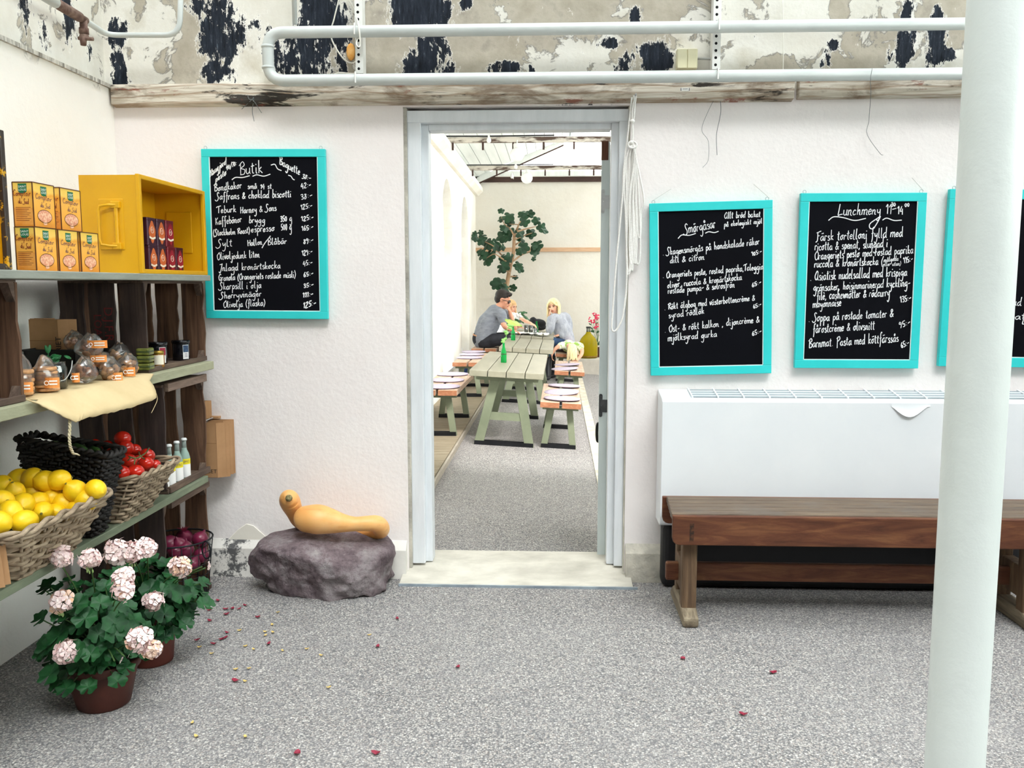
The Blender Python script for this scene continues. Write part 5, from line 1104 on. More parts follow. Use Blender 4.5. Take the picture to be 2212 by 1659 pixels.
# ---------------------------------------------------------------- burlap, cord, biscuits in cellophane
n = NT('burlap'); n.set(Roughness=.95, **{'Specular IOR Level': .1}); c = n.ramp(n.noise(5, 6), [(.3, 'cbb48a'), (.7, 'dfcaa0')])
wv = n.node('ShaderNodeTexWave'); wv.bands_direction = 'Y'; wv.inputs['Scale'].default_value = 160; n.link(n.co(), wv.inputs['Vector']); n.col(n.mix(n.math('MULTIPLY', wv.outputs[0], .22), c, '8d7a58')); n.bump(wv.outputs[0], .25, .002); M_bur = n.m
R = random.Random(6); bl = thing('burlap_sack', 'folded tan burlap sack hanging over the middle shelf edge under the biscuits', 'sack', (-1.62, 3.05, 1.09))
BE = [(56, 859), (110, 884), (165, 911), (182, 903), (230, 893), (280, 880), (338, 860)]
N = 44; rows = [[] for _ in range(8)]
for i in range(N+1):
    t = i/N; y = 2.66+.80*t; k = t*(len(BE)-1); j = min(int(k), len(BE)-2); f = k-j
    u = BE[j][0]+(BE[j+1][0]-BE[j][0])*f; v = BE[j][1]+(BE[j+1][1]-BE[j][1])*f
    xo = -1.592+.085*min(1, t*3.0); e = PX(u, v+R.uniform(-1.5, 2), xo); w = .003*math.sin(9*t)
    rows[0].append((-1.86, y-.02, 1.0925)); rows[1].append((-1.72, y-.01, 1.0935+abs(w))); rows[2].append((-1.63, y, 1.0945+abs(w))); rows[3].append((-1.598, y, 1.094))
    a = Vector((-1.592, y*.6+e.y*.4, 1.086))
    for m_, fr_ in ((4, .15), (5, .4), (6, .7), (7, 1.)):
        p = a.lerp(e, fr_); p.x += .012*math.sin(PI*fr_)*min(1, t*3); rows[m_].append(p)
o = MB().grid(rows).build('cloth', M_bur, bl, True); md = o.modifiers.new('t', 'SOLIDIFY'); md.thickness = .004; md.offset = 1
cd = [PX(150, 897, -1.53), PX(151, 920, -1.525), PX(150, 945, -1.522), PX(152, 965, -1.522), PX(158, 980, -1.521)]; P = catmull(cd, 8); k = MB()
for s_ in range(2): k.tube([p+Vector((.0028*math.cos(i*1.2+PI*s_), .0028*math.sin(i*1.2+PI*s_), 0)) for i, p in enumerate(P)], .0028, 6)
k.tube([P[-1], PX(166, 981, -1.515), PX(172, 984, -1.515)], [.004, .003, .002], 6); k.build('cord', pm('cream_cord', 'cfc3a5', 'b5a888', .9, 60), bl, True)
th = [PX(336, 845, -1.51), PX(340, 862, -1.508), PX(333, 880, -1.508), PX(327, 892, -1.508)]; MB().tube(catmull(th, 4), .0012, 4).build('loose_thread', M_bur, bl)
M_cell = glassy('cellophane', 'fdfbf8', .3, .16, .1); M_ck = pm('biscuit', 'b27c50', 'd6a676', .7, 60, bump=.4); M_ckd = pm('dark_biscuit', '7d4c30', 'a8714a', .7, 50, bump=.4); M_olab = pm('orange_paper_label', 'e58a3c', 'ea9a52', .6, 30)
def treatbag(u, v, X, size, label, ck, lab_px, stack=False, seed=0, z=None):
    R = random.Random(seed); q = PX(u, v, X); sx, sy, sz = size
    if z: q.z = z+sz
    t = thing('biscuit_bag', label, 'bag', q-Vector((0, 0, sz)), group='cellophane bags of biscuits on the middle shelf')
    m = MB()
    if stack:
        for j in range(6): m.lathe([(sy*.75, 0), (sy*.8, .003), (sy*.8, .009), (sy*.72, .012)], q+Vector((R.uniform(-.004, .004), R.uniform(-.004, .004), -sz*.92+.0135*j)), 16)
    else:
        for j in range(12):
            c = q+Vector((R.uniform(-.6, .6)*sx, R.uniform(-.6, .6)*sy, R.uniform(-.75, .3)*sz)); m.ball(c, (R.uniform(.010, .018), R.uniform(.010, .018), R.uniform(.006, .012)), 8, 5, Euler((R.uniform(0, 3), R.uniform(0, 3), 0)).to_matrix())
    m.build('biscuits', ck, t, True)
    b = MB(); b.ball(q, (sx, sy, sz), 26, 16)
    for i, p in enumerate(b.v):
        d = p-q; k = 1+.22*noise.noise(d*28+Vector((seed*3.1, 0, 0)))+.10*noise.noise(d*70); tip = max(0, (p.z-q.z)/sz-.35)
        b.v[i] = q+Vector((d.x*k*(1-.5*tip), d.y*k*(1-.25*tip), max(-sz, d.z*(1+.35*tip)+(.012*noise.noise(d*45) if tip > .1 else 0))))
    b.build('cellophane', M_cell, t, True)
    if lab_px:
        (a0, b0, a1, b1) = lab_px; Xl = q.x+sx*1.02
        c = PX((a0+a1)/2, (b0+b1)/2, Xl); w = (a1-a0)*c.y/F/2; h = (b1-b0)*c.y/F/2; to = Vector((-c.x*.55, -c.y, .05)).normalized(); rx = to.cross(Vector((0, 0, 1))).normalized()*-1; c = c+to*.012
        g = [[c+rx*(w*a)+Vector((0, 0, h*bb))-to*(.010*a*a) for a in (-1, -.6, -.2, .2, .6, 1)] for bb in (-1, 1)]; lo = MB().grid(g).build('paper_label', M_olab, t)
        e = MB(); e.tube([c+to*.001+rx*(w*-.6+h*.4*math.cos(a))+Vector((0, 0, h*.4*math.sin(a))) for a in [2*PI*i/10 for i in range(10)]], .0012, 4, True)
        for j in range(2): e.ribbon([c+to*.0012+rx*(w*-.25)+Vector((0, 0, h*(.35-.6*j))), c+to*.0002+rx*(w*.8)+Vector((0, 0, h*(.35-.6*j)))], h*.28, to)
        e.build('label_print', M_wht, lo)
zs = 1.0975
treatbag(48, 825, -1.68, (.032, .042, .060), 'bag of flat biscuits beside the left crate end', M_ck, (30, 825, 70, 848), True, 1, zs)
treatbag(98, 815, -1.665, (.038, .046, .055), 'bag with a stack of round biscuits left of the plant jar', M_ck, (97, 815, 128, 838), True, 2, zs)
treatbag(182, 795, -1.67, (.040, .050, .044), 'bag of dark biscuits at the bottom left of the heap', M_ckd, (156, 805, 172, 826), False, 3, zs)
treatbag(236, 798, -1.655, (.036, .050, .040), 'bag of broken biscuits at the front of the heap', M_ck, (243, 804, 265, 826), False, 4, zs)
treatbag(276, 790, -1.66, (.036, .050, .040), 'bag of biscuits at the right end of the heap by the crate', M_ck, (268, 793, 292, 813), False, 5, zs)
treatbag(195, 750, -1.70, (.045, .065, .042), 'bag of biscuits on top of the heap', M_ckd, (190, 735, 231, 752), False, 6)
treatbag(215, 775, -1.69, (.034, .055, .026), 'bag of biscuits squeezed in the middle of the heap', M_ckd, (196, 767, 230, 782), False, 7)
treatbag(258, 765, -1.74, (.040, .060, .040), 'bag of biscuits at the back right of the heap', M_ck, None, False, 9)
treatbag(160, 738, -1.80, (.035, .05, .035), 'crumpled cellophane bag at the back left of the heap', M_ckd, None, False, 12)
# plant jar with wire handle
q = PZ(131, 838, 1.098); q.x -= .02; pj = thing('plant_jar', 'glass jar with a wire handle and a green seedling among the biscuit bags', 'jar', q)
MB().lathe([(.038, .0), (.041, .004), (.041, .068), (.037, .076), (.037, .088), (.039, .09)], q, 24).build('glass', glassy('jar_glass', 'dfe6e4', .4), pj, True)
MB().lathe([(.0, .003), (.037, .003), (.038, .062), (0, .062)], q, 20).build('soil', pm('dark_soil', '2a221d', '463a30', .95, 80), pj, True)
hp = [q+Vector((.028*math.cos(a)*.6+.02, -.04*math.cos(a)-.0, .085-.055*math.sin(a))) for a in [PI*i/12 for i in range(13)]]; hp = [PX(156, 779, q.x+.045), PX(154, 795, q.x+.05), PX(148, 810, q.x+.055), PX(140, 820, q.x+.055), PX(130, 823, q.x+.05)]
MB().tube(catmull(hp, 5), .0018, 6).build('wire_handle', pm('pale_wire', 'c9cac6', None, .3, metal=.6), pj, True)
M_bas = pm('basil_leaf', '0f4f27', '1e6e38', .45, 30)
mb = MB()
for i in range(26):
    a = R.uniform(0, 2*PI); r = R.uniform(.0, .045); c = q+Vector((r*math.cos(a), r*math.sin(a), .088+R.uniform(0, .022))); mb.ball(c, (.014, .011, .003), 8, 4, Euler((R.uniform(-.7, .7), R.uniform(-.7, .7), R.uniform(0, 3))).to_matrix())
sp_ = q+Vector((-.005, -.02, .10)); mb.tube([sp_, sp_+Vector((0, .002, .03))], .0015, 5)
for s_ in (-1, 1): mb.ball(sp_+Vector((0, .008*s_, .035)), (.004, .009, .016), 8, 5, Euler((.5*-s_, 0, 0)).to_matrix())
mb.build('leaves', M_bas, pj, True)
# black tray with paper bags
M_blk2 = pm('black_plastic_tray', '101014', '18181c', .5, 10); zt_ = 1.0905; tr = thing('plastic_tray', 'black plastic tray holding brown paper bags behind the biscuits', 'tray', (-1.83, 3.34, zt_))
a0, a1 = PY(50, 757, 3.22).x, PY(162, 757, 3.22).x; h = PY(50, 757, 3.22).z-zt_; b = MB()
for P in ([(a0, 3.22), (a1, 3.22), (a1-.01, 3.225), (a0+.01, 3.225)],): pass
b.prism([(a0+.012, 3.235, zt_), (a1-.012, 3.235, zt_), (a1, 3.22, zt_+h), (a0, 3.22, zt_+h)], (0, .004, 0)); b.prism([(a0+.012, 3.46, zt_), (a1-.012, 3.46, zt_), (a1, 3.47, zt_+h), (a0, 3.47, zt_+h)], (0, .004, 0))
b.prism([(a0+.012, 3.235, zt_), (a0+.012, 3.46, zt_), (a0, 3.474, zt_+h), (a0, 3.22, zt_+h)], (.004, 0, 0)); b.prism([(a1-.012, 3.235, zt_), (a1-.012, 3.46, zt_), (a1, 3.474, zt_+h), (a1, 3.22, zt_+h)], (-.004, 0, 0)); b.box(a0+.012, a1-.012, 3.235, 3.46, zt_+.0005, zt_+.004); b.build('tub', M_blk2, tr)
MB().tube([(a0-.002, 3.218, zt_+h), (a1+.002, 3.218, zt_+h), (a1+.002, 3.476, zt_+h), (a0-.002, 3.476, zt_+h)], .0045, 6, True).build('rim', M_blk2, tr)
M_kraft = pm('brown_kraft_paper', 'a27a54', 'b38a63', .8, 5, bump=.2, bscale=18); M_kraftl = pm('kraft_fold', '8a6442', None, .8)
def paperbag(name, label, x0, x1, y, z0, z1, th, txt, tpos, tsize, grp, vertical=False, m=M_kraft, wavy=0.0):
    t = thing(name, label, 'paper bag', ((x0+x1)/2, y, z0), group=grp); g = x0+(x1-x0)*.66; N = 10
    top = lambda x: z1+wavy*math.sin(9*(x-x0)/(x1-x0))
    xs = [x0+(g-x0)*i/N for i in range(N+1)]
    b = MB(); b.prism([(x0, y, z0)]+[(x, y, top(x)) for x in xs][0:]+[(g, y, z0)], (0, .0012, 0)); b.prism([(x0, y+th, z0), (x1, y+th, z0), (x1, y+th, z1), (x0, y+th, z1)], (0, .0012, 0))
    b.prism([(g, y, z0), (g+(x1-g)*.5, y+th*.5, z0+.002), (x1, y+th, z0), (x1, y+th, z1), (g+(x1-g)*.5, y+th*.55, z1), (g, y, top(g))], (-.0012, .0006, 0)) if False else b.grid([[(g, y, z0), (g+(x1-g)*.55, y+th*.6, z0), (x1, y+th, z0)], [(g, y, top(g)), (g+(x1-g)*.55, y+th*.6, z1), (x1, y+th, z1)]])
    b.prism([(x0, y, z0), (g, y, z0), (x1, y+th, z0), (x0, y+th, z0)], (0, 0, .001)); b.build('bag', m, t)
    f = MB(); zc = z0+(z1-z0)*.63; f.box(x0, g, y-.0006, y, zc-.0012, zc+.0012); f.box(g-.0012, g, y-.0006, y, z0, z1); f.build('crease', M_kraftl, t)
    if txt:
        Mx = Matrix.Translation((tpos[0], y-.001, tpos[1])) @ Euler((PI/2, 0, 0)).to_matrix().to_4x4() @ (Matrix.Rotation(PI/2, 4, 'Z') if vertical else Matrix())
        k = MB(); k.text(txt, tsize, Mx); k.build('printed_lettering', pm('black_print', '18181b', None, .6), t)
    return t
xa_ = PY(62, 700, 3.30).x; xb_ = PY(137, 700, 3.30).x
paperbag('paper_bag', 'brown paper bag standing in the black tray, wide face forward', xa_, xb_+.035, 3.30, zt_+.006, PY(90, 690, 3.3).z, .03, 'ERIET', (PY(127, 743, 3.3).x, PY(127, 748, 3.3).z), .030, 'paper bags in the black tray', True, M_kraft, .003)
paperbag('paper_bag', 'brown paper bag standing behind the wide-faced one in the black tray', xa_-.022, xa_+.06, 3.345, zt_+.006, PY(90, 688, 3.345).z, .03, None, None, 0, 'paper bags in the black tray', False, M_kraft)
# bags hanging on the end wall
for i, (u1, v0, v1, lab) in enumerate(((486, 914, 1032, 'front brown paper bag of the lower bunch on the wall'), (494.5, 913, 1031, 'second brown paper bag of the lower bunch on the wall'), (501.5, 909, 1026, 'third brown paper bag of the lower bunch on the wall'), (505.5, 907, 1024, 'rearmost brown paper bag of the lower bunch on the wall'))):
    y = 4.135+.024*i; p, q = PY(436+i*7, v0, y), PY(u1, v1, y)
    paperbag('paper_bag', lab, p.x, q.x, y, q.z, p.z, .022, 'RIET' if i == 0 else 'T.', (p.x+.038 if i == 0 else p.x+(q.x-p.x)*.58, q.z+.030), .027, 'brown paper bags hanging on the wall')
for i, (u1, v0, v1, lab) in enumerate(((446, 868, 915, 'front small paper bag of the upper bunch'), (451, 866, 914, 'middle small paper bag of the upper bunch'), (456, 866, 910, 'rear small paper bag of the upper bunch'))):
    y = 4.17+.02*i; p, q = PY(428+i*5, v0, y), PY(u1, v1+30, y); paperbag('small_paper_bag', lab, p.x, q.x, y, PY(440, 905, y).z, p.z, .018, None, None, 0, 'small paper bags hanging on the wall')
hk = thing('bag_peg', 'wooden peg board holding the paper bags on the wall', 'peg', PY(465, 902, YW)); p = PY(474, 902, YW-.02); MB().box(p.x-.05, p.x, YW-.03, YW+.002, p.z-.005, p.z+.006).build('board', M_kraft, hk); MB().tube([(p.x-.03, YW-.125, p.z), (p.x-.03, YW, p.z)], .003, 6).build('pin', M_nickel, hk)
# pleated bags at the far left of the lowest shelf
for i in range(3):
    X = -1.56-.022*i; p = PX(22-6*i, 1240, X); paperbag_y = p.y
    t = thing('paper_bag', ['pleated brown paper bag at the left photo edge in front of the lemons', 'pleated brown paper bag second from the front at the left edge', 'pleated brown paper bag third from the front at the left edge'][i], 'paper bag', (X, 2.48, .5625), group='pleated paper bags at the left edge')
    rows = [[], []]; y0, y1 = 2.30, PX(22-5*i, 1200, X).y
    for j in range(9):
        y = y0+(y1-y0)*j/8; rows[0].append((X+(.006 if j % 2 else -.006), y, .5915)); rows[1].append((X+(.008 if j % 2 else -.008), y-.02, .735-.004*i))
    o = MB().grid(rows).build('bag', M_kraft, t); md = o.modifiers.new('s', 'SOLIDIFY'); md.thickness = .006
# ================================================================ GERANIUMS
M_terra = pm('dark_terracotta', '3d1e17', '562a20', .6, 6, bump=.3, bscale=40, lo=.3, hi=.7); M_terra2 = pm('red_brown_pot', '4a2019', '602c22', .5, 6, bump=.15); M_soil = pm('potting_soil', '211a16', '3a2e26', .95, 70, bump=.6)
M_leaf = pm('geranium_leaf', '0d341a', '22592c', .5, 22, bump=.25, bscale=80, lo=.3, hi=.7, spec=.35); M_stem = pm('geranium_stem', '3b5a2b', '55763f', .6, 20)
M_pet = pm('pale_pink_petal', 'eccbc8', 'f6e3df', .6, 60, sss=.1); M_pet2 = pm('faded_peach_petal', 'e2b48f', 'f0d3c4', .6, 50); M_bud = pm('green_bud', '6f8f4a', 'b5c98a', .6, 30)
def basis(nrm, R):
    n = Vector(nrm).normalized(); t = Vector((R.uniform(-1, 1), R.uniform(-1, 1), R.uniform(-1, 1))).cross(n).normalized(); return Matrix((t, n.cross(t), n)).transposed()
def gleaf(mb, c, nrm, r, R, spin=None):
    B = basis(nrm, R)
    if spin is not None:   # petiole points down the slope
        n = Vector(nrm).normalized(); d = Vector(spin)-n*Vector(spin).dot(n); d.normalize(); B = Matrix((d, n.cross(d), n)).transposed()
    N = 26; ph = R.uniform(0, 6); cup = R.uniform(.05, .28); rows = []
    for k, f in enumerate((.02, .4, .72, .9, 1.0)):
        row = []
        for i in range(N+1):
            a = math.radians(-168+336*i/N); rr = r*f*(1+.09*math.cos(7*a)*f+.03*math.cos(15*a+ph)*f)*(1-.10*math.exp(-((abs(a)-PI)/.5)**2))
            z = r*(cup*f*f+.10*f*f*math.sin(5*a+ph)+.05*f*math.cos(7*a)); row.append(c+B @ Vector((-rr*math.cos(a), rr*math.sin(a), z-.15*r)))
        rows.append(row)
    mb.grid(rows)
def flowerhead(c, r, face, R, n=24, tan=0.0):
    mb = MB(); face = Vector(face).normalized()
    for i in range(n):
        t = (i+.5)/n; ph = i*2.399; z = 1-1.55*t; s = math.sqrt(max(0, 1-z*z)); d = Vector((s*math.cos(ph), s*math.sin(ph), z))
        q = Vector((0, 0, 1)).rotation_difference(face); d = q @ d; o = c+d*r*R.uniform(.55, .9); B = basis(d+Vector((R.uniform(-.3, .3), R.uniform(-.3, .3), R.uniform(-.3, .3))), R); pr = r*.52*R.uniform(.85, 1.15)
        mb.mat(1 if R.random() < tan else 0)
        for k in range(5):
            a0 = 2*PI*k/5; w = .9; pts = []
            for (f, aw) in ((.08, 0), (.45, -.42*w), (.85, -.5*w), (1.0, -.22*w), (1.03, .0), (1.0, .22*w), (.85, .5*w), (.45, .42*w)):
                a = a0+aw*1.25; pts.append(o+B @ Vector((pr*f*math.cos(a), pr*f*math.sin(a), pr*(.22*f*f-.12*(f > .97))*R.uniform(.8, 1.2))))
            ce = o+B @ Vector((pr*.6*math.cos(a0), pr*.6*math.sin(a0), pr*.10)); m = len(pts)
            mb.add([ce]+pts, [(0, 1+j, 1+(j+1) % m) for j in range(m)])
    return mb
def geranium(label, pot, pr, ph_, potm, fc, fr, nleaf, heads, seed, keep, ledge=True):
    R = random.Random(seed); t = thing('potted_geranium', label, 'potted plant', pot, group='potted pink geraniums by the shelves'); p = Vector(pot); fc = Vector(fc)
    MB().lathe([(pr*.66, 0), (pr*.70, .004), (pr*.93, ph_*.80), (pr*.93, ph_*.81), (pr*1.0, ph_*.82), (pr*1.02, ph_*.99), (pr*.99, ph_), (pr*.93, ph_*.99), (pr*.90, ph_*.86), (0, ph_*.85)] if ledge else [(pr*.8, 0), (pr*.82, .004), (pr*.83, .012), (pr*.99, ph_*.95), (pr*1.02, ph_*.97), (pr*1.0, ph_), (pr*.95, ph_*.98), (pr*.92, ph_*.86), (0, ph_*.85)], p, 40).build('pot', potm, t, True)
    MB().lathe([(0, ph_*.87), (pr*.9, ph_*.86), (pr*.9, ph_*.84), (0, ph_*.84)], p, 24).build('soil', M_soil, t)
    lf, st = MB(), MB(); crown = p+Vector((0, 0, ph_*.86)); n = 0; tries = 0
    while n < nleaf and tries < 4000:
        tries += 1; z = R.uniform(-.9, 1); a = R.uniform(0, 2*PI); s = math.sqrt(1-z*z); k = R.uniform(.55, 1.0) if n > nleaf*.35 else R.uniform(.25, .6)
        d = Vector((s*math.cos(a), s*math.sin(a), z)); c = fc+Vector((d.x*fr[0], d.y*fr[1], d.z*fr[2]))*k
        if not keep(c): continue
        nr = Vector((d.x*.75+.10, d.y*.75-.35, abs(d.z)*.6+.75)); r = R.uniform(.024, .039)
        gleaf(lf, c, nr, r, R, spin=(d.x, d.y-.2, -.35)); n += 1
        m = crown.lerp(c, .5)+Vector((R.uniform(-.02, .02), R.uniform(-.02, .02), .03)); st.tube(catmull([crown+Vector((R.uniform(-.02, .02), R.uniform(-.02, .02), 0)), m, c-nr.normalized()*.006], 4), .0022, 5)
    lf.build('foliage', M_leaf, t, True)
    for (u, v, y, rp, tan) in heads:
        c = PY(u, v, y); r = rp*y/F; f = (c-fc).normalized()*.6+Vector((.1, -.6, .5)); k = 24 if rp > 15 else 1
        h = flowerhead(c, r if k > 1 else r*1.6, f, R, k, tan).build('flower_head', [M_pet, M_pet2], t, True); st.tube(catmull([crown, crown.lerp(c, .5)+Vector((0, 0, .04)), c-Vector((0, 0, r*.6))], 5), .0026, 5)
        if rp in (25, 27): 
            b = MB()
            for j in range(7): e = c+Vector((R.uniform(-.01, .012), -.012, -r*.95+R.uniform(-.012, .006))); b.ball(e, (.003, .003, .006), 6, 4); b.tube([e, c-Vector((0, 0, r*.4))], .0008, 4)
            b.build('buds', M_bud, h, True)
    st.build('stems', M_stem, t, True); return t
geranium('potted pale pink geranium in a rounded terracotta pot, nearest the front', PZ(198, 1543)+Vector((0, .085, 0)), .125, .165, M_terra, PY(203, 1368, 2.80), (.205, .16, .25), 175,
  [(131, 1203, 2.66, 28, 0), (196, 1206, 2.72, 25, 0), (132, 1298, 2.66, 27, .25), (266, 1247, 2.66, 25, .05), (267, 1275, 2.64, 26, .1), (146, 1406, 2.66, 29, 0), (300, 1381, 2.63, 29, .05), (330, 1402, 2.64, 22, .45), (247, 1421, 2.62, 12, 0), (269, 1414, 2.63, 7, 0)], 21, lambda c: not (c.x < -1.50 and c.z > .46) and c.z > .13 and c.x > -1.70)
geranium('potted pale pink geranium in a straight brown pot, behind the nearest one', PZ(308, 1445)+Vector((0, .078, 0)), .098, .2, M_terra2, PY(347, 1292, 3.17), (.19, .15, .19), 140,
  [(255, 1193, 2.95, 32, 0), (287, 1192, 2.97, 25, 0), (318, 1183, 3.0, 23, 0), (333, 1298, 2.98, 24, .1), (388, 1224, 3.04, 24, .4), (436, 1217, 3.08, 13, 0), (443, 1222, 3.08, 9, 0)], 33, lambda c: not (c.x < -1.50 and c.z > .46) and c.z > .15 and c.x > -1.66 and not (c.x < -1.57 and c.y > 3.6), False)
# ================================================================ FAR ROOM FURNITURE
M_gt = pm('sage_green_table_paint', '7f7c6b', '8d8a79', .42, 3, (3, .5, 3), .1, 30, spec=.5); M_gtl = pm('sage_green_leg_paint', '6a725d', '7a816a', .55, 4, bump=.1)
M_btop = wood('weathered_bench_top', 'a58a74', 'b99f8a', 'c9b4a2', (9, .8, 9)); M_bend = wood('reddish_end_grain', '84543a', '996548', 'ad7a5c', (3, 3, 9)); M_steel = pm('black_steel', '141518', '1d1e22', .45, 8, metal=.4)
def plank(mb, x0, x1, y0, y1, z0, z1):
    n = len(mb.f); mb.box(x0, x1, y0, y1, z0, z1); mb.mi[n+2] = 1; mb.mi[n+3] = 1
def aframe(t, y, top, bot, w, th, zt, cross=None, mat=None):
    for s in (-1, 1):
        MB().prism([(s*top-w/2, y, zt), (s*top+w/2, y, zt), (s*bot+w/2, y, .0), (s*bot-w/2, y, .0)], (0, th, 0)).build('leg', mat or M_gtl, t, local=True, bevel=.003)
    if cross: k = top+(bot-top)*(1-cross/zt); MB().box(-k, k, y+.008, y+th-.008, cross-.035, cross+.035).build('crossbar', mat or M_gtl, t, local=True)
    MB().box(-bot-w/2+.006, bot+w/2-.006, y+th, y+th+.012, .0, .038).box(-bot-w/2+.006, bot+w/2-.006, y-.006, y-.0, .0, .038).build('foot_bar', M_steel, t, local=True)
def table(label, x, y, L, w=.67, first=[None]):
    t = thing('trestle_table', label, 'table', (0, 0, 0), 0, 'green tables in a line'); pw = w/4
    for k in range(4): MB().box(-w/2+k*pw+.004, -w/2+(k+1)*pw-.004, 0, L, .645, .70).build('top_plank', M_gt, t, local=True, bevel=.004)
    for yy in (.16, L-.32): 
        aframe(t, yy, .11, .235, .085, .05, .60, .27); MB().box(-w/2+.05, w/2-.05, yy, yy+.05, .60, .645).build('bearer', M_gtl, t, local=True)
    t.matrix_basis = FT(x, y, -.012); return t
def bench(label, x, y, L, dz=0, w=.37):
    t = thing('plank_bench', label, 'bench', (0, 0, 0), 0, 'plank benches beside the green tables')
    for s in (0, 1): m = MB(); plank(m, -w/2 if s == 0 else .012, -.012 if s == 0 else w/2, 0, L, .39, .44); m.build('seat_plank', [M_btop, M_bend], t, local=True, bevel=.003)
    for yy in (.14, L-.24): aframe(t, yy, .085, .135, .06, .04, .355); MB().box(-w/2+.02, w/2-.02, yy, yy+.04, .355, .39).build('bearer', M_gtl, t, local=True)
    t.matrix_basis = FT(x, y, -.012, 0) if dz == 0 else TR((x, y, dz), -.012); return t
table('green plank table nearest the doorway with one bottle on it', -.43, 7.78, 2.2); table('green plank table in the middle of the line', -.34, 10.75, 1.9); table('green plank table farthest away, where the people sit', -.33, 13.15, 1.9)
ZD = .0625
bench('wooden bench on the deck nearest the doorway, at the left', -1.03, 7.85, 1.5, ZD); bench('wooden bench on the deck in the middle, at the left', -1.02, 10.7, 1.5, ZD); bench('wooden bench on the deck where the man sits', -1.00, 13.05, 1.6, ZD)
bench('wooden bench at the right nearest the doorway with three cushions', .07, 7.84, 1.5); bench('wooden bench at the right in the middle with two cushions', .21, 10.8, 1.5); bench('wooden bench at the far right under the child', .235, 13.55, 1.6)
M_cush = pm('lilac_felt', 'a69bab', 'b5abb9', .95, 60, bump=.3); M_cushs = pm('dark_felt_edge', '4a4450', None, .95)
def cushion(u, v, z, label, tilt=True):
    q = PZ(u, v, z); s = thing('seat_cushion', label, 'cushion', (0, 0, 0), 0, 'round felt seat cushions')
    MB().lathe([(0, .006), (.165, .006), (.17, .010), (.168, .016), (.12, .0185), (0, .019)], (0, 0, 0), 32).build('felt_top', M_cush, s, True, local=True); MB().lathe([(0, .0005), (.16, .0005), (.165, .006), (0, .006)], (0, 0, 0), 32).build('underside', M_cushs, s, local=True)
    s.matrix_basis = TR(q, R.uniform(0, 6), 0, TILT if tilt else 0); return s
def zb(x): return zf(x)+.4405
for u, v, lab in ((1214, 863, 'front cushion on the nearest right bench'), (1213, 849, 'middle cushion on the nearest right bench'), (1219, 835, 'rear cushion on the nearest right bench')): cushion(u, v, zb(.09)+.002, lab)
for u, v, lab in ((1220, 798, 'front cushion on the middle right bench'), (1225, 789, 'rear cushion on the middle right bench')): cushion(u, v, zb(.22)+.002, lab)
cushion(1207, 757, zb(.1)+.004, 'cushion on the far right bench by the child')
for u, v, lab in ((955, 837, 'front cushion on the nearest deck bench'), (966, 823, 'middle cushion on the nearest deck bench'), (977, 810, 'rear cushion on the nearest deck bench')): cushion(u, v, ZD+.4405, lab, False)
for u, v, lab in ((1014, 774, 'front cushion on the middle deck bench'), (1019, 767, 'middle cushion on the middle deck bench'), (1023, 761, 'rear cushion on the middle deck bench')): cushion(u, v, ZD+.4405, lab, False)
# green bottles, leaves
M_gg = glass_liq('green_bottle_glass', '1f9a4a'); M_lime = pm('lime_leaf', '86a040', 'a8bf62', .5, 8); M_spr = pm('sprig_green', '5c8f45', '7fae5f', .6, 20); M_gcap = pm('dark_green_print', '20301f', '39471f', .4, 30)
def gbottle(u, v, z, label, h=.2):
    q = PZ(u, v, z); t = thing('green_bottle', label, 'bottle', q, group='green glass bottles on the tables'); k = h/.2
    MB().lathe([(.026*k, 0), (.030*k, .004), (.030*k, .10*k), (.027*k, .115*k), (.016*k, .15*k), (.0115*k, .175*k), (.0115*k, .19*k), (.0135*k, .192*k), (.0135*k, h), (.010*k, h)], q, 22).build('glass', M_gg, t, True)
    MB().lathe([(.0305*k, .085*k), (.0306*k, .09*k), (.0305*k, .094*k)], q, 22).build('raised_ring', M_gcap, t, True); return t, q
zt1 = zf(-.35)+.705
b1, q1 = gbottle(1088, 783.5, zf(-.43)+.7015, 'green bottle with a sprig standing on the nearest table', .195)
b2, q2 = gbottle(1108.5, 735.5, zf(-.45)+.7015, 'green bottle holding a big lime leaf on the middle table', .2)
b3, q3 = gbottle(1159, 721, zf(-.2)+.7025, 'green bottle on the far table in front of the black bag', .2)
def sprig(par, q, pts, name='sprig', leaves=8):
    mb = MB(); P = catmull([q+Vector(p) for p in pts], 6); mb.tube(P, .003, 5)
    for i in range(leaves): c = P[int(len(P)*(.35+.62*i/leaves))]; mb.ball(c+Vector((R.uniform(-.03, .03), 0, R.uniform(-.01, .03))), (.022, .006, .013), 8, 4, Euler((R.uniform(-.5, .5), R.uniform(-.7, .7), 0)).to_matrix())
    mb.build(name, M_spr, par, True)
sprig(b1, q1, [(0, 0, .05), (.0, 0, .19), (.02, .01, .24), (.035, .01, .33), (.06, .01, .38)])
sprig(b2, q2, [(0, 0, .05), (0, 0, .2), (-.05, 0, .26), (-.09, 0, .24)], 'sprig', 4)
def bigleaf(par, c, ax, side, L, wd, m, name='leaf', droop=.2):
    rows = []; ax, side = Vector(ax).normalized(), Vector(side).normalized(); up = ax.cross(side)
    for i in range(9):
        t = i/8; w = wd*math.sin(PI*min(1, .08+t*.9))**.7; rows.append([Vector(c)+ax*L*t+side*w*s-up*(0)+Vector((0, 0, -droop*L*t*t-abs(s)*w*.25+.012*math.sin(6*t+4*s))) for s in (-1, -.5, 0, .5, 1)])
    mb = MB().grid(rows); o = mb.build(name, m, par, True); md = o.modifiers.new('s', 'SOLIDIFY'); md.thickness = .002; return o
bigleaf(b2, q2+Vector((-.11, -.02, .29)), (1, 0, -.12), (.15, 1, .35), .235, .075, M_lime, 'leaf', .28)
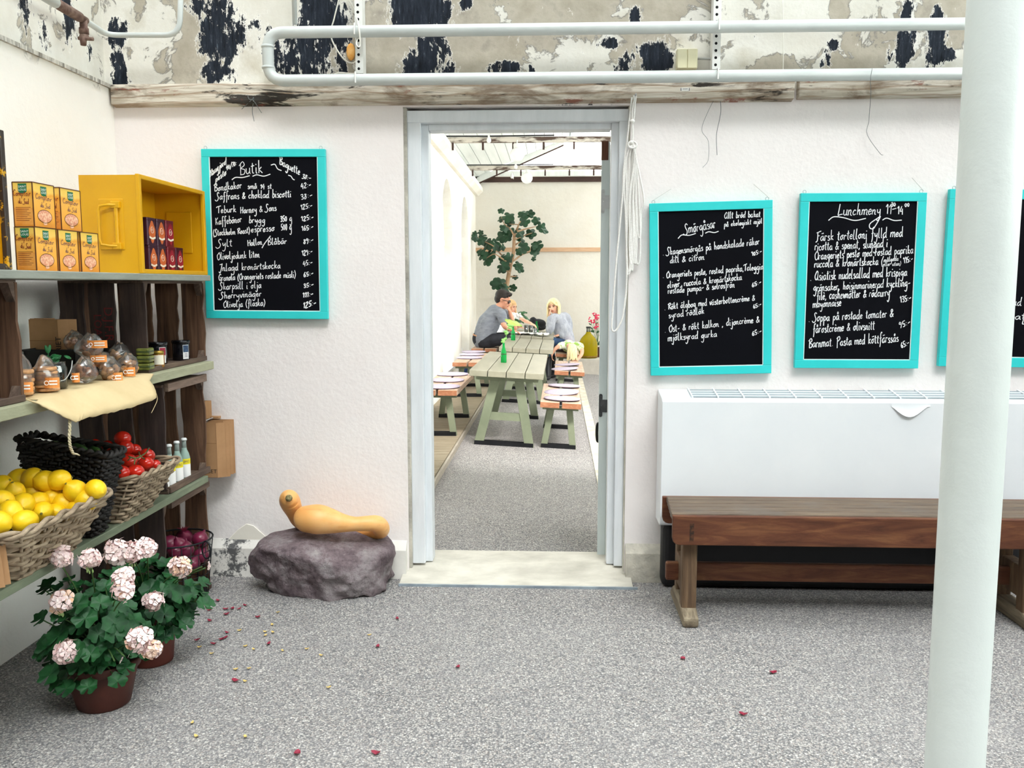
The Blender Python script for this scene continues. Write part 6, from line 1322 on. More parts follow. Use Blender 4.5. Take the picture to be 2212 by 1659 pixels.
MB().tube(catmull([q2+Vector(p) for p in ((0, 0, .08), (0, 0, .21), (0.0, -.01, .255), (-.02, -.02, .275))], 5), .003, 5).build('leaf_stalk', M_spr, b2)
# on the far table
ztf = zf(-.3)+.7025; M_pap = pm('white_paper', 'f4f3ef', 'e6e6e4', .8, 8); M_tumb = glassy('jar_glass', 'dfe6e4', .4)
def sheet(c, w, l, label, crump=.012, rz=0, name='newspaper'):
    rows = []; Mz = TR(c, rz, 0, TILT)
    for i in range(11): rows.append([Mz @ Vector((w*(j/8-.5), l*(i/10-.5), .004+crump*(1+noise.noise(Vector((i*.6, j*.7, c[0]*9)))))) for j in range(9)])
    o = MB().grid(rows).build(name, M_pap, None, True, base=c); md = o.modifiers.new('s', 'SOLIDIFY'); md.thickness = .003; tag(o, label, 'paper'); return o
sheet((-.44, 13.75, zf(-.44)+.7015), .34, .5, 'crumpled white paper spread on the left of the far table', .02, .2); sheet((-.13, 13.48, zf(-.13)+.7015), .18, .3, 'white paper bag lying at the right of the far table', .035, -.1, 'paper_wrapper')
for x, y, lab in ((-.38, 13.5, 'drinking glass at the left of the group on the far table'), (-.31, 13.52, 'drinking glass in the middle of the group on the far table'), (-.24, 13.6, 'drinking glass at the right of the group on the far table')):
    tag(MB().lathe([(.026, 0), (.028, .003), (.034, .11), (.032, .11), (.026, .008), (0, .008)], (0, 0, 0), 20).build('drinking_glass', M_tumb, None, True), lab, 'glass', 'drinking glasses on the far table').location = (x, y, zf(x)+.7015+(.045 if x < -.27 else .0))
bp = PY(1165, 700, 14.6); mb = MB(); mb.ball(bp, (.10, .07, .085), 18, 10); mb.ball(bp+Vector((-.10, 0, .06)), (.055, .05, .05), 14, 8); mb.ball(bp+Vector((.0, 0, -.05)), (.11, .07, .06), 16, 8)
for i, p in enumerate(mb.v): mb.v[i] = p+(p-bp)*.25*noise.noise(p*9)
jb_ = thing('black_bag', 'black bag slumped on the far end of the far table', 'bag', bp-Vector((0, 0, .11))); o = mb.build('bag_body', pm('black_cloth', '101116', '1a1b22', .8, 10), jb_, True); md = o.modifiers.new('r', 'REMESH'); md.mode = 'VOXEL'; md.voxel_size = .014; md.use_smooth_shade = True
MB().tube(catmull([bp+Vector(p) for p in ((-.06, -.06, .05), (-.04, -.1, -.02), (.03, -.09, -.06))], 5), .008, 6).build('strap', M_steel, jb_, True)
hv = [PY(u, v, 13.55) for u, v in ((1110, 703), (1112, 690), (1120, 676), (1138, 686))]; vb = thing('vase_sprig', 'leafy green sprig with white blossoms standing on the far table', 'flowers', (hv[0].x, 13.55, zf(-.5)+.71)); mb = MB(); mb.tube([Vector((hv[0].x, 13.55, zf(-.5)+.71)), hv[0], hv[1], hv[2], hv[3]], .004, 5)
mb.build('stem', M_spr, vb, True)
for a, b in (((hv[2]), (1, 0, .3)), (hv[2]+Vector((.05, 0, -.02)), (1, 0, -.5)), (hv[1], (.8, 0, -.1))): bigleaf(vb, a, a and b, (0, 1, .4), .14, .035, pm('dark_leaf', '24482a', '356038', .5, 8), 'leaf', .3)
mb = MB()
for i in range(26): mb.ball(PY(1114+R.uniform(-13, 13), 681+R.uniform(-5, 5), 13.52+R.uniform(-.06, .06)), (.022, .022, .016), 7, 5)
mb.build('white_blossom', M_pap, vb, True)
# blue backpack by the wall
q = PZ(1007, 768, ZD); q.y = min(q.y, 13.0); q.x = -1.27; mb = MB(); mb.ball(q+Vector((0, 0, .13)), (.08, .12, .14), 16, 10); mb.ball(q+Vector((.05, -.08, .08)), (.05, .06, .08), 12, 8)
for i, p in enumerate(mb.v): mb.v[i] = p+Vector((1, 1, .6))*.025*noise.noise(p*12)
tag(mb.build('backpack', pm('navy_cloth', '1b2a4a', '2b4170', .8, 12), None, True, base=q), 'dark blue bag slumped on the deck left of the man', 'bag')
# globe lamps and bulbs
M_opal = pm('opal_glass', 'f3f4f2', None, .25); M_cer = pm('white_ceramic', 'e7e8e5', None, .4)
for (u, v, r, y, lab) in ((1117, 334, 15.3, 10.95, 'white globe lamp hanging from the nearer roof beam'), (1138, 385, 12.2, 13.7, 'white globe lamp hanging from the farther roof beam')):
    c = PY(u, v, y); r = r*y/F; t = thing('globe_lamp', lab, 'lamp', c+Vector((0, 0, r)), group='round globe lamps under the roof beams')
    MB().ball(c, (r, r, r*.95), 28, 16).build('globe', M_opal, t, True); MB().lathe([(r*.5, r*.78), (r*.52, r*1.3), (r*.5, r*1.45), (.0, r*1.45)], c, 24).build('fitting', M_cer, t, True); MB().tube([c+Vector((0, 0, r*1.4)), (c.x, c.y, 3.2)], .008, 6).build('rod', M_cer, t)
for (u, v, y, lab) in ((1056, 302, 10.9, 'bare bulb on a cord at the left of the nearer beam'), (1114, 360, 13.65, 'bare bulb on a cord under the farther beam'), (1106, 381, 15.8, 'bare bulb on a cord near the back wall')):
    c = PY(u, v, y); t = thing('bare_bulb', lab, 'bulb', c, group='small bare bulbs on cords'); MB().lathe([(0, -.04), (.022, -.032), (.03, -.01), (.024, .015), (.014, .03), (.013, .05)], c, 14).build('bulb', M_opal, t, True); MB().tube(catmull([c+Vector((0, 0, .05)), c+Vector((.02, 0, .09)), Vector((c.x+.02, c.y+(.07 if y < 15 else .15), 3.28 if y < 15 else 3.32))], 4), .006, 6).build('cord', M_cer, t)
# demijohn
q = PY(1270.5, 773, 15.28); q.z = .186; M_oilj = glass_liq('yellow_oil_glass', 'b3a016'); dj = thing('demijohn', 'big round glass bottle of yellow oil on the low block by the back wall', 'bottle', q); r = 20.5*15.28/F
MB().lathe([(r*.86, 0), (r*.94, .01), (r*1.0, r*.35), (r*1.0, r*1.35), (r*.94, r*1.7), (r*.78, r*2.05), (r*.52, r*2.35), (r*.3, r*2.55), (r*.22, r*2.75)], q, 36).build('oil_body', M_oilj, dj, True); MB().lathe([(r*.22, r*2.75), (r*.2, r*3.1), (r*.23, r*3.12), (r*.23, r*3.2)], q, 24).build('neck', glassy('jar_glass', 'dfe6e4', .4), dj, True)
MB().lathe([(r*.25, r*3.12), (r*.25, r*3.3), (0, r*3.3)], q, 20).build('cap', pm('dark_cap', '222320', None, .5), dj); MB().lathe([(r*.7, .012), (r*.955, .014), (r*1.004, r*.2), (r*1.0, r*.27)], q, 36).build('sediment', pm('brown_sediment', '6a4a12', '9a7a1c', .6, 60), dj, True)
# pink flowering plant by the door leaf
q = PY(1290, 774, 15.5); q.z = .187; fp = thing('flowering_plant', 'potted pink flowering plant on the block beside the oil bottle', 'potted plant', q); MB().lathe([(.07, 0), (.09, .16), (.095, .17), (.08, .16), (0, .15)], q, 24).build('pot', M_terra, fp, True)
mb = MB(); lf = MB(); st = MB()
for (u, v) in ((1284, 680), (1288, 690), (1281, 696), (1289, 702), (1275, 690), (1291, 684), (1286, 709)):
    c = PY(u, v, 15.45); st.tube(catmull([q+Vector((0, 0, .16)), q.lerp(c, .6)+Vector((.02, 0, .02)), c], 4), .004, 5)
    for j in range(7): mb.ball(c+Vector((R.uniform(-.03, .03), R.uniform(-.03, .03), R.uniform(-.035, .035))), (.018, .008, .014), 7, 4, Euler((R.uniform(0, 3), R.uniform(0, 3), 0)).to_matrix())
for j in range(22): a = R.uniform(0, 6.3); c = q+Vector((.09*math.cos(a)-.04, .07*math.sin(a), R.uniform(.2, .6))); lf.ball(c, (.03, .012, .02), 7, 4, Euler((R.uniform(0, 3), R.uniform(0, 3), 0)).to_matrix())
mb.build('blossoms', pm('hot_pink_petal', 'd8224e', 'e8486c', .5, 30), fp, True); lf.build('foliage', pm('dark_leaf', '24482a', '356038', .5, 8), fp, True); st.build('stems', M_stem, fp, True)
# fig tree
YT_ = 15.2; Z2 = lambda a, b, y=YT_: PY(860+a/3.072, 220+b/3.072, y)
tb_ = Z2(712, 1290); tb_.z = zf(tb_.x); ft_ = thing('fig_tree', 'tall thin fig tree with big dark leaves behind the man', 'tree', tb_); M_bark = pm('pale_bark', '9a7a5c', 'b8997a', .8, 14, (1, 1, .3), .4)
MB().lathe([(.15, 0), (.20, .34), (.21, .36), (.19, .36), (.18, .32), (0, .32)], tb_, 28).build('pot', M_terra2, ft_, True); MB().lathe([(0, .33), (.18, .325), (0, .32)], tb_, 20).build('soil', M_soil, ft_)
tk = MB(); P = [tb_+Vector((0, 0, .3)), Z2(712, 1290), Z2(722, 1215), Z2(742, 1100), Z2(765, 1000), Z2(770, 890)]; tk.tube(catmull(P, 5), [.042-.016*i/25 for i in range(26)], 10)
for br in ([(770, 890), (745, 845), (705, 810), (685, 765)], [(770, 895), (795, 835), (795, 815), (740, 812)], [(785, 850), (815, 790), (850, 770)], [(790, 860), (860, 840), (930, 825)], [(770, 915), (830, 890), (890, 870)], [(755, 1070), (700, 1030), (650, 975), (620, 950), (560, 920), (520, 890)], [(745, 1075), (690, 1040), (640, 1010), (590, 1035)], [(765, 1055), (830, 1010), (900, 990), (925, 970)], [(740, 1135), (700, 1110)], [(745, 1160), (785, 1158)], [(725, 1215), (690, 1195), (660, 1195)], [(720, 1245), (740, 1235)], [(775, 950), (815, 925)], [(880, 1000), (905, 1020)]):
    B = catmull([Z2(a, b, YT_+.10*math.sin(a)) for a, b in br], 4); tk.tube(B, [.017-.012*i/(len(B)-1) for i in range(len(B))], 7)
tk.build('trunk', M_bark, ft_, True)
def figleaf(mb, c, nrm, r, spin, R):
    n = Vector(nrm).normalized(); d = Vector(spin)-n*Vector(spin).dot(n); d.normalize(); B = Matrix((d, n.cross(d), n)).transposed(); N = 36; rows = []
    for f in (.03, .5, 1.0):
        rows.append([c+B @ Vector((r*f*(.66+.34*abs(math.cos(2.5*a))**.8 if f == 1 else .8)*math.cos(a)+r*.35*f, r*f*(.66+.34*abs(math.cos(2.5*a))**.8 if f == 1 else .8)*math.sin(a)*.9, r*(-.25*f*f+.10*math.sin(3*a)*f))) for a in [math.radians(-170+340*i/N) for i in range(N+1)]])
    mb.grid(rows)
fl_ = MB(); RF = random.Random(12)
for (a, b, k) in ((690, 715, .7), (715, 755, 1.3), (745, 775, 1.1), (690, 770, .8), (835, 735, 1.0), (865, 745, .9), (850, 785, 1.1), (930, 790, .9), (950, 815, 1.0), (960, 850, .8), (505, 865, .6), (540, 862, .6), (510, 890, .8), (570, 895, 1.0), (560, 915, .9), (600, 930, 1.3), (640, 935, 1.3), (590, 950, 1.0), (550, 985, .8), (545, 1020, 1.1), (575, 1055, 1.2), (615, 1000, 1.2), (715, 830, 1.0), (740, 850, 1.2), (700, 885, 1.3), (730, 890, 1.0), (800, 870, 1.1), (795, 895, .9), (895, 868, 1.1), (880, 880, .7), (815, 915, .8), (815, 965, 1.2), (800, 985, .8), (935, 945, 1.2), (890, 955, .8), (920, 990, 1.0), (700, 1025, 1.0), (745, 1025, 1.1), (690, 1085, 1.1), (675, 1105, 1.2), (785, 1075, 1.0), (800, 1100, .9), (785, 1160, .6), (655, 1190, 1.2), (690, 1205, 1.3), (725, 1240, 1.1), (750, 1235, .8), (690, 955, .7), (905, 1040, .5)):
    y = YT_+RF.uniform(-.18, .12); figleaf(fl_, Z2(a, b, y), (RF.uniform(-.7, .7), -1, RF.uniform(-.1, .9)), .098*k, (RF.uniform(-1, 1), 0, RF.uniform(-1, .2)), RF)
fl_.build('foliage', pm('fig_leaf', '12301d', '1f4a2c', .45, 6, bump=.2, bscale=40), ft_, True)
# ================================================================ PEOPLE
M_skinA = pm('tan_skin', 'c98e72', 'd69c80', .55, 8, sss=.08); M_skinB = pm('fair_skin', 'dba488', 'e3b196', .55, 8, sss=.08)
def rem(o, vox, sm=4):
    m = o.modifiers.new('r', 'REMESH'); m.mode = 'VOXEL'; m.voxel_size = vox; m.use_smooth_shade = True
    s = o.modifiers.new('s', 'SMOOTH'); s.iterations = sm; s.factor = .5; return o
def limb(mb, P, r, n=12):
    P = catmull(P, 5); k = (len(P)-1)/(len(r)-1); rr = []
    for i in range(len(P)):
        j = min(int(i/k), len(r)-2); f = i/k-j; rr.append(r[j]+(r[j+1]-r[j])*f)
    mb.tube(P, rr, n); mb.ball(P[0], rr[0], 12, 8); mb.ball(P[-1], rr[-1], 12, 8)
def hand_at(mb, w, d, pn, side=1, L=.18, curl=.5):
    """palm plus five bent fingers; d = direction of the fingers, pn = palm normal"""
    d, pn = Vector(d).normalized(), Vector(pn).normalized(); s = d.cross(pn).normalized()*side; k = L/.18; w = Vector(w)
    B = Matrix((d, s, pn)).transposed(); mb.ball(w+d*.045*k, (.052*k, .04*k, .016*k), 12, 8, B); mb.tube([w-d*.02, w+d*.03*k], [.026*k, .024*k], 10)
    for i, (o, l) in enumerate(((-.029, .066), (-.010, .078), (.010, .072), (.028, .056))):
        b = w+d*.085*k+s*o*k; p1 = b+(d*.45*l+pn*curl*.15*l)*k; p2 = p1+(d*.33*l+pn*curl*.35*l)*k; p3 = p2+(d*.2*l+pn*curl*.42*l)*k; mb.tube([b-d*.02*k, b, p1, p2, p3], [.009*k, .0095*k, .0088*k, .008*k, .006*k], 7)
    t0 = w+d*.02*k-s*.03*k; mb.tube([t0, t0+(d*.025-s*.022+pn*.008)*k, t0+(d*.058-s*.026+pn*.018)*k], [.013*k, .011*k, .008*k], 7)
def head_at(c, fwd, up, h=.235):
    """returns the skull pieces in a frame: x = forward, y = left, z = up"""
    f = Vector(fwd).normalized(); u = Vector(up); u = (u-f*u.dot(f)).normalized(); B = Matrix((f, u.cross(f), u)).transposed(); c = Vector(c); k = h/.235
    T = lambda x, y, z: c+B @ Vector((x*k, y*k, z*k)); m = MB()
    m.ball(T(-.012, 0, .028), (.098*k, .077*k, .088*k), 20, 14, B); m.ball(T(.035, 0, -.04), (.058*k, .056*k, .075*k), 18, 12, B); m.ball(T(.056, 0, -.092), (.030*k, .030*k, .022*k), 12, 8, B)
    m.tube([T(.088, 0, .01), T(.105, 0, -.022), T(.113, 0, -.036)], [.009*k, .013*k, .014*k], 8); m.ball(T(.102, 0, -.040), (.014*k, .018*k, .009*k), 8, 6, B)
    m.ball(T(.083, 0, -.066), (.014*k, .026*k, .010*k), 10, 6, B)
    for s in (-1, 1): m.ball(T(-.005, .078*s, -.008), (.019*k, .010*k, .032*k), 10, 8, B); m.ball(T(.052, .042*s, -.025), (.03*k, .025*k, .024*k), 10, 8, B)
    return m, T, B, k
def face(par, T, B, k, lip='a8564c', brow='5a4030', eyes=True):
    if eyes:
        e = MB()
        for s in (-1, 1): e.ball(T(.084, .032*s, .0), (.008*k, .014*k, .006*k), 8, 6, B)
        e.build('eyes', pm('dark_eyes', '2a211e', None, .3), par, True)
    b = MB()
    for s in (-1, 1): b.tube([T(.090, .016*s, .018), T(.092, .034*s, .022), T(.078, .052*s, .016)], [.004*k, .005*k, .003*k], 6)
    b.build('eyebrows', pm('brow_'+brow, brow, None, .8), par, True)
    MB().tube([T(.088, -.024, -.067), T(.0965, -.008, -.064), T(.0965, .008, -.064), T(.088, .024, -.067)], [.003*k, .006*k, .006*k, .003*k], 8).build('lips', pm('lips_'+lip, lip, None, .5), par, True)
def shirtify(name, mb, m, par, vox=.016): return rem(mb.build(name, m, par, True), vox, 5)
V3 = Vector
# ---- man, seated on the deck bench, leaning over the table
y0 = 13.35; sc = y0/12.95
P_ = lambda u, v, y=y0: PY(u, v, y)
mn = thing('person', 'person in a grey t-shirt and dark jeans with sunglasses, leaning on the far table', 'person', (-1.0, y0, ZD+.4405))
pel, chest, upc, nk, hd = V3((-1.02, y0, .615)), P_(1057, 697), P_(1069, 675), P_(1079, 662), P_(1087, 647.5)
rs, re_, rw = P_(1082, 678, y0-.20), P_(1089, 703, y0-.26), P_(1101, 712, y0-.10); ls, le, lw = P_(1085, 674, y0+.2), P_(1112, 712, y0+.16), P_(1101, 673, y0+.06)
bd, T, B, k = head_at(hd, (.93, -.10, -.34), (.3, 0, 1), .262)
limb(bd, [upc, nk, hd-V3((.02, 0, .03))], [.075, .062, .06]); limb(bd, [pel, (pel+chest)/2, chest, upc], [.14, .135, .14, .12]); limb(bd, [rs, re_, rw], [.055, .042, .03]); limb(bd, [ls, le, lw], [.055, .042, .03])
hand_at(bd, rw, (1, .25, -.25), (0, 0, -1), 1, .19); hand_at(bd, lw, (-.25, -.3, 1), (-1, 0, 0), -1, .18, .8)
kn = [V3((-.60, y0-.16, .60)), V3((-.58, y0+.16, .60))]
for s, K in zip((-1, 1), kn): limb(bd, [pel+V3((.04, .1*s, -.02)), K, V3((K.x+.02, K.y, .10))], [.085, .06, .045])
body = rem(bd.build('body', M_skinA, mn, True), .009, 3)
sh = MB(); limb(sh, [pel+V3((-.0, 0, .0)), (pel+chest)/2+V3((-.015, 0, 0)), chest, upc], [.165, .165, .175, .125]); 
for s, q in ((-1, 0), (1, 0)): limb(sh, [pel+V3((0, .06*s, .02)), (pel+chest)/2+V3((-.01, .075*s, 0)), chest+V3((-.0, .10*s, 0)), upc+V3((0, .12*s, -.01))], [.13, .125, .125, .075])
limb(sh, [upc+V3((0, -.1, -.01)), rs, rs.lerp(re_, .62)], [.085, .083, .072]); limb(sh, [upc+V3((0, .1, -.01)), ls, ls.lerp(le, .55)], [.085, .083, .070]); sh.ball(nk-V3((.02, 0, .03)), (.075, .085, .05))
shirtify('t_shirt', sh, pm('grey_jersey', '70757f', '858a93', .9, 9, (1, 1, 2.5), .6, 14, bdist=.02), mn)
jn = MB(); limb(jn, [pel+V3((-.03, 0, .02)), pel+V3((0, 0, -.04))], [.150, .140])
for s, K in zip((-1, 1), kn): limb(jn, [pel+V3((.02, .09*s, -.03)), (pel+K)/2+V3((0, .06*s, .02)), K, V3((K.x+.01, K.y, .36)), V3((K.x+.02, K.y, .13))], [.11, .100, .080, .068, .055])
shirtify('jeans', jn, pm('black_denim', '16171d', '22242c', .85, 14), mn)
bt = MB(); bt.lathe([(.150, -.008), (.155, 0), (.150, .012)], pel+V3((-.02, 0, .045)), 24, Euler((0, .25, 0)).to_matrix()); bt.build('waistband', pm('tan_waist', 'b98a66', None, .8), mn, True)
sh_ = MB()
for K in kn: sh_.ball(V3((K.x+.08, K.y, .10)), (.13, .045, .04)); sh_.ball(V3((K.x+.02, K.y, .13)), (.05, .045, .05))
rem(sh_.build('shoes', pm('dark_shoe', '1a1b1f', None, .7), mn, True), .014)
hr = MB(); hr.ball(T(-.028, 0, .05), (.104*k, .087*k, .086*k), 22, 14, B); hr.ball(T(-.06, 0, .0), (.065*k, .08*k, .075*k), 16, 10, B); hr.ball(T(.05, 0, .098), (.045*k, .06*k, .030*k), 14, 8, B)
for i in range(60): a = R.uniform(-1.2, 1.2); b = R.uniform(-.09, .08); p = T(b, .075*math.sin(a), .12*math.cos(a)*.95); hr.tube([p, p+B @ V3((.02, R.uniform(-.01, .01), .022))], [.010, .003], 5)
for i, p in enumerate(hr.v):
    q = B.transposed() @ (p-hd)
    if q.x > .075*k and q.z < .05*k: hr.v[i] = p-B @ V3((.03, 0, 0))
rem(hr.build('hair', pm('dark_brown_hair', '1c1715', '2e2622', .75, 40, (1, 1, 3), .5), mn, True), .009, 1)
face(mn, T, B, k, 'a5604f', '2a211c', False)
sg_ = MB()
for s in (-1, 1): sg_.ball(T(.094, .036*s, -.004), (.010*k, .030*k, .022*k), 12, 8, B); sg_.tube([T(.088, .064*s, .006), T(.03, .083*s, .004), T(-.01, .086*s, .0)], .004*k, 6)
sg_.tube([T(.103, -.012, .004), T(.106, 0, .006), T(.103, .012, .004)], .004*k, 6); sg_.build('sunglasses', pm('black_plastic_gloss', '0c0c0e', None, .15, spec=.7), mn, True)
# ---- woman, elbow on the table, hand at her cheek
y1 = 14.15; W_ = lambda u, v, y=y1: PY(u, v, y)
wm = thing('person', 'person with long blonde hair and loose grey sweater, cheek in hand, at the far table', 'person', (.25, y1, zf(.25)+.4405))
pel, chest, upc, nk, hd = V3((.25, y1, .50)), W_(1211, 705), W_(1208, 689), W_(1203, 680), W_(1195.5, 661)
rs, re_, rw = W_(1194, 688, y1-.17), W_(1187, 715, y1-.22), W_(1187, 684, y1-.12); ls, le, lw = W_(1222, 686, y1+.08), W_(1226, 712, y1+.05), W_(1209, 724, y1-.12)
bd, T, B, k = head_at(hd, (-.32, -.93, -.16), (-.18, 0, 1), .235)
limb(bd, [upc, nk, hd-V3((0, 0, .05))], [.06, .045, .045]); limb(bd, [pel, (pel+chest)/2, chest, upc], [.12, .10, .105, .09]); limb(bd, [rs, re_, rw], [.042, .034, .024]); limb(bd, [ls, le, lw], [.042, .034, .024])
hand_at(bd, rw, (.12, .1, 1), (1, -.1, 0), 1, .165, .5); hand_at(bd, lw, (-1, -.2, -.1), (0, 0, -1), -1, .165, .6)
kn = [V3((-.03, y1-.28, .53)), V3((.0, y1-.05, .52))]; ftp = [W_(1184, 806, y1-.45), V3((.05, y1-.05, -.0))]; ftp[0].z = zf(ftp[0].x)+.05; ftp[1].z = zf(ftp[1].x)+.05
for s, K, f in zip((-1, 1), kn, ftp): limb(bd, [pel+V3((-.02, .08*s, -.01)), K, f], [.08, .052, .036])
rem(bd.build('body', M_skinB, wm, True), .009, 3)
sw = MB(); limb(sw, [pel+V3((0, 0, -.02)), (pel+chest)/2+V3((.02, 0, 0)), chest, upc], [.150, .145, .145, .10]); limb(sw, [upc, rs, re_, rw-V3((0, 0, .03))], [.08, .072, .068, .045]); limb(sw, [upc, ls, le, lw+V3((.03, 0, 0))], [.085, .085, .085, .055]); sw.ball(chest+V3((.03, 0, -.06)), (.15, .13, .12))
shirtify('sweater', sw, pm('pale_grey_knit', '9498a3', 'b2b5be', .95, 10, (2, 2, 1), .7, 16, bdist=.02), wm)
jn = MB(); limb(jn, [pel+V3((.02, 0, .0)), pel+V3((0, 0, -.03))], [.125, .12])
for s, K, f in zip((-1, 1), kn, ftp): limb(jn, [pel+V3((-.02, .08*s, -.01)), (pel+K)/2+V3((0, .03*s, .01)), K, K.lerp(f, .6)], [.10, .085, .068, .05])
shirtify('jeans', jn, pm('blue_denim', '1f3350', '2c4668', .85, 14), wm)
bo = MB()
for K, f in zip(kn, ftp): limb(bo, [K.lerp(f, .45), K.lerp(f, .9), f], [.06, .05, .045]); bo.ball(f+V3((-.07, -.03, -.012)), (.12, .045, .036))
rem(bo.build('boots', pm('black_leather', '121318', '1c1d22', .5, 12), wm, True), .012, 2)
def straighthair(m, T, B, k, L, front=True):
    m.ball(T(-.02, 0, .045), (.103*k, .088*k, .082*k), 22, 14, B); m.ball(T(-.055, 0, -.02), (.065*k, .082*k, .10*k), 16, 10, B)
    for s in (-1, 1):
        for j in range(5):
            a = -.06+.022*j; y = (.082+.006*(j % 3))*s; p0 = T(a, y*.9, .06-.006*abs(j-3)); p1 = T(a+.006, y*1.06, -.02); p2 = p1+V3((0, -.01, -L*.5*k)); p3 = p1+V3((.015*s, -.02, -L*k*(1 if s == 1 else .8))); m.tube(catmull([p0, p1, p2, p3], 4), [.018*k]*8+[.016*k, .014*k, .012*k, .009*k, .004*k], 6)
hr = MB(); straighthair(hr, T, B, k, .26); hr.tube(catmull([T(.075, .0, .10), T(.086, .045, .06), T(.06, .078, -.0)], 4), .014*k, 6); hr.tube(catmull([T(.075, .0, .10), T(.086, -.045, .06), T(.06, -.078, -.0)], 4), .014*k, 6)
rem(hr.build('hair', pm('blonde_hair', 'd9c08a', 'eddcae', .6, 30, (3, 3, .6), .4), wm, True), .009, 1); face(wm, T, B, k)
# ---- girl behind the man, reaching over the table
y2 = 13.95; G_ = lambda u, v, y=y2: PY(u, v, y)
gr_ = thing('person', 'fair-haired person in a white top, reaching over the table from behind the man', 'person', (-.80, y2, ZD+.4405))
hd, nk, chest, pel = G_(1105, 662), G_(1106, 675), G_(1105, 691), V3((-.83, y2, .59)); bd, T, B, k = head_at(hd, (.75, -.55, -.2), (.1, 0, 1), .20)
rs, re_, rw = G_(1116, 684, y2-.12), G_(1131, 692, y2-.2), G_(1146, 698, y2-.25); ls, le, lw = G_(1097, 686, y2+.1), G_(1110, 706, y2+.12), G_(1122, 706, y2+.0)
limb(bd, [chest, nk, hd], [.06, .04, .04]); limb(bd, [pel, chest], [.09, .08]); limb(bd, [rs, re_, rw], [.036, .03, .022]); limb(bd, [ls, le, lw], [.036, .03, .022]); hand_at(bd, rw, (1, -.2, -.5), (0, .3, -1), 1, .13, .8); hand_at(bd, lw, (1, -.2, -.3), (0, 0, -1), -1, .13, .5)
kn = [V3((-.47, y2-.08, .56)), V3((-.47, y2+.1, .56))]
for s, K in zip((-1, 1), kn): limb(bd, [pel+V3((.03, .06*s, -.01)), K, V3((K.x-.02, K.y, .16))], [.06, .045, .03])
rem(bd.build('body', M_skinB, gr_, True), .008, 3)
sw = MB(); limb(sw, [pel, (pel+chest)/2, chest, nk-V3((0, 0, .045))], [.11, .105, .105, .065]); limb(sw, [chest+V3((0, 0, .03)), rs, rs.lerp(re_, .35)], [.07, .06, .052]); limb(sw, [chest+V3((0, 0, .03)), ls, ls.lerp(le, .4)], [.07, .06, .05]); shirtify('top', sw, pm('white_cotton', 'f0efec', 'e2e2e2', .9, 8), gr_, .014)
jn = MB(); limb(jn, [pel+V3((0, 0, .01)), pel-V3((0, 0, .03))], [.118, .11])
for s, K in zip((-1, 1), kn): limb(jn, [pel+V3((.03, .06*s, -.01)), K, V3((K.x-.02, K.y, .22))], [.08, .06, .045])
shirtify('patterned_trousers', jn, pm('black_white_print', '26262b', 'e4e4e4', .9, 26, lo=.47, hi=.53), gr_, .014)
hr = MB(); straighthair(hr, T, B, k, .16); rem(hr.build('hair', pm('honey_hair', 'b98f5e', 'd6b283', .7, 30, (3, 3, .6)), gr_, True), .009, 1); face(gr_, T, B, k)
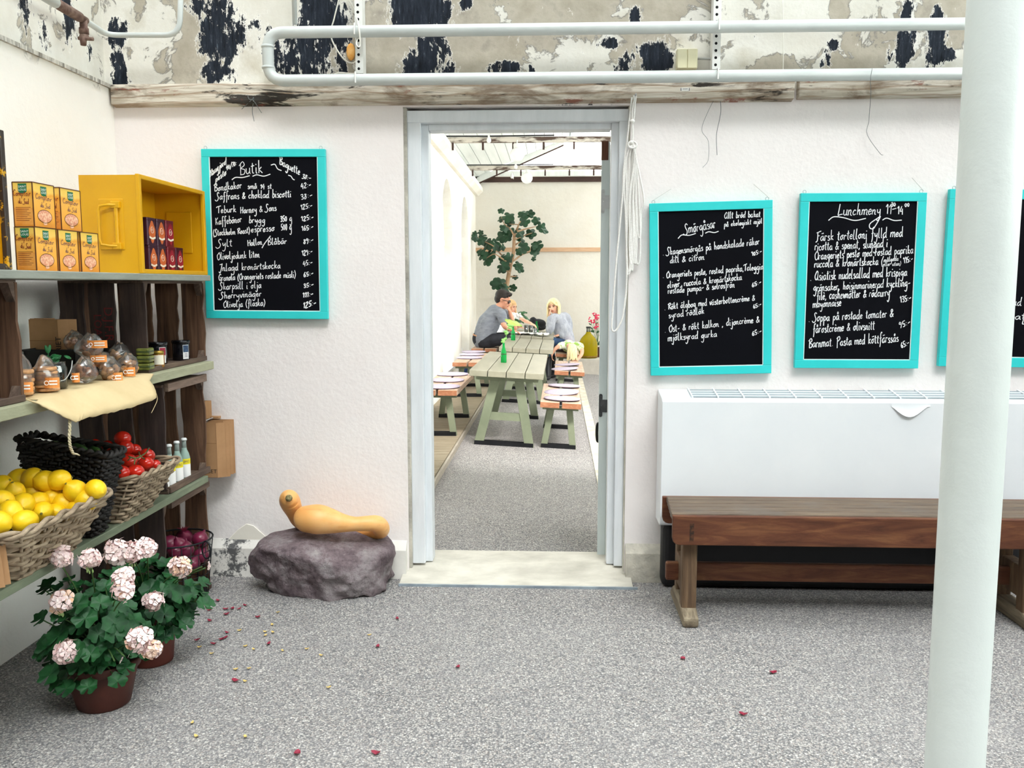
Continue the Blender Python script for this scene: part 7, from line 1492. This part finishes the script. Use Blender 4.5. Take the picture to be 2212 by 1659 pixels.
# ---- small child draped over the far right bench, head down
y3 = 13.5; C_ = lambda u, v, y=y3: PY(u, v, y); zs = zf(.28)+.4405
ch = thing('person', 'small child with fair hair lying face down over the end of the far right bench', 'person', (.28, 13.8, zs))
hd = C_(1236, 757, 13.42); bd, T, B, k = head_at(hd, (0.05, -.35, -.93), (.05, -1, .25), .19); nk = V3((.28, 13.53, zs+.13)); chest = V3((.27, 13.68, zs+.115)); pel = V3((.28, 13.93, zs+.10))
rs, re_, rw = C_(1214, 746, 13.56), C_(1201, 752, 13.48), C_(1192, 765, 13.5); ls, le, lw = C_(1252, 747, 13.55), C_(1257, 763, 13.45), C_(1246, 779, 13.38)
limb(bd, [chest, nk, hd], [.06, .045, .045]); limb(bd, [pel, chest], [.085, .08]); limb(bd, [chest, rs, re_, rw], [.05, .036, .03, .022]); limb(bd, [chest, ls, le, lw], [.05, .036, .03, .022]); hand_at(bd, rw, (0.05, 0, -1), (1, 0, 0), -1, .12, .8); hand_at(bd, lw, (-1, 0, -.15), (0, -1, 0), 1, .12, .6)
for s in (-1, 1): limb(bd, [pel+V3((.05*s, .04, 0)), V3((.30+.06*s, 14.2, zs+.06)), V3((.33+.07*s, 14.42, zs+.05))], [.06, .045, .035])
rem(bd.build('body', M_skinB, ch, True), .008, 3)
sw = MB(); limb(sw, [pel, (pel+chest)/2, chest, nk.lerp(chest, .3)], [.105, .10, .10, .075]); limb(sw, [chest, rs, rs.lerp(re_, .4)], [.075, .058, .05]); limb(sw, [chest, ls, ls.lerp(le, .4)], [.075, .058, .05]); shirtify('t_shirt', sw, pm('lime_white_print', '8fb45a', 'e8edd8', .9, 16, lo=.44, hi=.52), ch, .014)
jn = MB(); limb(jn, [pel-V3((0, .03, 0)), pel+V3((0, .05, .0))], [.105, .10])
for s in (-1, 1): limb(jn, [pel+V3((.05*s, .04, 0)), V3((.30+.06*s, 14.2, zs+.065)), V3((.33+.07*s, 14.36, zs+.055))], [.075, .06, .048])
shirtify('trousers', jn, pm('rose_trousers', 'c8415a', 'd65a70', .9, 10), ch, .014)
hr = MB(); hr.ball(T(-.02, 0, .04), (.105*k, .09*k, .085*k), 20, 12, B); hr.ball(T(-.05, 0, -.01), (.068*k, .083*k, .09*k), 16, 10, B)
for i in range(40):
    a = R.uniform(-1.1, 1.1); p0 = T(-.05+.08*R.random(), .085*math.sin(a), .11*math.cos(a)); hr.tube(catmull([p0, p0+V3((R.uniform(-.015, .015), -.035, -.05)), p0+V3((R.uniform(-.03, .02), -.03, -.14-R.uniform(0, .05)))], 3), [.013, .013, .012, .012, .010, .007, .003], 6)
rem(hr.build('hair', pm('pale_blonde_hair', 'dcc48f', 'efdfb4', .6, 30, (3, 3, .6), .4), ch, True), .008, 1); face(ch, T, B, k)
